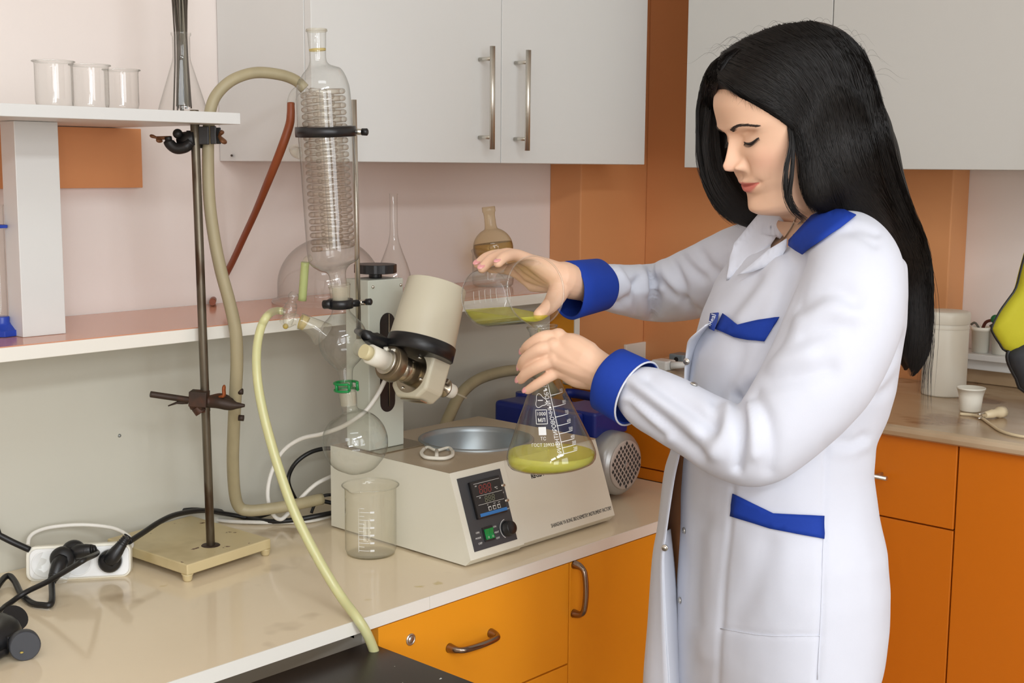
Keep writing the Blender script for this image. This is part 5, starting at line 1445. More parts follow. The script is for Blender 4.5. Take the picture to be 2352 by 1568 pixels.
for q, r_ in zip(L_mcp, (0.0118, 0.0120, 0.0112, 0.0098)):
    lh.ball(Vector(q) + Vector((0.002, -0.003, 0.002)), r_, 14, 10)
# thumb behind the neck
limb(lh, [(-0.2845, -0.0150, 1.1838), (-0.3048, 0.0250, 1.1989), (-0.3210, 0.0480, 1.2048), (-0.3379, 0.0580, 1.2052)], [0.016, 0.0125, 0.0105, 0.0085], 14)
left_arm = remesh(lh, 'left_arm', 0.0017, 7)

# ---- right arm and hand round the beaker --------------------------------
rh = MB()
limb(rh, [(-0.1668, 0.3450, 1.2473), (-0.2009, 0.3000, 1.2535), (-0.2366, 0.2450, 1.2626), (-0.2616, 0.2050, 1.2702), (-0.3004, 0.1450, 1.2806), (-0.3179, 0.1250, 1.2874)], [0.028, 0.026, 0.025, 0.026, 0.0255, 0.026], 20)
R_wr = (-0.3126, 0.1300, 1.2857)
R_mcp = [(-0.3629, 0.1080, 1.3125), (-0.3670, 0.1280, 1.3046), (-0.3661, 0.1440, 1.2918), (-0.3600, 0.1540, 1.2748)]
for q, r0, r1 in zip(R_mcp, (0.018, 0.019, 0.018, 0.016), (0.0120, 0.0122, 0.0115, 0.0105)):
    limb(rh, [R_wr, lerp(R_wr, q, 0.5), q], [r0 + 0.003, r0, r1], 14)
R_f = [[R_mcp[0], (-0.3864, 0.0880, 1.3238), (-0.4017, 0.0600, 1.3231), (-0.4113, 0.0420, 1.3158)],
       [R_mcp[1], (-0.3945, 0.1150, 1.3231), (-0.4193, 0.0920, 1.3182), (-0.4339, 0.0760, 1.3057)],
       [R_mcp[2], (-0.3984, 0.1380, 1.3190), (-0.4262, 0.1260, 1.3183), (-0.4412, 0.1160, 1.3088)],
       [R_mcp[3], (-0.3879, 0.1620, 1.2934), (-0.4087, 0.1620, 1.2978), (-0.4241, 0.1540, 1.2983)]]
for P_, R_ in zip(R_f, L_r):
    limb(rh, P_, R_, 14)
for q, r_ in zip(R_mcp, (0.0115, 0.0118, 0.0108, 0.0095)):
    rh.ball(q, r_, 14, 10)
limb(rh, [(-0.3193, 0.1200, 1.2783), (-0.3313, 0.0950, 1.2585), (-0.3418, 0.0700, 1.2498), (-0.3533, 0.0480, 1.2435)], [0.0175, 0.0135, 0.0108, 0.0085], 14)
right_arm = remesh(rh, 'right_arm', 0.0017, 7)
# upper arms and legs, inside the clothes
up = MB()
limb(up, [(0.0352, -0.1200, 1.3336), (0.0001, -0.1650, 1.2501), (-0.0596, -0.1850, 1.1436), (-0.1059, -0.1800, 1.1008), (-0.1438, -0.1400, 1.1171)], [0.050, 0.048, 0.042, 0.040, 0.035], 18)
limb(up, [(-0.0205, 0.1300, 1.3211), (-0.0787, 0.2400, 1.2826), (-0.1375, 0.3350, 1.2506), (-0.1750, 0.3480, 1.2477)], [0.040, 0.036, 0.030, 0.026], 18)
hipc = Vector((-0.0158, 0.0000, 0.7679))
for s in (-1, 1):
    x0 = hipc + TS * (0.085 * s)
    k_ = MB()
    ft = Vector((x0.x + 0.02, x0.y, 0.0))
    limb(up, [Vector((x0.x, x0.y, hipc.z)), Vector((x0.x, x0.y, 0.48)), Vector((ft.x, ft.y, 0.30)), Vector((ft.x, ft.y, 0.085))], [0.082, 0.058, 0.050, 0.034], 20)
    limb(up, [Vector((ft.x, ft.y, 0.045)), ft + TF * 0.09 + Vector((0, 0, 0.030)), ft + TF * 0.16 + Vector((0, 0, 0.024))], [0.036, 0.033, 0.022], 16)
limbs = remesh(up, 'limbs', 0.008, 3)

body = raw_object('body', bverts, bfaces)
def add_mesh(dst, srcs):
    """Boolean union of the arms into the body so that the skin is one surface."""
    for s_ in srcs:
        md = dst.modifiers.new('u', 'BOOLEAN')
        md.operation = 'UNION'
        md.object = s_
        md.solver = 'EXACT'
    bake_mods(dst)
    for s_ in srcs:
        me = s_.data
        bpy.data.objects.remove(s_)
        bpy.data.meshes.remove(me)
add_mesh(body, [limbs, left_arm, right_arm])
from mathutils.kdtree import KDTree
kd = KDTree(len(bverts))
for i_, p_ in enumerate(bverts):
    kd.insert(p_, i_)
kd.balance()
flat_t = [t for tr in tints for t in tr]
tv = []
for v_ in body.data.vertices:
    co_, ix_, ds_ = kd.find(v_.co)
    tv.append(flat_t[ix_] if ds_ < 0.0008 else 0.0)
if 'tint' in body.data.attributes:
    body.data.attributes.remove(body.data.attributes['tint'])
ca = body.data.attributes.new('tint', 'FLOAT', 'POINT')
ca.data.foreach_set('value', np.array(tv, dtype=np.float32))
body.data.materials.clear()
body.data.materials.append(M_SKIN)
body.data.polygons.foreach_set('use_smooth', np.ones(len(body.data.polygons), dtype=bool))
attach(body, person)

def bvh_of(o):
    me = o.data
    return BVHTree.FromPolygons([v.co.copy() for v in me.vertices], [tuple(p.vertices) for p in me.polygons])
body_bvh = bvh_of(body)
def cast(bvh, p, off=0.0):
    """First surface point seen towards p from the front side, lifted by off."""
    d = (Vector(p) - CAMP).normalized()
    hit, nor, idx, dist = bvh.ray_cast(CAMP, d)
    if hit is None:
        hit, nor, idx, dist = bvh.find_nearest(Vector(p))
    if nor.dot(d) > 0:
        nor = -nor
    return hit + nor * off, nor
def drape(name, outline, bvh, m, parent, off=0.0012, ease=0, thick=0.0014):
    """Cloth piece cut to an outline and laid on a surface."""
    bm = bmesh.new()
    vs_ = [bm.verts.new(p) for p in outline]
    bm.faces.new(vs_)
    bmesh.ops.triangulate(bm, faces=bm.faces[:])
    for _ in range(3):
        bmesh.ops.subdivide_edges(bm, edges=[e for e in bm.edges if e.calc_length() > 0.012], cuts=1, use_grid_fill=True)
        bmesh.ops.triangulate(bm, faces=bm.faces[:])
    for v_ in bm.verts:
        v_.co = cast(bvh, v_.co, off)[0]
    for _ in range(ease):                 # even out the depth so that the cloth hangs smoothly over dips
        far_ = {v_: (v_.co - CAMP).length for v_ in bm.verts}
        for v_ in bm.verts:
            nb = [far_[e_.other_vert(v_)] for e_ in v_.link_edges]
            m_ = 0.4 * far_[v_] + 0.6 * sum(nb) / len(nb)
            v_.co = CAMP + (v_.co - CAMP).normalized() * (m_ if _ % 3 else min(m_, far_[v_] + 0.0005))
    bmesh.ops.recalc_face_normals(bm, faces=bm.faces[:])
    me = bpy.data.meshes.new(name)
    bm.to_mesh(me)
    bm.free()
    me.materials.append(m)
    me.polygons.foreach_set('use_smooth', np.ones(len(me.polygons), dtype=bool))
    o = bpy.data.objects.new(name, me)
    COL.objects.link(o)
    md = o.modifiers.new('cloth', 'SOLIDIFY')
    md.thickness = thick
    md.offset = 0
    return attach(o, parent)
def on_head(z, y):
    """Skin point in figure space at height z and sideways offset y (towards her left)."""
    lo, hi = 0.0, PI / 2
    for _ in range(40):
        mid = (lo + hi) / 2
        if head_point(z, mid)[1] < abs(y):
            lo = mid
        else:
            hi = mid
    x, yy, zz, t = head_point(z, lo)
    return HM4 @ Vector((x, math.copysign(yy, y), zz)), HM4.to_3x3() @ Vector((1, 0.25 * (1 if y > 0 else -1), 0)).normalized()

# lashes, eyelid line and eyebrows
M_LASH = mat('lash_black', srgb(28, 22, 20), 0.6)
M_BROW = mat('brow_hair', srgb(52, 38, 30), 0.7)
for s in (1, -1):
    pts, rr = [], []
    for i in range(13):
        t = i / 12
        y = 0.0185 + 0.0265 * t
        z = 0.1030 - 0.0042 * math.sin(PI * min(1, t * 1.05)) + 0.0022 * t
        p, nn = on_head(z, s * y)
        pts.append(p + nn * 0.0006); rr.append(0.0004 + 0.0011 * math.sin(PI * t) ** 0.7 + 0.0003 * t)
    pbuild(MB().tube(pts, rr, 8), 'eyelashes', M_LASH, body)
    k = MB()
    for i in range(30):
        t = (i + 0.5) / 30
        y = 0.0195 + 0.0255 * t
        z = 0.1030 - 0.0042 * math.sin(PI * min(1, t * 1.05)) + 0.0022 * t
        p, nn = on_head(z, s * y)
        tip = p + nn * (0.0062 * math.sin(PI * (0.2 + 0.75 * t))) + HM4.to_3x3() @ Vector((0, s * 0.003 * t, -0.0035))
        k.tube([p, lerp(p, tip, 0.6) + HM4.to_3x3() @ Vector((0, 0, -0.0010)), tip], [0.00026, 0.0002, 0.00005], 4)
    pbuild(k, 'eyelashes', M_LASH, body)
    k = MB()
    for i in range(300):
        t = (i + 0.5) / 300
        y = 0.0125 + 0.036 * t
        z = 0.1200 + 0.0066 * math.sin(PI * min(1.0, t * 0.94 + 0.02)) ** 0.9 + rng.normal(0, 0.0012) * (1 - 0.72 * t)
        p, nn = on_head(z, s * y)
        q, nn2 = on_head(z + 0.0016 * (0.7 - t), s * (y + 0.0055))
        k.tube([p + nn * 0.0003, lerp(p, q, 0.5) + nn * 0.0010, q + nn * 0.0004], [0.00026, 0.00024, 0.00006], 4)
    pbuild(k, 'eyebrow', M_BROW, body)

# fingernails
M_NAIL = mat('pink_nail', srgb(232, 160, 160), 0.18, coat=0.5)
def nail(tip, prev, side, r):
    tip, prev = Vector(tip), Vector(prev)
    d = (tip - prev).normalized()
    n_ = (Vector(side) - d * Vector(side).dot(d)).normalized()
    F_ = frame(tip + n_ * (r * 0.80) + d * r * 0.15, d, n_.cross(d))
    prof = [(0.0002, 0.0008), (r * 0.35, 0.00075), (r * 0.62, 0.0002), (r * 0.70, -0.0008)]
    pbuild(MB().lathe(prof, 16, F_ @ Matrix.Diagonal((1.45, 1.0, 1.0, 1.0)), False, False), 'fingernail', M_NAIL, body)
for P_, R_ in zip(L_f, L_r):
    nail(P_[3], P_[2], (-0.9, -0.35, 0.1), R_[3])
for P_, R_ in list(zip(R_f, L_r))[:3]:
    nail(P_[3], P_[2], (-0.35, -0.75, 0.55), R_[3])

# ---- dress and shoes ----------------------------------------------------
dr = MB()
dring = []
for k, (l, r_, hw) in enumerate(COAT_R[3:]):
    c, w_, d_ = trunk(l, r_, hw, 0.90)
    if k >= 5:
        c = c + Vector((-0.027, 0.075, 0))
    dring.append([c + TF * (d_ * math.cos(2 * PI * i / 64)) + TS * (w_ * math.sin(2 * PI * i / 64)) for i in range(64)])
dr.add([p for row in dring for p in row], [(k * 64 + i, k * 64 + (i + 1) % 64, (k + 1) * 64 + (i + 1) % 64, (k + 1) * 64 + i) for k in range(len(dring) - 1) for i in range(64)], None, True)
pbuild(dr, 'dress', M_DRESS, person)
for s in (-1, 1):
    x0 = hipc + TS * (0.085 * s)
    ft = Vector((x0.x + 0.02, x0.y, 0.0))
    k = MB()
    limb(k, [ft + Vector((0, 0, 0.044)) - TF * 0.02, ft + TF * 0.09 + Vector((0, 0, 0.032)), ft + TF * 0.165 + Vector((0, 0, 0.026))], [0.044, 0.040, 0.0262], 18)
    k.box(-0.045, 0.19, -0.036, 0.036, 0.0, 0.012, frame(ft, TF, TS))
    pbuild(k, 'shoe', M_BLACK, person)

# ---- lab coat -------------------------------------------------------------
cm = MB()
NS = 64
crings = []
ctab = list(COAT_R)
for k, (l, r_, hw) in enumerate(ctab):
    c, w_, d_ = trunk(l, r_, hw, 1.0)
    ring = []
    for i in range(NS):
        a = 2 * PI * i / NS
        e = 2 / 2.25
        ring.append(c + TF * (d_ * math.copysign(abs(math.cos(a)) ** e, math.cos(a))) + TS * (w_ * math.copysign(abs(math.sin(a)) ** e, math.sin(a))))
    crings.append(ring)
top_c = Vector((0.0231, 0.0000, 1.3748))
crings.insert(0, [top_c + TF * (0.062 * math.cos(2 * PI * i / NS)) + TS * (0.068 * math.sin(2 * PI * i / NS)) for i in range(NS)])
cm.add([p for row in crings for p in row], [(k * NS + i, k * NS + (i + 1) % NS, (k + 1) * NS + (i + 1) % NS, (k + 1) * NS + i) for k in range(len(crings) - 1) for i in range(NS)])
o_ = len(cm.v) - NS * len(crings)
cm.f.append(tuple(o_ + i for i in range(NS - 1, -1, -1))); cm.sm.append(False)
q_ = o_ + (len(crings) - 1) * NS
cm.f.append(tuple(q_ + i for i in range(NS))); cm.sm.append(False)
# near sleeve
limb(cm, [(0.0214, -0.0600, 1.3519), (0.0361, -0.1150, 1.3426), (0.0348, -0.1500, 1.3140), (0.0199, -0.1700, 1.2644), (-0.0093, -0.1850, 1.2039), (-0.0501, -0.1950, 1.1483), (-0.0884, -0.1950, 1.1115), (-0.1162, -0.1750, 1.1107), (-0.1499, -0.1430, 1.1233), (-0.1827, -0.1140, 1.1383), (-0.2007, -0.0970, 1.1459), (-0.2142, -0.0830, 1.1519)],
     [0.048, 0.054, 0.0635, 0.0700, 0.0690, 0.0600, 0.0510, 0.0480, 0.0455, 0.0440, 0.0430, 0.0410], 28, 6)
# far sleeve
limb(cm, [(-0.0063, 0.0800, 1.3433), (-0.0239, 0.1300, 1.3275), (-0.0542, 0.1900, 1.3035), (-0.0951, 0.2650, 1.2735), (-0.1375, 0.3350, 1.2506), (-0.1668, 0.3450, 1.2473), (-0.2009, 0.3000, 1.2535), (-0.2341, 0.2500, 1.2622), (-0.2598, 0.2120, 1.2689)],
     [0.050, 0.054, 0.058, 0.057, 0.052, 0.0475, 0.0425, 0.0380, 0.0355], 24, 6)
coat_o = remesh(cm, 'coat', 0.0042, 10)
me = coat_o.data
co = np.empty(len(me.vertices) * 3)
me.vertices.foreach_get('co', co)
co = co.reshape(-1, 3)
no = np.empty(len(me.vertices) * 3)
me.vertices.foreach_get('normal', no)
no = no.reshape(-1, 3)
# folds: (polyline on the cloth, height in m (negative = crease), half width in m)
FOLDS = [
    # near sleeve, elbow
    ([(-0.1169, -0.2000, 1.1705), (-0.1078, -0.2000, 1.1543), (-0.1080, -0.2000, 1.1244), (-0.1120, -0.2000, 1.0834)], -0.0050, 0.0065),
    ([(-0.1048, -0.2000, 1.1597), (-0.0956, -0.2000, 1.1381), (-0.0907, -0.2000, 1.1027)], 0.0035, 0.010),
    ([(-0.0968, -0.2000, 1.1760), (-0.0788, -0.2000, 1.1464), (-0.0711, -0.2000, 1.1083), (-0.0723, -0.2000, 1.0809)], -0.0028, 0.0095),
    ([(-0.1261, -0.2000, 1.1596), (-0.1274, -0.2000, 1.1324), (-0.1362, -0.2000, 1.1023)], 0.0036, 0.0105),
    ([(-0.1391, -0.2000, 1.1649), (-0.1426, -0.2000, 1.1405), (-0.1554, -0.2000, 1.1186)], -0.0032, 0.0095),
    ([(-0.1117, -0.2000, 1.1759), (-0.0856, -0.2000, 1.1896), (-0.0433, -0.2000, 1.1964), (-0.0039, -0.2000, 1.2064)], -0.0032, 0.013),
    ([(-0.1094, -0.2000, 1.1867), (-0.0810, -0.2000, 1.2111), (-0.0338, -0.2000, 1.2249)], 0.0028, 0.015),
    # forearm
    ([(-0.2336, -0.0500, 1.1524), (-0.2101, -0.0800, 1.1363), (-0.1829, -0.1200, 1.1155), (-0.1500, -0.1500, 1.0881)], -0.0042, 0.0085),
    ([(-0.2309, -0.0500, 1.1630), (-0.2017, -0.0800, 1.1480), (-0.1692, -0.1200, 1.1299), (-0.1336, -0.1500, 1.0967)], 0.0036, 0.011),
    ([(-0.2077, -0.0500, 1.1679), (-0.1759, -0.0800, 1.1464), (-0.1526, -0.1200, 1.1357), (-0.1344, -0.1500, 1.1220)], -0.0034, 0.009),
    ([(-0.2349, -0.0500, 1.1334), (-0.2154, -0.0800, 1.1169), (-0.1967, -0.1200, 1.1068)], -0.0030, 0.0075),
    ([(-0.2363, -0.0500, 1.1423), (-0.2127, -0.0800, 1.1246), (-0.1882, -0.1200, 1.1040)], 0.0022, 0.008),
    # upper arm
    ([(-0.0414, -0.2000, 1.2861), (-0.0183, -0.2000, 1.3011), (0.0053, -0.2000, 1.3034), (0.0242, -0.2000, 1.2919)], -0.0034, 0.012),
    ([(-0.0347, -0.2000, 1.2489), (-0.0060, -0.2000, 1.2588), (0.0177, -0.2000, 1.2589)], -0.0024, 0.012),
    ([(-0.0418, -0.2000, 1.2675), (-0.0096, -0.2000, 1.2810), (0.0223, -0.2000, 1.2749)], 0.0024, 0.014),
    ([(-0.0460, -0.2000, 1.3388), (-0.0550, -0.2000, 1.2966), (-0.0666, -0.2000, 1.2540), (-0.0890, -0.2000, 1.2111)], -0.0035, 0.012),
    ([(0.0413, -0.1000, 1.3767), (0.0581, -0.1000, 1.3746), (0.0751, -0.1000, 1.3686)], -0.0022, 0.006),
    ([(0.0331, -0.1000, 1.3722), (0.0546, -0.1000, 1.3657), (0.0729, -0.1000, 1.3547)], -0.0018, 0.007),
    # crease between arm and back
    ([(0.1377, -0.0500, 1.2305), (0.1010, -0.0500, 1.1727), (0.0618, -0.0500, 1.1357), (0.0297, -0.0500, 1.1045), (-0.0143, -0.0500, 1.0599)], -0.0075, 0.007),
    ([(0.1452, 0.0000, 1.1696), (0.1253, 0.0000, 1.1451), (0.0987, -0.0000, 1.1358)], -0.0035, 0.008),
    ([(0.0982, -0.0000, 1.0806), (0.0804, 0.0000, 1.0725), (0.0591, 0.0000, 1.0772)], -0.0035, 0.008),
    ([(0.0981, 0.0000, 1.0702), (0.0780, -0.0000, 1.0589), (0.0569, 0.0000, 1.0587)], 0.0026, 0.009),
    # trunk
    ([(-0.0989, -0.1000, 1.0333), (-0.1000, -0.1000, 0.9921), (-0.1066, -0.1000, 0.9089), (-0.1097, -0.1000, 0.8367), (-0.1117, -0.1000, 0.7649)], -0.0014, 0.004),
    ([(0.0206, -0.1000, 1.1043), (0.0220, -0.1000, 0.9990), (0.0233, -0.1000, 0.8679), (0.0215, -0.1000, 0.7659)], -0.0016, 0.004),
    ([(-0.1099, -0.1000, 0.8415), (-0.0486, -0.1000, 0.8323), (0.0223, -0.1000, 0.8329)], -0.0009, 0.003),
    ([(-0.0528, -0.1000, 0.9570), (-0.0683, -0.1000, 0.9032), (-0.0900, -0.1000, 0.8550)], -0.0022, 0.018),
    ([(-0.1324, -0.0500, 0.9719), (-0.1366, -0.0500, 0.9106), (-0.1376, -0.0500, 0.8365)], -0.0022, 0.014),
    ([(-0.1198, -0.0500, 0.9476), (-0.1212, -0.0500, 0.8923), (-0.1213, -0.0500, 0.7867)], 0.0018, 0.014),
    ([(0.0969, -0.0000, 0.9029), (0.0877, 0.0000, 0.8329), (0.0812, 0.0000, 0.7687)], -0.0026, 0.012),
    ([(0.0716, -0.0300, 0.8872), (0.0682, -0.0300, 0.8246), (0.0620, -0.0300, 0.7549)], 0.0020, 0.014),
    ([(-0.0761, -0.1000, 1.3088), (-0.0976, -0.1000, 1.2806), (-0.1166, -0.1000, 1.2607)], -0.0022, 0.010),
    ([(-0.0489, -0.1000, 1.3314), (-0.0753, -0.1000, 1.2864), (-0.0968, -0.1000, 1.2580)], 0.0022, 0.011),
    ([(-0.0308, -0.1000, 1.3249), (-0.0417, -0.1000, 1.2866), (-0.0492, -0.1000, 1.2612)], -0.0026, 0.009),
    ([(-0.0956, -0.1000, 1.2183), (-0.1003, -0.1000, 1.1897), (-0.1164, -0.1000, 1.1609)], -0.0020, 0.012),
    # far sleeve
    ([(-0.2378, 0.3000, 1.2923), (-0.2276, 0.3000, 1.2659), (-0.2255, 0.3000, 1.2309)], -0.0038, 0.0075),
    ([(-0.2281, 0.3000, 1.2951), (-0.2081, 0.3000, 1.2660), (-0.2008, 0.3000, 1.2507)], 0.0034, 0.008),
    ([(-0.2142, 0.3000, 1.2952), (-0.2013, 0.3000, 1.2731), (-0.1954, 0.3000, 1.2592)], -0.0034, 0.0065),
    ([(-0.1888, 0.3000, 1.2732), (-0.2008, 0.3000, 1.2486), (-0.2157, 0.3000, 1.2282)], -0.0042, 0.0065),
    ([(-0.1900, 0.3000, 1.2627), (-0.1908, 0.3000, 1.2382), (-0.1917, 0.3000, 1.2116)], -0.0026, 0.006),
    ([(-0.1878, 0.3000, 1.2927), (-0.1747, 0.3000, 1.2663), (-0.1758, 0.3000, 1.2523)], 0.0032, 0.007),
    ([(-0.1691, 0.3000, 1.2928), (-0.1662, 0.3000, 1.2594), (-0.1635, 0.3000, 1.2314), (-0.1685, 0.3000, 1.2068)], -0.0070, 0.0065),
    ([(-0.1621, 0.3000, 1.2929), (-0.1582, 0.3000, 1.2734), (-0.1523, 0.3000, 1.2595)], 0.0045, 0.008),
    ([(-0.1560, 0.3000, 1.2699), (-0.1347, 0.3000, 1.2512), (-0.1097, 0.3000, 1.2283), (-0.0955, 0.3000, 1.2165)], -0.0050, 0.008),
    ([(-0.1492, 0.2500, 1.3172), (-0.1385, 0.2500, 1.2949), (-0.1255, 0.2500, 1.2644), (-0.1223, 0.2500, 1.2439)], -0.0042, 0.0075),
    ([(-0.1324, 0.2500, 1.3200), (-0.1183, 0.2500, 1.2984), (-0.0961, 0.2500, 1.2782)], -0.0036, 0.008),
    ([(-0.1577, 0.2500, 1.3049), (-0.1483, 0.2500, 1.2778), (-0.1305, 0.2500, 1.2439)], 0.0040, 0.009),
    ([(-0.1092, 0.2000, 1.3254), (-0.0954, 0.2000, 1.3024), (-0.0798, 0.2000, 1.2893)], -0.0034, 0.009),
]
def seg_dist(P2, a, b):
    ab = b - a
    t = np.clip(((P2 - a) @ ab) / max(1e-9, ab @ ab), 0, 1)
    return np.linalg.norm(P2 - (a + t[:, None] * ab), axis=1)
cam_l = np.array(CAMP)
vd = co - cam_l
view = vd[:, [0, 2]] / vd[:, [1]]                      # position as an angle about the figure's own vertical plane
facing = np.clip(-(no * (vd / np.linalg.norm(vd, axis=1)[:, None])).sum(1) * 2.2, 0, 1)
disp = np.zeros(len(co))
for pl, amp, wd in FOLDS:
    P_ = [np.array(p) for p in spline(pl, 4)]
    dm = np.full(len(co), 9.0)
    depth = np.mean([p[1] for p in P_]) - cam_l[1]
    for a, b in zip(P_[:-1], P_[1:]):
        qa = (a - cam_l)[[0, 2]] / (a - cam_l)[1]
        qb = (b - cam_l)[[0, 2]] / (b - cam_l)[1]
        dm = np.minimum(dm, seg_dist(view, qa, qb) * depth)
    near = np.clip(1 - np.maximum(0, np.abs(vd[:, 1] - depth) - 0.10) / 0.05, 0, 1) if amp < 0 or True else 1
    disp += 1.9 * amp * np.exp(-(dm / wd) ** 2) * near
from mathutils import noise as mnoise
soft = np.array([mnoise.noise((p[0] * 16, p[1] * 16, p[2] * 9)) * 0.0016 + mnoise.noise((p[0] * 38 + 5, p[1] * 38, p[2] * 24)) * 0.0007 for p in co])
co2 = co + no * (disp * facing + soft)[:, None]
me.vertices.foreach_set('co', co2.reshape(-1))
me.update()
sm_ = coat_o.modifiers.new('s', 'SMOOTH')
sm_.iterations = 2
sm_.factor = 0.4
bake_mods(coat_o)
coat_o.data.polygons.foreach_set('use_smooth', np.ones(len(coat_o.data.polygons), dtype=bool))
coat_o.data.materials.append(M_COAT)
coat_o.name = 'lab_coat'
def inside(poly, x, y):
    c_ = False
    for i_ in range(len(poly)):
        (x0, y0), (x1, y1) = poly[i_], poly[i_ - 1]
        if (y0 > y) != (y1 > y) and x < (x1 - x0) * (y - y0) / (y1 - y0) + x0:
            c_ = not c_
    return c_
coat_bvh = bvh_of(coat_o)
VN = [((Vector(p) - CAMP).x / (Vector(p) - CAMP).y, (Vector(p) - CAMP).z / (Vector(p) - CAMP).y) for p in
      ((-0.0383, 0.0000, 1.4096), (0.0221, -0.0000, 1.4012), (0.0124, -0.0000, 1.3789), (-0.0034, 0.0000, 1.3587), (-0.0182, 0.0000, 1.3433), (-0.0413, 0.0000, 1.3277), (-0.0400, -0.0000, 1.3567), (-0.0444, 0.0000, 1.3831))]
bm = bmesh.new()
bm.from_mesh(coat_o.data)
dead = []
for f_ in bm.faces:
    c_ = f_.calc_center_median() - CAMP
    if f_.calc_center_median().y < 0.06 and c_.dot(f_.normal) < 0.02 and inside(VN, c_.x / c_.y, c_.z / c_.y):
        dead.append(f_)
bmesh.ops.delete(bm, geom=dead, context='FACES')
for _ in range(10):
    new_ = {}
    for v_ in bm.verts:
        if v_.is_boundary:
            nb = [e_.other_vert(v_).co for e_ in v_.link_edges if e_.is_boundary]
            if len(nb) == 2:
                new_[v_] = (v_.co * 2 + nb[0] + nb[1]) / 4
    for v_, c_ in new_.items():
        v_.co = c_
bm.to_mesh(coat_o.data)
bm.free()
coat = attach(coat_o, person)

def sheet(name, rows_, m, parent, thick=0.0016, k=5):
    """Smooth cloth sheet through a grid of points (rows of equal length)."""
    g = [spline(r_, k) for r_ in rows_]
    cols = [spline([g[i][j] for i in range(len(g))], k) for j in range(len(g[0]))]
    n, mm = len(cols), len(cols[0])
    mb = MB().add([cols[j][i] for j in range(n) for i in range(mm)], [(j * mm + i, (j + 1) * mm + i, (j + 1) * mm + i + 1, j * mm + i + 1) for j in range(n - 1) for i in range(mm - 1)], None, True)
    o = pbuild(mb, name, m, parent)
    md = o.modifiers.new('cloth', 'SOLIDIFY')
    md.thickness = thick
    md.offset = 0
    return o
# far front panel of the coat, open at the chest and below the waist
sheet('front_panel', [[(-0.1321, -0.0450, 1.2419), (-0.1431, -0.0350, 1.2299), (-0.1513, -0.0200, 1.2172), (-0.1518, -0.0050, 1.2013), (-0.1528, 0.0000, 1.1734), (-0.1526, 0.0000, 1.1430)],
                      [(-0.1039, 0.0300, 1.2396), (-0.1207, 0.0350, 1.2174), (-0.1280, 0.0400, 1.1982), (-0.1304, 0.0450, 1.1788), (-0.1317, 0.0500, 1.1593), (-0.1310, 0.0500, 1.1343)],
                      [(-0.0798, 0.1000, 1.2250), (-0.0918, 0.1000, 1.2027), (-0.0967, 0.1050, 1.1828), (-0.1012, 0.1050, 1.1635), (-0.1020, 0.1050, 1.1442), (-0.1044, 0.1050, 1.1184)]], M_LINING, coat)
sheet('front_panel', [[(-0.1572, -0.0050, 1.0582), (-0.1640, 0.0000, 1.0168), (-0.1731, 0.0000, 0.9417), (-0.1770, 0.0000, 0.9007), (-0.1718, 0.0000, 0.8085), (-0.1640, 0.0000, 0.7150), (-0.1599, 0.0000, 0.6497)],
                      [(-0.1605, 0.0500, 1.0521), (-0.1709, 0.0500, 1.0170), (-0.1784, 0.0500, 0.9400), (-0.1854, 0.0500, 0.8882), (-0.1896, 0.0500, 0.7900), (-0.1935, 0.0500, 0.7070), (-0.1931, 0.0500, 0.6265)],
                      [(-0.1483, 0.1100, 1.0389), (-0.1539, 0.1200, 1.0003), (-0.1605, 0.1300, 0.9174), (-0.1659, 0.1350, 0.8617), (-0.1682, 0.1400, 0.7571), (-0.1697, 0.1450, 0.6679), (-0.1685, 0.1500, 0.5809)],
                      [(-0.0985, 0.1500, 1.0304), (-0.1012, 0.1600, 0.9910), (-0.1055, 0.1700, 0.9065), (-0.1100, 0.1750, 0.8496), (-0.1098, 0.1800, 0.7428), (-0.1102, 0.1850, 0.6519), (-0.1072, 0.1900, 0.5631)]], M_COAT, coat)
sheet('inner_facing', [[(-0.1721, 0.0080, 0.9413), (-0.1754, 0.0080, 0.8982), (-0.1702, 0.0080, 0.8056), (-0.1623, 0.0080, 0.7116), (-0.1589, 0.0080, 0.6461)],
                       [(-0.1670, 0.0300, 0.9375), (-0.1653, 0.0300, 0.8914), (-0.1583, 0.0280, 0.7983), (-0.1521, 0.0240, 0.7050), (-0.1473, 0.0240, 0.6388)],
                       [(-0.1595, 0.0600, 0.9315), (-0.1531, 0.0550, 0.8771), (-0.1459, 0.0500, 0.7903), (-0.1397, 0.0450, 0.6962), (-0.1348, 0.0450, 0.6293)]], M_LINING, coat)
# cuffs: flared bands folded back over the sleeve ends
def cuff(c0, c1, r0, r1, name='cuff', up_=(0, 0, 1), tilt=0.0):
    A = axis_matrix(c0, c1, up_)
    L_ = (Vector(c1) - Vector(c0)).length
    prof = [(r0 - 0.004, 0.003), (r0 - 0.001, 0.0), (r0 + 0.0012, 0.002), (r0 + (r1 - r0) * 0.3 + 0.001, L_ * 0.3), (r1 + 0.0015, L_ * 0.97), (r1 + 0.0005, L_), (r1 - 0.002, L_ - 0.001)]
    mb = MB()
    n = 56
    vs_, fs = [], []
    for k_, (r_, h) in enumerate(prof):
        for i in range(n):
            a = 2 * PI * i / n
            w_ = 1 + 0.018 * math.sin(3 * a + 0.7 * k_) + 0.012 * math.sin(5 * a)
            vs_.append((r_ * w_ * math.cos(a), r_ * w_ * math.sin(a), h + tilt * r_ * math.cos(a) * (1 - h / L_)))
    for k_ in range(len(prof) - 1):
        for i in range(n):
            j = (i + 1) % n
            fs.append((k_ * n + i, k_ * n + j, (k_ + 1) * n + j, (k_ + 1) * n + i))
    mb.add(vs_, fs, A, True)
    o = pbuild(mb, name, M_CUFF, coat)
    md = o.modifiers.new('cloth', 'SOLIDIFY')
    md.thickness = 0.0016
    return o
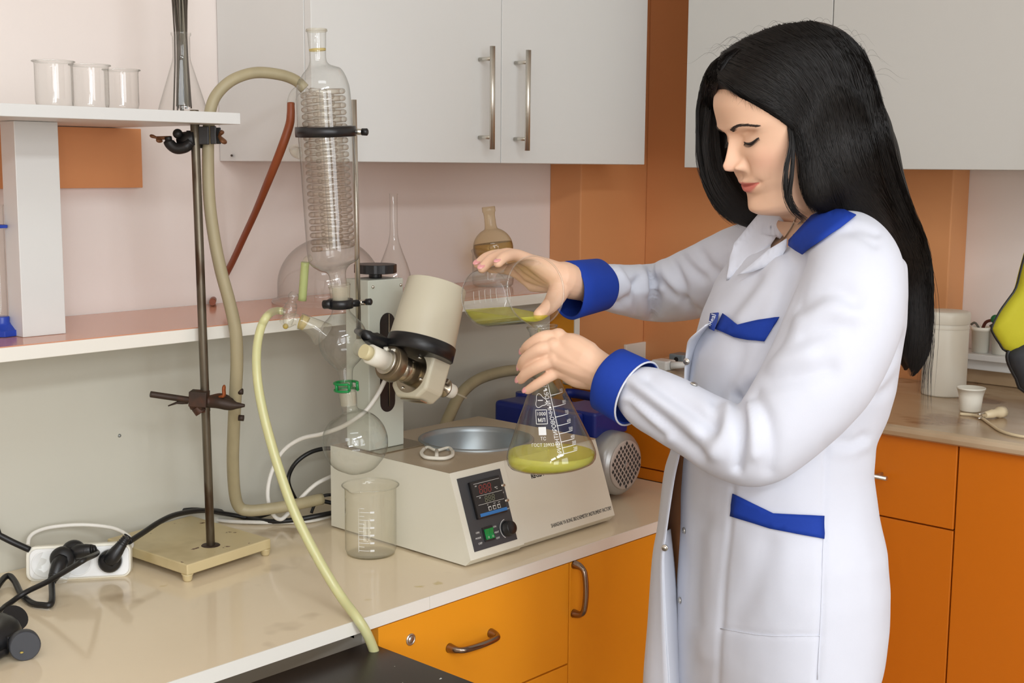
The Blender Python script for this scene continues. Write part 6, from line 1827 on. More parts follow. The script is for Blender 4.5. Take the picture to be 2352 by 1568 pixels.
lc_a, lc_b = Vector((-0.2583, -0.0420, 1.1674)), Vector((-0.2244, -0.0700, 1.1524))
cuff(lc_a, lc_b, 0.0440, 0.0450)
rc_a, rc_b = Vector((-0.3090, 0.1500, 1.2678)), Vector((-0.2600, 0.2090, 1.2705))
cuff(rc_a, rc_b, 0.0425, 0.0385, tilt=0.35)
pm_ = axis_matrix(lc_a, lc_b)
pl_ = (lc_b - lc_a).length
pbuild(MB().tube([pm_ @ Vector((0.0462 * math.cos(2 * PI * i / 40), 0.0462 * math.sin(2 * PI * i / 40), pl_)) for i in range(41)], 0.0013, 8, False), 'cuff_piping', M_COAT, coat)
# collar, lapels, pockets
drape('collar', [(-0.0075, -0.1000, 1.3874), (-0.0214, -0.1000, 1.3718), (-0.0353, -0.1000, 1.3561), (-0.0340, -0.1000, 1.3516), (-0.0158, -0.1000, 1.3417), (0.0087, -0.1000, 1.3581), (0.0276, -0.1000, 1.3721), (0.0469, -0.1000, 1.3878), (0.0322, -0.1000, 1.3943), (0.0099, -0.1000, 1.3953)], coat_bvh, M_CUFF, coat, 0.004)
drape('lapel', [(-0.0527, -0.0000, 1.3843), (-0.0709, 0.0000, 1.3623), (-0.0839, 0.0000, 1.3463), (-0.0898, -0.0000, 1.3238), (-0.0930, -0.0000, 1.2929), (-0.0790, 0.0000, 1.3019), (-0.0576, 0.0000, 1.3193), (-0.0381, 0.0000, 1.3372), (-0.0280, 0.0000, 1.3538), (-0.0191, 0.0000, 1.3680), (-0.0126, -0.0000, 1.3846), (-0.0152, 0.0000, 1.3904), (-0.0335, 0.0000, 1.3926)], coat_bvh, M_COAT, coat, 0.008, ease=24, thick=0.002)
drape('lapel', [(-0.0359, -0.1000, 1.3578), (-0.0484, -0.1000, 1.3487), (-0.0599, -0.1000, 1.3414), (-0.0783, -0.1000, 1.3256), (-0.0979, -0.1000, 1.3092), (-0.0763, -0.1000, 1.3156), (-0.0575, -0.1000, 1.3224), (-0.0445, -0.1000, 1.3326), (-0.0339, -0.1000, 1.3494)], coat_bvh, M_COAT, coat, 0.0065, ease=12, thick=0.002)
PT = drape('pocket_trim', [(-0.1172, -0.1000, 1.2629), (-0.0977, -0.1000, 1.2489), (-0.0715, -0.1000, 1.2548), (-0.0458, -0.1000, 1.2589), (-0.0548, -0.1000, 1.2430), (-0.0638, -0.1000, 1.2276), (-0.0847, -0.1000, 1.2292), (-0.1017, -0.1000, 1.2324), (-0.1262, -0.1000, 1.2425)], coat_bvh, M_CUFF, coat, 0.003)
drape('pocket_trim', [(-0.0970, -0.1000, 1.0257), (-0.0714, -0.1000, 1.0130), (-0.0445, -0.1000, 0.9997), (-0.0112, -0.1000, 0.9981), (0.0221, -0.1000, 0.9966), (0.0222, -0.1000, 0.9653), (-0.0131, -0.1000, 0.9721), (-0.0479, -0.1000, 0.9795), (-0.0740, -0.1000, 0.9876), (-0.1001, -0.1000, 0.9957)], coat_bvh, M_CUFF, coat, 0.003)
lb = drape('label_tab', [(-0.1307, -0.1000, 1.2611), (-0.1206, -0.1000, 1.2623), (-0.1225, -0.1000, 1.2510), (-0.1255, -0.1000, 1.2391), (-0.1318, -0.1000, 1.2419), (-0.1320, -0.1000, 1.2509)], coat_bvh, mat('label_blue', srgb(40, 66, 150), 0.6), coat, 0.006)
lc0, ln0 = cast(coat_bvh, (-0.1270, -0.1000, 1.2510), 0.0085)
tx = text_mesh('lettering', 'ideal', 0.0095, frame(lc0, Vector((-0.1238, -0.1000, 1.2583)) - Vector((-0.1290, -0.1000, 1.2424)), Vector((-0.1304, -0.1000, 1.2532)) - Vector((-0.1236, -0.1000, 1.2498))), M_WINK, None, depth=0.0001)
attach(tx, coat)
def seam(pts, r=0.0007, m=None, off=0.0003):
    P_ = [cast(coat_bvh, p, off)[0] for p in spline([Vector(p) for p in pts], 6)]
    return pbuild(MB().tube(P_, r, 6), 'seam', m or M_COAT, coat)
seam([(-0.1256, -0.1000, 1.2408), (-0.0959, -0.1000, 1.2285), (-0.0637, -0.1000, 1.2259)])
seam([(-0.1098, -0.1000, 0.8409), (-0.0485, -0.1000, 0.8317), (0.0235, -0.1000, 0.8323)])
seam([(0.0223, -0.1000, 0.9931), (0.0233, -0.1000, 0.8679), (0.0225, -0.1000, 0.7708)], 0.0009)
def snap(p, off=0.0015, surf=True):
    q, nn = cast(coat_bvh, p, off) if surf else (Vector(p), Vector((-0.4, -0.9, 0)))
    pbuild(MB().lathe([(0.0048, -0.001), (0.0048, 0.0006), (0.0040, 0.0014), (0.0026, 0.0008), (0.0018, 0.0016), (0.0003, 0.0020)], 18, axis_matrix(q, q + nn), True, False), 'snap_button', M_CHROME, coat)
for p in ((-0.1243, -0.0500, 1.2501), (-0.1397, -0.0000, 1.1528), (-0.1470, 0.0000, 0.9463), (-0.1505, 0.0000, 0.8451)):
    snap(p)
snap((-0.1513, -0.0040, 1.1861), surf=False)
snap((-0.1749, -0.0040, 0.9222), surf=False)
# thin chain at the neck
P_ = [cast(body_bvh, p, 0.0008)[0] for p in spline([(-0.0068, -0.0000, 1.3858), (-0.0127, 0.0000, 1.3716), (-0.0216, -0.0000, 1.3568), (-0.0312, 0.0000, 1.3432)], 8)]
pbuild(MB().tube(P_, 0.0008, 6), 'necklace', M_STEEL, person)

# ---- hair -------------------------------------------------------------------
M_HAIR = mat('black_hair', srgb(16, 13, 12), 0.5, spec=0.25, noise=0.35, nscale=60, stretch=(1, 1, 0.08), bump=0.25, bscale=260)
def hair_strand_material():
    m = bpy.data.materials.new('black_hair_strands')
    m.use_nodes = True
    nt = m.node_tree
    b = nt.nodes['Principled BSDF']
    b.inputs['Base Color'].default_value = srgb(17, 13, 11)
    b.inputs['Roughness'].default_value = 0.40
    b.inputs['Specular IOR Level'].default_value = 0.42
    return m
M_STRAND = hair_strand_material()
hm = MB()
HR = HM4.to_3x3()
# cap: the skull enlarged, cut off along the hairline
n1, n2 = 60, 34
cap_v = []
for k in range(n2 + 1):
    z = 0.028 + (0.2148 - 0.028) * k / n2
    for i in range(n1):
        x, y, zz, t = head_point(z, 2 * PI * i / n1)
        fr_, bk_, wd, ex = f_head(z)
        a = 2 * PI * i / n1
        x = (fr_ if math.cos(a) > 0 else bk_) * math.copysign(abs(math.cos(a)) ** (2 / ex), math.cos(a))
        g_ = 0.011 + 0.012 * max(0, -math.cos(a))
        r_ = math.hypot(x, y) + 1e-6
        cap_v.append((x * (1 + g_ / max(r_, 0.03)), y * (1 + g_ / max(r_, 0.03)), zz + 0.016 * max(0, (zz - 0.12) / 0.095)))
cap_f = [(k * n1 + i, k * n1 + (i + 1) % n1, (k + 1) * n1 + (i + 1) % n1, (k + 1) * n1 + i) for k in range(n2) for i in range(n1)]
cap_f += [tuple(range(n1 - 1, -1, -1)), tuple(n2 * n1 + i for i in range(n1))]
bm = bmesh.new()
bv = [bm.verts.new(p) for p in cap_v]
for f in cap_f:
    bm.faces.new([bv[i] for i in f])
def cut(pt, nrm_):
    geom = bm.verts[:] + bm.edges[:] + bm.faces[:]
    r_ = bmesh.ops.bisect_plane(bm, geom=geom, dist=1e-5, plane_co=pt, plane_no=nrm_, clear_outer=True)
    es = [e for e in r_['geom_cut'] if isinstance(e, bmesh.types.BMEdge)]
    bmesh.ops.edgeloop_fill(bm, edges=es)
cut(Vector((0.094, 0, 0.189)), Vector((0.79, 0.0, -0.61)).normalized())
cut(Vector((0.022, 0, 0.10)), Vector((1.0, 0.0, -0.30)).normalized()) if False else None
bm.normal_update()
hm.add([HM4 @ v_.co for v_ in bm.verts], [[v_.index for v_ in f.verts] for f in (bm.verts.index_update(), bm.faces)[1]])
bm.free()
def lock(pts, rs, flat=1.0, n=18, k=5):
    P_ = spline(pts, k)
    R_ = [v.x for v in spline([Vector((r_, 0, 0)) for r_ in rs], k)]
    limb(hm, pts, rs, n, k)
# near curtain: temple and ear to the collar
lock([(-0.0199, -0.0600, 1.5370), (-0.0133, -0.0920, 1.4973), (-0.0037, -0.0960, 1.4535), (0.0048, -0.0940, 1.4205), (0.0149, -0.0900, 1.4011)], [0.012, 0.020, 0.023, 0.024, 0.016])
lock([(0.0075, -0.0600, 1.5538), (0.0188, -0.0920, 1.4976), (0.0331, -0.0920, 1.4483), (0.0548, -0.0750, 1.4093), (0.0915, -0.0400, 1.3771)], [0.014, 0.038, 0.040, 0.033, 0.024])
lock([(0.0390, -0.0200, 1.5790), (0.0599, -0.0500, 1.5102), (0.0782, -0.0400, 1.4542), (0.1078, -0.0200, 1.3967), (0.1353, 0.0000, 1.3492)], [0.014, 0.037, 0.037, 0.034, 0.028])
lock([(0.0646, 0.0200, 1.5590), (0.0800, 0.0000, 1.4890), (0.1001, 0.0100, 1.4309), (0.1279, 0.0300, 1.3773), (0.1527, 0.0400, 1.3227)], [0.020, 0.040, 0.040, 0.036, 0.030])
# long tail down the back
lock([(0.1020, 0.0000, 1.4311), (0.1327, 0.0200, 1.3778), (0.1636, 0.0300, 1.3235), (0.1723, 0.0300, 1.2691), (0.1735, 0.0300, 1.2203), (0.1713, 0.0300, 1.1927), (0.1687, 0.0300, 1.1711)], [0.030, 0.030, 0.0235, 0.0185, 0.0180, 0.0140, 0.005])
lock([(0.1508, 0.0500, 1.2607), (0.1639, 0.0500, 1.2176), (0.1667, 0.0500, 1.1866), (0.1664, 0.0500, 1.1679)], [0.018, 0.018, 0.013, 0.004])
# far curtain beside the face
lock([(-0.0695, 0.0500, 1.5996), (-0.1043, 0.0700, 1.5726), (-0.1138, 0.0750, 1.5311), (-0.1117, 0.0800, 1.4831), (-0.1005, 0.0800, 1.4346), (-0.0760, 0.0800, 1.3981), (-0.0496, 0.0700, 1.3803)], [0.012, 0.022, 0.019, 0.0185, 0.0215, 0.023, 0.018])
lock([(-0.0619, 0.0850, 1.5619), (-0.0766, 0.0950, 1.5019), (-0.0677, 0.1000, 1.4408), (-0.0464, 0.0900, 1.3981), (-0.0271, 0.0750, 1.3803)], [0.030, 0.034, 0.036, 0.032, 0.022])
hair_o = remesh(hm, 'hair', 0.0042, 8)
hair_o.data.materials.append(M_HAIR)
hair_o.data.polygons.foreach_set('use_smooth', np.ones(len(hair_o.data.polygons), dtype=bool))
hair = attach(hair_o, person)
hair_bvh = bvh_of(hair)
# strands: families of guide lines from front to back, laid on the hair mass
GUIDES = [
    [(-0.1123, -0.0000, 1.5645), (-0.0946, 0.0000, 1.5549), (-0.0677, -0.0000, 1.5339), (-0.0381, 0.0000, 1.5203), (-0.0144, 0.0000, 1.5102), (-0.0008, -0.0000, 1.4768), (0.0045, 0.0000, 1.4303), (0.0157, -0.0000, 1.3836)],
    [(-0.1156, 0.0000, 1.5793), (-0.0773, 0.0000, 1.5596), (-0.0357, 0.0000, 1.5364), (-0.0066, 0.0000, 1.5056), (0.0094, 0.0000, 1.4537), (0.0157, -0.0000, 1.4129), (0.0346, -0.0000, 1.3837)],
    [(-0.1104, 0.0000, 1.5992), (-0.0547, 0.0000, 1.5797), (-0.0128, -0.0000, 1.5458), (0.0079, 0.0000, 1.4942), (0.0205, 0.0000, 1.4421), (0.0368, -0.0000, 1.4014), (0.0701, 0.0000, 1.3811)],
    [(-0.0792, -0.0000, 1.6182), (-0.0204, 0.0000, 1.5942), (0.0192, -0.0000, 1.5460), (0.0391, 0.0000, 1.4886), (0.0527, -0.0000, 1.4424), (0.0780, 0.0000, 1.4017), (0.1116, 0.0000, 1.3755), (0.1465, 0.0000, 1.3256), (0.1584, 0.0000, 1.2661), (0.1584, -0.0000, 1.2060)],
    [(-0.0392, 0.0000, 1.6332), (0.0141, -0.0000, 1.6030), (0.0454, 0.0000, 1.5462), (0.0642, 0.0000, 1.4888), (0.0823, 0.0000, 1.4368), (0.1106, 0.0000, 1.3961), (0.1424, 0.0000, 1.3492), (0.1584, 0.0000, 1.2900), (0.1628, 0.0000, 1.2242), (0.1581, 0.0000, 1.1515)],
    [(0.0011, -0.0000, 1.6386), (0.0429, -0.0000, 1.6061), (0.0661, 0.0000, 1.5521), (0.0827, 0.0000, 1.4948), (0.1029, -0.0000, 1.4369), (0.1301, -0.0000, 1.3845), (0.1601, -0.0000, 1.3257), (0.1691, 0.0000, 1.2662), (0.1685, 0.0000, 1.2061), (0.1635, 0.0000, 1.1393)],
    [(0.0421, 0.0000, 1.6259), (0.0728, -0.0000, 1.5864), (0.0902, 0.0000, 1.5351), (0.1054, 0.0000, 1.4834), (0.1257, 0.0000, 1.4254), (0.1566, -0.0000, 1.3611), (0.1708, -0.0000, 1.3020), (0.1762, 0.0000, 1.2423), (0.1745, 0.0000, 1.1820), (0.1684, 0.0000, 1.1241)],
    [(0.0691, 0.0000, 1.6045), (0.0889, 0.0000, 1.5637), (0.1067, -0.0000, 1.5065), (0.1234, 0.0000, 1.4487), (0.1451, -0.0000, 1.3905), (0.1678, -0.0000, 1.3376), (0.1762, 0.0000, 1.2782), (0.1795, 0.0000, 1.2243), (0.1775, -0.0000, 1.1699), (0.1725, 0.0000, 1.1272)],
]
FAR = [
    [(-0.0782, 0.0700, 1.6095), (-0.1139, 0.0700, 1.5903), (-0.1261, 0.0700, 1.5546), (-0.1323, 0.0700, 1.5128), (-0.1297, 0.0700, 1.4647), (-0.1150, 0.0700, 1.4164), (-0.0907, 0.0700, 1.3831), (-0.0645, 0.0700, 1.3680)],
    [(-0.0858, 0.0600, 1.6045), (-0.1114, 0.0600, 1.5778), (-0.1187, 0.0600, 1.5363), (-0.1184, 0.0600, 1.4827), (-0.1047, 0.0600, 1.4287), (-0.0792, 0.0600, 1.3896), (-0.0512, 0.0600, 1.3734)],
    [(-0.1010, 0.0600, 1.5896), (-0.1153, 0.0600, 1.5452), (-0.1127, 0.0600, 1.4947), (-0.1026, 0.0600, 1.4408), (-0.0747, 0.0600, 1.4036), (-0.0393, 0.0600, 1.3820)],
]
def resample(pl, n):
    P_ = np.array([tuple(p) for p in spline(pl, 8)])
    d = np.concatenate([[0], np.cumsum(np.linalg.norm(np.diff(P_, axis=0), axis=1))])
    t = np.linspace(0, d[-1], n)
    return np.stack([np.interp(t, d, P_[:, i]) for i in range(3)], 1)
def strands(families, count, n=30, off=(0.0022, 0.0050), jit=0.0018, bvh=None, lo=0.0, hi=1.0):
    out = []
    fam = [resample(f, n) for f in families]
    for _ in range(count):
        u = rng.uniform(lo, hi) * (len(fam) - 1)
        i = min(int(u), len(fam) - 2)
        w_ = u - i
        base = fam[i] * (1 - w_) + fam[i + 1] * w_
        end = rng.uniform(0.80, 1.0)
        base = base[: max(8, int(n * end))]
        wob = rng.normal(0, jit, 3)
        ph = rng.uniform(0, 6)
        o_f = rng.uniform(*off)
        pts_, hits = [], []
        for k, p in enumerate(base):
            t = k / (n - 1)
            p = Vector(p) + Vector(wob) * (0.5 + 1.5 * t) + Vector((0.0015 * math.sin(ph + 5 * t), 0, 0))
            d = (p - CAMP).normalized()
            hit, nor, idx, dist = bvh.ray_cast(CAMP, d)
            if hit is not None and nor.dot(d) > 0:
                nor = -nor
            pts_.append((p, d))
            hits.append(None if hit is None else hit + nor * o_f)
        good = [k for k in range(len(hits)) if hits[k] is not None]
        P_ = []
        for k, (p, d) in enumerate(pts_):
            if hits[k] is not None:
                P_.append(hits[k])
                continue
            if not good:
                P_.append(p)
                continue
            g_ = min(good, key=lambda q: abs(q - k))
            r_ = CAMP + d * ((hits[g_].y - CAMP.y) / d.y)          # same depth as the nearest strand point on the mass
            hit, nor, idx, dist = bvh.find_nearest(r_)
            away = r_ - hit
            P_.append(hit + away * min(1.0, 0.006 / max(away.length, 1e-6)))
        # relax
        Q = [P_[0]] + [(P_[k - 1] + P_[k] * 2 + P_[k + 1]) / 4 for k in range(1, len(P_) - 1)] + [P_[-1]]
        out.append(Q)
    return out
ST = strands(GUIDES, 7000, n=30, bvh=hair_bvh)
ST += strands(FAR, 1500, n=30, bvh=hair_bvh)
# loose strands: the lock across the cheek, stray hairs at crown, back and far side
def free(pl, count, spread, n=20):
    base = resample(pl, n)
    for _ in range(count):
        s0_, s1_ = rng.normal(0, spread, 3), rng.normal(0, spread, 3)
        ST.append([Vector(p) + Vector(s0_) * (1 - k / n) * 0.5 + Vector(s1_) * (k / n) for k, p in enumerate(base)])
free([(-0.0422, -0.0950, 1.5123), (-0.0409, -0.1050, 1.4805), (-0.0459, -0.1080, 1.4477), (-0.0442, -0.1050, 1.4204), (-0.0335, -0.1000, 1.3983), (-0.0152, -0.0900, 1.3842)], 90, 0.0028)
free([(-0.0422, -0.0950, 1.5123), (-0.0374, -0.1050, 1.4751), (-0.0391, -0.1080, 1.4423), (-0.0407, -0.1050, 1.4149), (-0.0289, -0.1000, 1.3928)], 60, 0.0022)
free([(-0.1154, 0.0600, 1.5895), (-0.1345, 0.0600, 1.5421), (-0.1358, 0.0600, 1.5005), (-0.1321, 0.0600, 1.4526), (-0.1153, 0.0600, 1.4166), (-0.0963, 0.0600, 1.3925)], 30, 0.0026)
free([(-0.1207, 0.0500, 1.5535), (-0.1253, 0.0500, 1.5062), (-0.1242, 0.0500, 1.4646), (-0.1121, 0.0500, 1.4228), (-0.0806, 0.0500, 1.3809)], 40, 0.004)
free([(0.1124, 0.0000, 1.4834), (0.1461, 0.0100, 1.3960), (0.1766, 0.0200, 1.3244), (0.1908, 0.0300, 1.2632), (0.1885, 0.0300, 1.1897), (0.1849, 0.0300, 1.1403)], 26, 0.006)
free([(0.1652, 0.0200, 1.3123), (0.1839, 0.0200, 1.2642), (0.1912, 0.0200, 1.2157), (0.1889, 0.0200, 1.1667), (0.1902, 0.0200, 1.1174)], 14, 0.006)
TOP = spline([(-0.1218, 0.0200, 1.5968), (-0.0889, 0.0100, 1.6162), (-0.0449, 0.0000, 1.6320), (0.0057, -0.0000, 1.6397), (0.0479, 0.0000, 1.6259), (0.0781, -0.0000, 1.5978), (0.1039, 0.0000, 1.5409)], 10)
STRAY = []
for _ in range(170):
    t_ = rng.uniform(0, 1)
    a = Vector((-0.1247, -0.0500, 1.5590)).lerp(Vector((-0.0804, -0.0900, 1.5296)), t_) + Vector((rng.normal(0, 0.002), 0, rng.normal(0.002, 0.002)))
    dx_, dz_ = rng.normal(0.006, 0.006), -rng.uniform(0.004, 0.016)
    STRAY.append([cast(body_bvh, a + Vector((dx_ * q_, 0, dz_ * q_ ** 1.3)), 0.0016 - 0.0011 * q_)[0] for q_ in np.linspace(0, 1, 6)])
for _ in range(70):
    a = TOP[int(rng.uniform(0, len(TOP) - 1))] + Vector((rng.normal(0, 0.004), rng.uniform(-0.02, 0.04), rng.uniform(-0.004, 0.001)))
    L_, lift, sg_ = rng.uniform(0.02, 0.05), rng.uniform(0.002, 0.011), rng.choice((-1.0, 1.0))
    curl = rng.uniform(-0.004, 0.004)
    STRAY.append([a + Vector((sg_ * L_ * t_, 0, lift * math.sin(PI * min(1, t_ * 1.2)) - 0.25 * L_ * t_ * t_ + curl * math.sin(7 * t_))) for t_ in np.linspace(0, 1, 9)])
def strand_mesh(name, ST, r, m, parent):
    vs_, fs = [], []
    for Q in ST:
        o_ = len(vs_)
        n = len(Q)
        for k, p in enumerate(Q):
            t = (Q[min(k + 1, n - 1)] - Q[max(k - 1, 0)]).normalized()
            sd = t.cross((p - CAMP).normalized())
            sd = sd.normalized() if sd.length > 1e-6 else Vector((1, 0, 0))
            ou = sd.cross(t)
            rr_ = r * (1.0 if k < n - 5 else (n - k) / 6)
            vs_ += [p + sd * rr_, p - sd * rr_, p + ou * rr_ * 0.9]
        for k in range(n - 1):
            a, b = o_ + 3 * k, o_ + 3 * k + 3
            fs += [(a, a + 2, b + 2, b), (a + 2, a + 1, b + 1, b + 2)]
    o = MB()
    o.v = [tuple(p) for p in vs_]
    o.f = fs
    o.sm = [True] * len(fs)
    ob = pbuild(o, name, m, parent)
    ob['kind'] = 'stuff'
    return ob
strand_mesh('strands', ST, 0.00024, M_STRAND, hair)
strand_mesh('stray_hairs', STRAY, 0.00011, M_STRAND, hair)

# ---------------- flask and beaker in her hands --------------------------------
G_FL = glass('flask_glass', tint=(0.985, 0.99, 0.985), edge=(0.34, 0.35, 0.31), edge_pow=3.0, ior=1.55, haze=0.015)
M_LIQ = bpy.data.materials.new('yellow_liquid')
M_LIQ.use_nodes = True
_b = M_LIQ.node_tree.nodes['Principled BSDF']
def liquid_material(m, thin=(0.985, 0.985, 0.70), deep=(0.90, 0.87, 0.28)):
    nt = m.node_tree
    nt.nodes.remove(nt.nodes['Principled BSDF'])
    tr = nt.nodes.new('ShaderNodeBsdfTransparent')
    gl = nt.nodes.new('ShaderNodeBsdfGlossy')
    gl.inputs['Roughness'].default_value = 0.05
    df = nt.nodes.new('ShaderNodeBsdfDiffuse')
    df.inputs['Color'].default_value = (0.90, 0.90, 0.12, 1)
    lw = nt.nodes.new('ShaderNodeLayerWeight')
    lw.inputs['Blend'].default_value = 0.5
    mx = nt.nodes.new('ShaderNodeMix')
    mx.data_type = 'RGBA'
    mx.inputs[6].default_value = thin + (1,)
    mx.inputs[7].default_value = deep + (1,)
    nt.links.new(lw.outputs['Facing'], mx.inputs[0])
    nt.links.new(mx.outputs[2], tr.inputs[0])
    m1 = nt.nodes.new('ShaderNodeMixShader')
    m1.inputs[0].default_value = 0.30
    nt.links.new(tr.outputs[0], m1.inputs[1])
    nt.links.new(df.outputs[0], m1.inputs[2])
    pw = nt.nodes.new('ShaderNodeMath')
    pw.operation = 'POWER'
    pw.inputs[1].default_value = 4.0
    nt.links.new(lw.outputs['Facing'], pw.inputs[0])
    ma = nt.nodes.new('ShaderNodeMath')
    ma.operation = 'MULTIPLY_ADD'
    ma.inputs[1].default_value = 0.5
    ma.inputs[2].default_value = 0.03
    nt.links.new(pw.outputs[0], ma.inputs[0])
    m2 = nt.nodes.new('ShaderNodeMixShader')
    nt.links.new(ma.outputs[0], m2.inputs[0])
    nt.links.new(m1.outputs[0], m2.inputs[1])
    nt.links.new(gl.outputs[0], m2.inputs[2])
    nt.links.new(m2.outputs[0], nt.nodes['Material Output'].inputs[0])
liquid_material(M_LIQ)

def liquid(profile, M_, level, name, parent, shrink=0.0008, n=64):
    """The part of a vessel's inside that lies below the horizontal plane z = level (world), closed by a flat surface."""
    mb = MB().lathe([(max(0.0005, r_ - shrink), h) for r_, h in profile], n, M_, True, True)
    bm = bmesh.new()
    vv = [bm.verts.new(p) for p in mb.v]
    for f in mb.f:
        try:
            bm.faces.new([vv[i] for i in f])
        except ValueError:
            pass
    bmesh.ops.remove_doubles(bm, verts=bm.verts[:], dist=1e-6)
    r_ = bmesh.ops.bisect_plane(bm, geom=bm.verts[:] + bm.edges[:] + bm.faces[:], dist=1e-6, plane_co=(0, 0, level), plane_no=(0, 0, 1), clear_outer=True)
    es = [e for e in r_['geom_cut'] if isinstance(e, bmesh.types.BMEdge)]
    fl_ = bmesh.ops.edgeloop_fill(bm, edges=es)['faces']
    bmesh.ops.recalc_face_normals(bm, faces=bm.faces[:])
    for f in bm.faces:
        f.smooth = f not in fl_
    me = bpy.data.meshes.new(name)
    bm.to_mesh(me)
    bm.free()
    me.materials.append(M_LIQ)
    o = bpy.data.objects.new(name, me)
    COL.objects.link(o)
    put(o, parent)
    return o

fb_ = PM @ Vector((-0.3332, 0.0250, 1.0312))
ft_ = PM @ Vector((-0.3494, 0.0250, 1.2291))
FA = axis_matrix(fb_, ft_, (0.735, 0.678, 0))
FH = (ft_ - fb_).length
kf = FH / 0.208
fprof = [(0.0006, 0.0), (0.052, 0.0), (0.0605, 0.003), (0.0645, 0.009), (0.0655, 0.016), (0.0635, 0.025), (0.0555, 0.045), (0.0430, 0.075), (0.0310, 0.103), (0.0225, 0.124), (0.0188, 0.137), (0.0178, 0.147), (0.0178, 0.190), (0.0190, 0.201), (0.0212, 0.2045), (0.0215, 0.208)]
fprof = [(r_ * 0.967, h * kf) for r_, h in fprof]
cf = thing('conical_flask', 'large conical flask with white scale and yellow liquid held in her left hand', 'flask', fb_)
fr_tab = smooth_interp([(h, r_) for r_, h in fprof[1:]])
fd_ = [(fr_tab(h)[0], h) for h in np.linspace(0.0005, FH, 60)]
MB().lathe([(0.0006, 0.0)] + fd_, 72, FA).build('body', G_FL, cf)
MB().tube([FA @ Vector((0.0208 * math.cos(2 * PI * i / 40), 0.0208 * math.sin(2 * PI * i / 40), FH)) for i in range(41)], 0.0013, 8, False).build('rim', G_CLEAR, cf)
lvl = (PM @ Vector((-0.3359, 0.0250, 1.0513))).z
liquid([(0.0006, 0.0016)] + [(r_ - 0.0012, h + 0.0012) for r_, h in fd_[:30]], FA, lvl, 'liquid', cf)
# white print on the flask: scale on the right, inscription along it, volume box on the left
FAI = FA.inverted()
cam_dir = (FAI.to_3x3() @ (Vector((0, 0, 1.45)) - fb_))
th0 = math.atan2(cam_dir.y, cam_dir.x)
def on_flask(dx, h, lift=0.0004):
    r_ = fr_tab(max(0.001, min(FH, h)))[0]
    a = th0 + dx / r_
    return FA @ Vector(((r_ + lift) * math.cos(a), (r_ + lift) * math.sin(a), h))
def wrap(mesh_obj, f):
    for v_ in mesh_obj.data.vertices:
        v_.co = f(v_.co.x, v_.co.y)
def print_text(s_, size, f, bold=0.0, xs=1.0):
    t = text_mesh('lettering', s_, size, Matrix.Identity(4), M_WINK, None, depth=0.0, xscale=xs, bold=bold)
    wrap(t, f)
    put(t, cf)
    return t
def strip(pts, w_):
    """Thin printed line along pts = (dx, h) on the glass."""
    mb = MB()
    P_ = []
    for (x0, h0), (x1, h1) in zip(pts[:-1], pts[1:]):
        for k in range(8):
            P_.append((x0 + (x1 - x0) * k / 8, h0 + (h1 - h0) * k / 8))
    P_.append(pts[-1])
    vs_ = []
    for i, (x, h) in enumerate(P_):
        a, b = P_[max(0, i - 1)], P_[min(len(P_) - 1, i + 1)]
        dx, dh = b[0] - a[0], b[1] - a[1]
        l_ = math.hypot(dx, dh) or 1
        vs_ += [on_flask(x - dh / l_ * w_ / 2, h + dx / l_ * w_ / 2), on_flask(x + dh / l_ * w_ / 2, h - dx / l_ * w_ / 2)]
    mb.add(vs_, [(2 * i, 2 * i + 1, 2 * i + 3, 2 * i + 2) for i in range(len(P_) - 1)])
    return mb
sg = MB()
def merge(dst, src):
    dst.add(src.v, src.f)
xa, ha, xb, hb2 = 0.0165, 0.036 * kf, 0.0025, 0.126 * kf
def sx(h):
    return xa + (xb - xa) * (h - ha) / (hb2 - ha)
merge(sg, strip([(sx(0.030 * kf), 0.030 * kf), (sx(0.130 * kf), 0.130 * kf)], 0.0008))
for h, n_ in ((0.031, 200), (0.039, 300), (0.047, 400), (0.058, 500), (0.069, 600), (0.081, 700), (0.095, 800), (0.111, 900)):
    h = h * kf
    merge(sg, strip([(sx(h), h), (sx(h) + 0.021, h + 0.0015)], 0.0008))
    print_text(str(n_), 0.0058, lambda x, y, h=h: on_flask(sx(h) + 0.0185 + x, h + 0.0042 + y), xs=0.8)
for q in (((-0.0175, 0.073), (-0.0020, 0.073), (-0.0020, 0.092), (-0.0175, 0.092), (-0.0175, 0.073)),):
    merge(sg, strip([(x, h * kf) for x, h in q], 0.0008))
lo_ = [(-0.0095 + 0.0075 * math.cos(a) * (1 + 0.22 * math.cos(3 * a + 0.6)), (0.104 + 0.0085 * math.sin(a) * (1 + 0.22 * math.cos(3 * a + 0.6))) * kf) for a in [2 * PI * i / 24 for i in range(25)]]
merge(sg, strip(lo_, 0.0008))
merge(sg, strip([(-0.0135, 0.105 * kf), (-0.006, 0.105 * kf)], 0.0012))
bq = MB()
mbq = strip([(-0.0150, 0.0635 * kf), (-0.0045, 0.0635 * kf)], 0.0105)
merge(sg, mbq)
sg.build('scale_print', M_WINK, cf)
print_text('1000', 0.0066, lambda x, y: on_flask(-0.0098 + x, 0.0865 * kf + y))
print_text('\u041c\u041b', 0.0066, lambda x, y: on_flask(-0.0098 + x, 0.0780 * kf + y), bold=0.0001)
print_text('\u0422\u0421', 0.0060, lambda x, y: on_flask(-0.0092 + x, 0.0530 * kf + y))
print_text('\u0413\u041e\u0421\u0422 23932-90', 0.0058, lambda x, y: on_flask(-0.0070 + x, 0.0445 * kf + y))
print_text('\u041e\u0420\u0418\u0415\u041d\u0422\u0418\u0420\u041e\u0412\u041e\u0427\u041d\u042b\u0419 \u041e\u0411\u042a\u0415\u041c', 0.0080, lambda x, y: on_flask(sx(0.080 * kf + x) - 0.0045 - y, 0.080 * kf + x), xs=0.86)

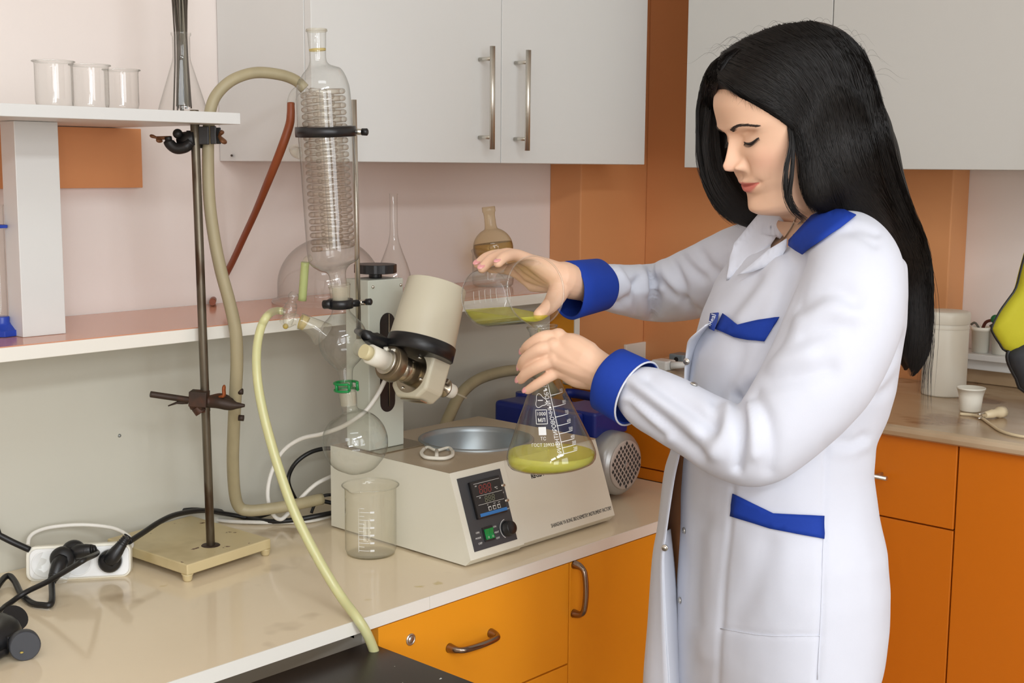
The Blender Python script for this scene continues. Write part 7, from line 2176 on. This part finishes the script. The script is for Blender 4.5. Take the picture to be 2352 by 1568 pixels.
# beaker, tipped so that it pours into the flask
b0 = PM @ Vector((-0.4324, 0.1300, 1.2585))
b1 = PM @ Vector((-0.3584, 0.0250, 1.2795))
BA = axis_matrix(b0, b1, (0, 0, 1))
BL = (b1 - b0).length
hb_k = thing('beaker', 'tipped glass beaker with yellow liquid in her right hand above the conical flask', 'beaker', b0)
RBk = 0.0436
# local direction pointing down in the plane across the axis
dn = BA.to_3x3().inverted() @ Vector((0, 0, -1))
sp_a = math.atan2(dn.y, dn.x)
n = 72
prof = [(0.001, 0.0), (RBk * 0.84, 0.0), (RBk * 0.94, 0.002), (RBk * 0.985, 0.006), (RBk, 0.012), (RBk, BL * 0.90), (RBk * 1.02, BL * 0.95), (RBk * 1.07, BL * 0.985), (RBk * 1.105, BL)]
vs_, fs = [], []
for (r_, h) in prof:
    for i in range(n):
        a = 2 * PI * i / n
        da = (a - sp_a + PI) % (2 * PI) - PI
        s_ = 0.17 * RBk * math.exp(-(da / 0.24) ** 2) * max(0.0, (h / BL - 0.88) / 0.12)
        vs_.append(((r_ + s_) * math.cos(a), (r_ + s_) * math.sin(a), h - s_ * 0.1))
for k in range(len(prof) - 1):
    for i in range(n):
        j = (i + 1) % n
        fs.append((k * n + i, k * n + j, (k + 1) * n + j, (k + 1) * n + i))
MB().add(vs_, fs, BA, True).build('wall', G_FL, hb_k)
rim = [BA @ Vector(vs_[(len(prof) - 1) * n + i]) for i in range(n)]
MB().tube(rim + rim[:1], 0.0012, 8, False).build('rim', G_CLEAR, hb_k)
MB().tube([BA @ Vector((RBk * 0.985 * math.cos(2 * PI * i / n), RBk * 0.985 * math.sin(2 * PI * i / n), 0.006)) for i in range(n + 1)], 0.0009, 8, False).build('base_edge', G_CLEAR, hb_k)
lvb = (PM @ Vector((-0.4075, 0.0800, 1.2432))).z
liquid([(RBk * 0.80, 0.0012), (RBk * 0.93, 0.003), (RBk * 0.975, 0.0065), (RBk * 0.985, 0.012), (RBk * 0.985, BL * 0.90), (RBk * 1.0, BL * 0.94)], BA, lvb, 'liquid', hb_k)
g = MB()
for q in range(5):
    h = BL * (0.30 + 0.11 * q)
    for (a0, a1, w_) in ((sp_a - 1.75, sp_a - 1.35, 0.0010),):
        for k in range(6):
            b_0, b_1 = a0 + (a1 - a0) * k / 6, a0 + (a1 - a0) * (k + 1) / 6
            rr_ = RBk + 0.0004
            g.add([(rr_ * math.cos(b), rr_ * math.sin(b), z) for b, z in ((b_0, h), (b_1, h), (b_1, h + w_), (b_0, h + w_))], [(0, 1, 2, 3)], BA)
g.build('graduation', M_WINK, hb_k)
# the stream running from the spout into the flask mouth
sp_pt = BA @ Vector(((RBk * 1.10 + 0.17 * RBk) * math.cos(sp_a), (RBk * 1.10 + 0.17 * RBk) * math.sin(sp_a), BL))
st_end = ft_ - (ft_ - fb_).normalized() * 0.030
MB().tube(spline([sp_pt + Vector((0, 0, 0.004)), sp_pt + Vector((0, 0, -0.004)), lerp(sp_pt, st_end, 0.5), st_end], 5), 0.0022, 10).build('stream', glass('stream_glass', tint=(0.96, 0.97, 0.80), edge=(0.5, 0.5, 0.3)), hb_k)
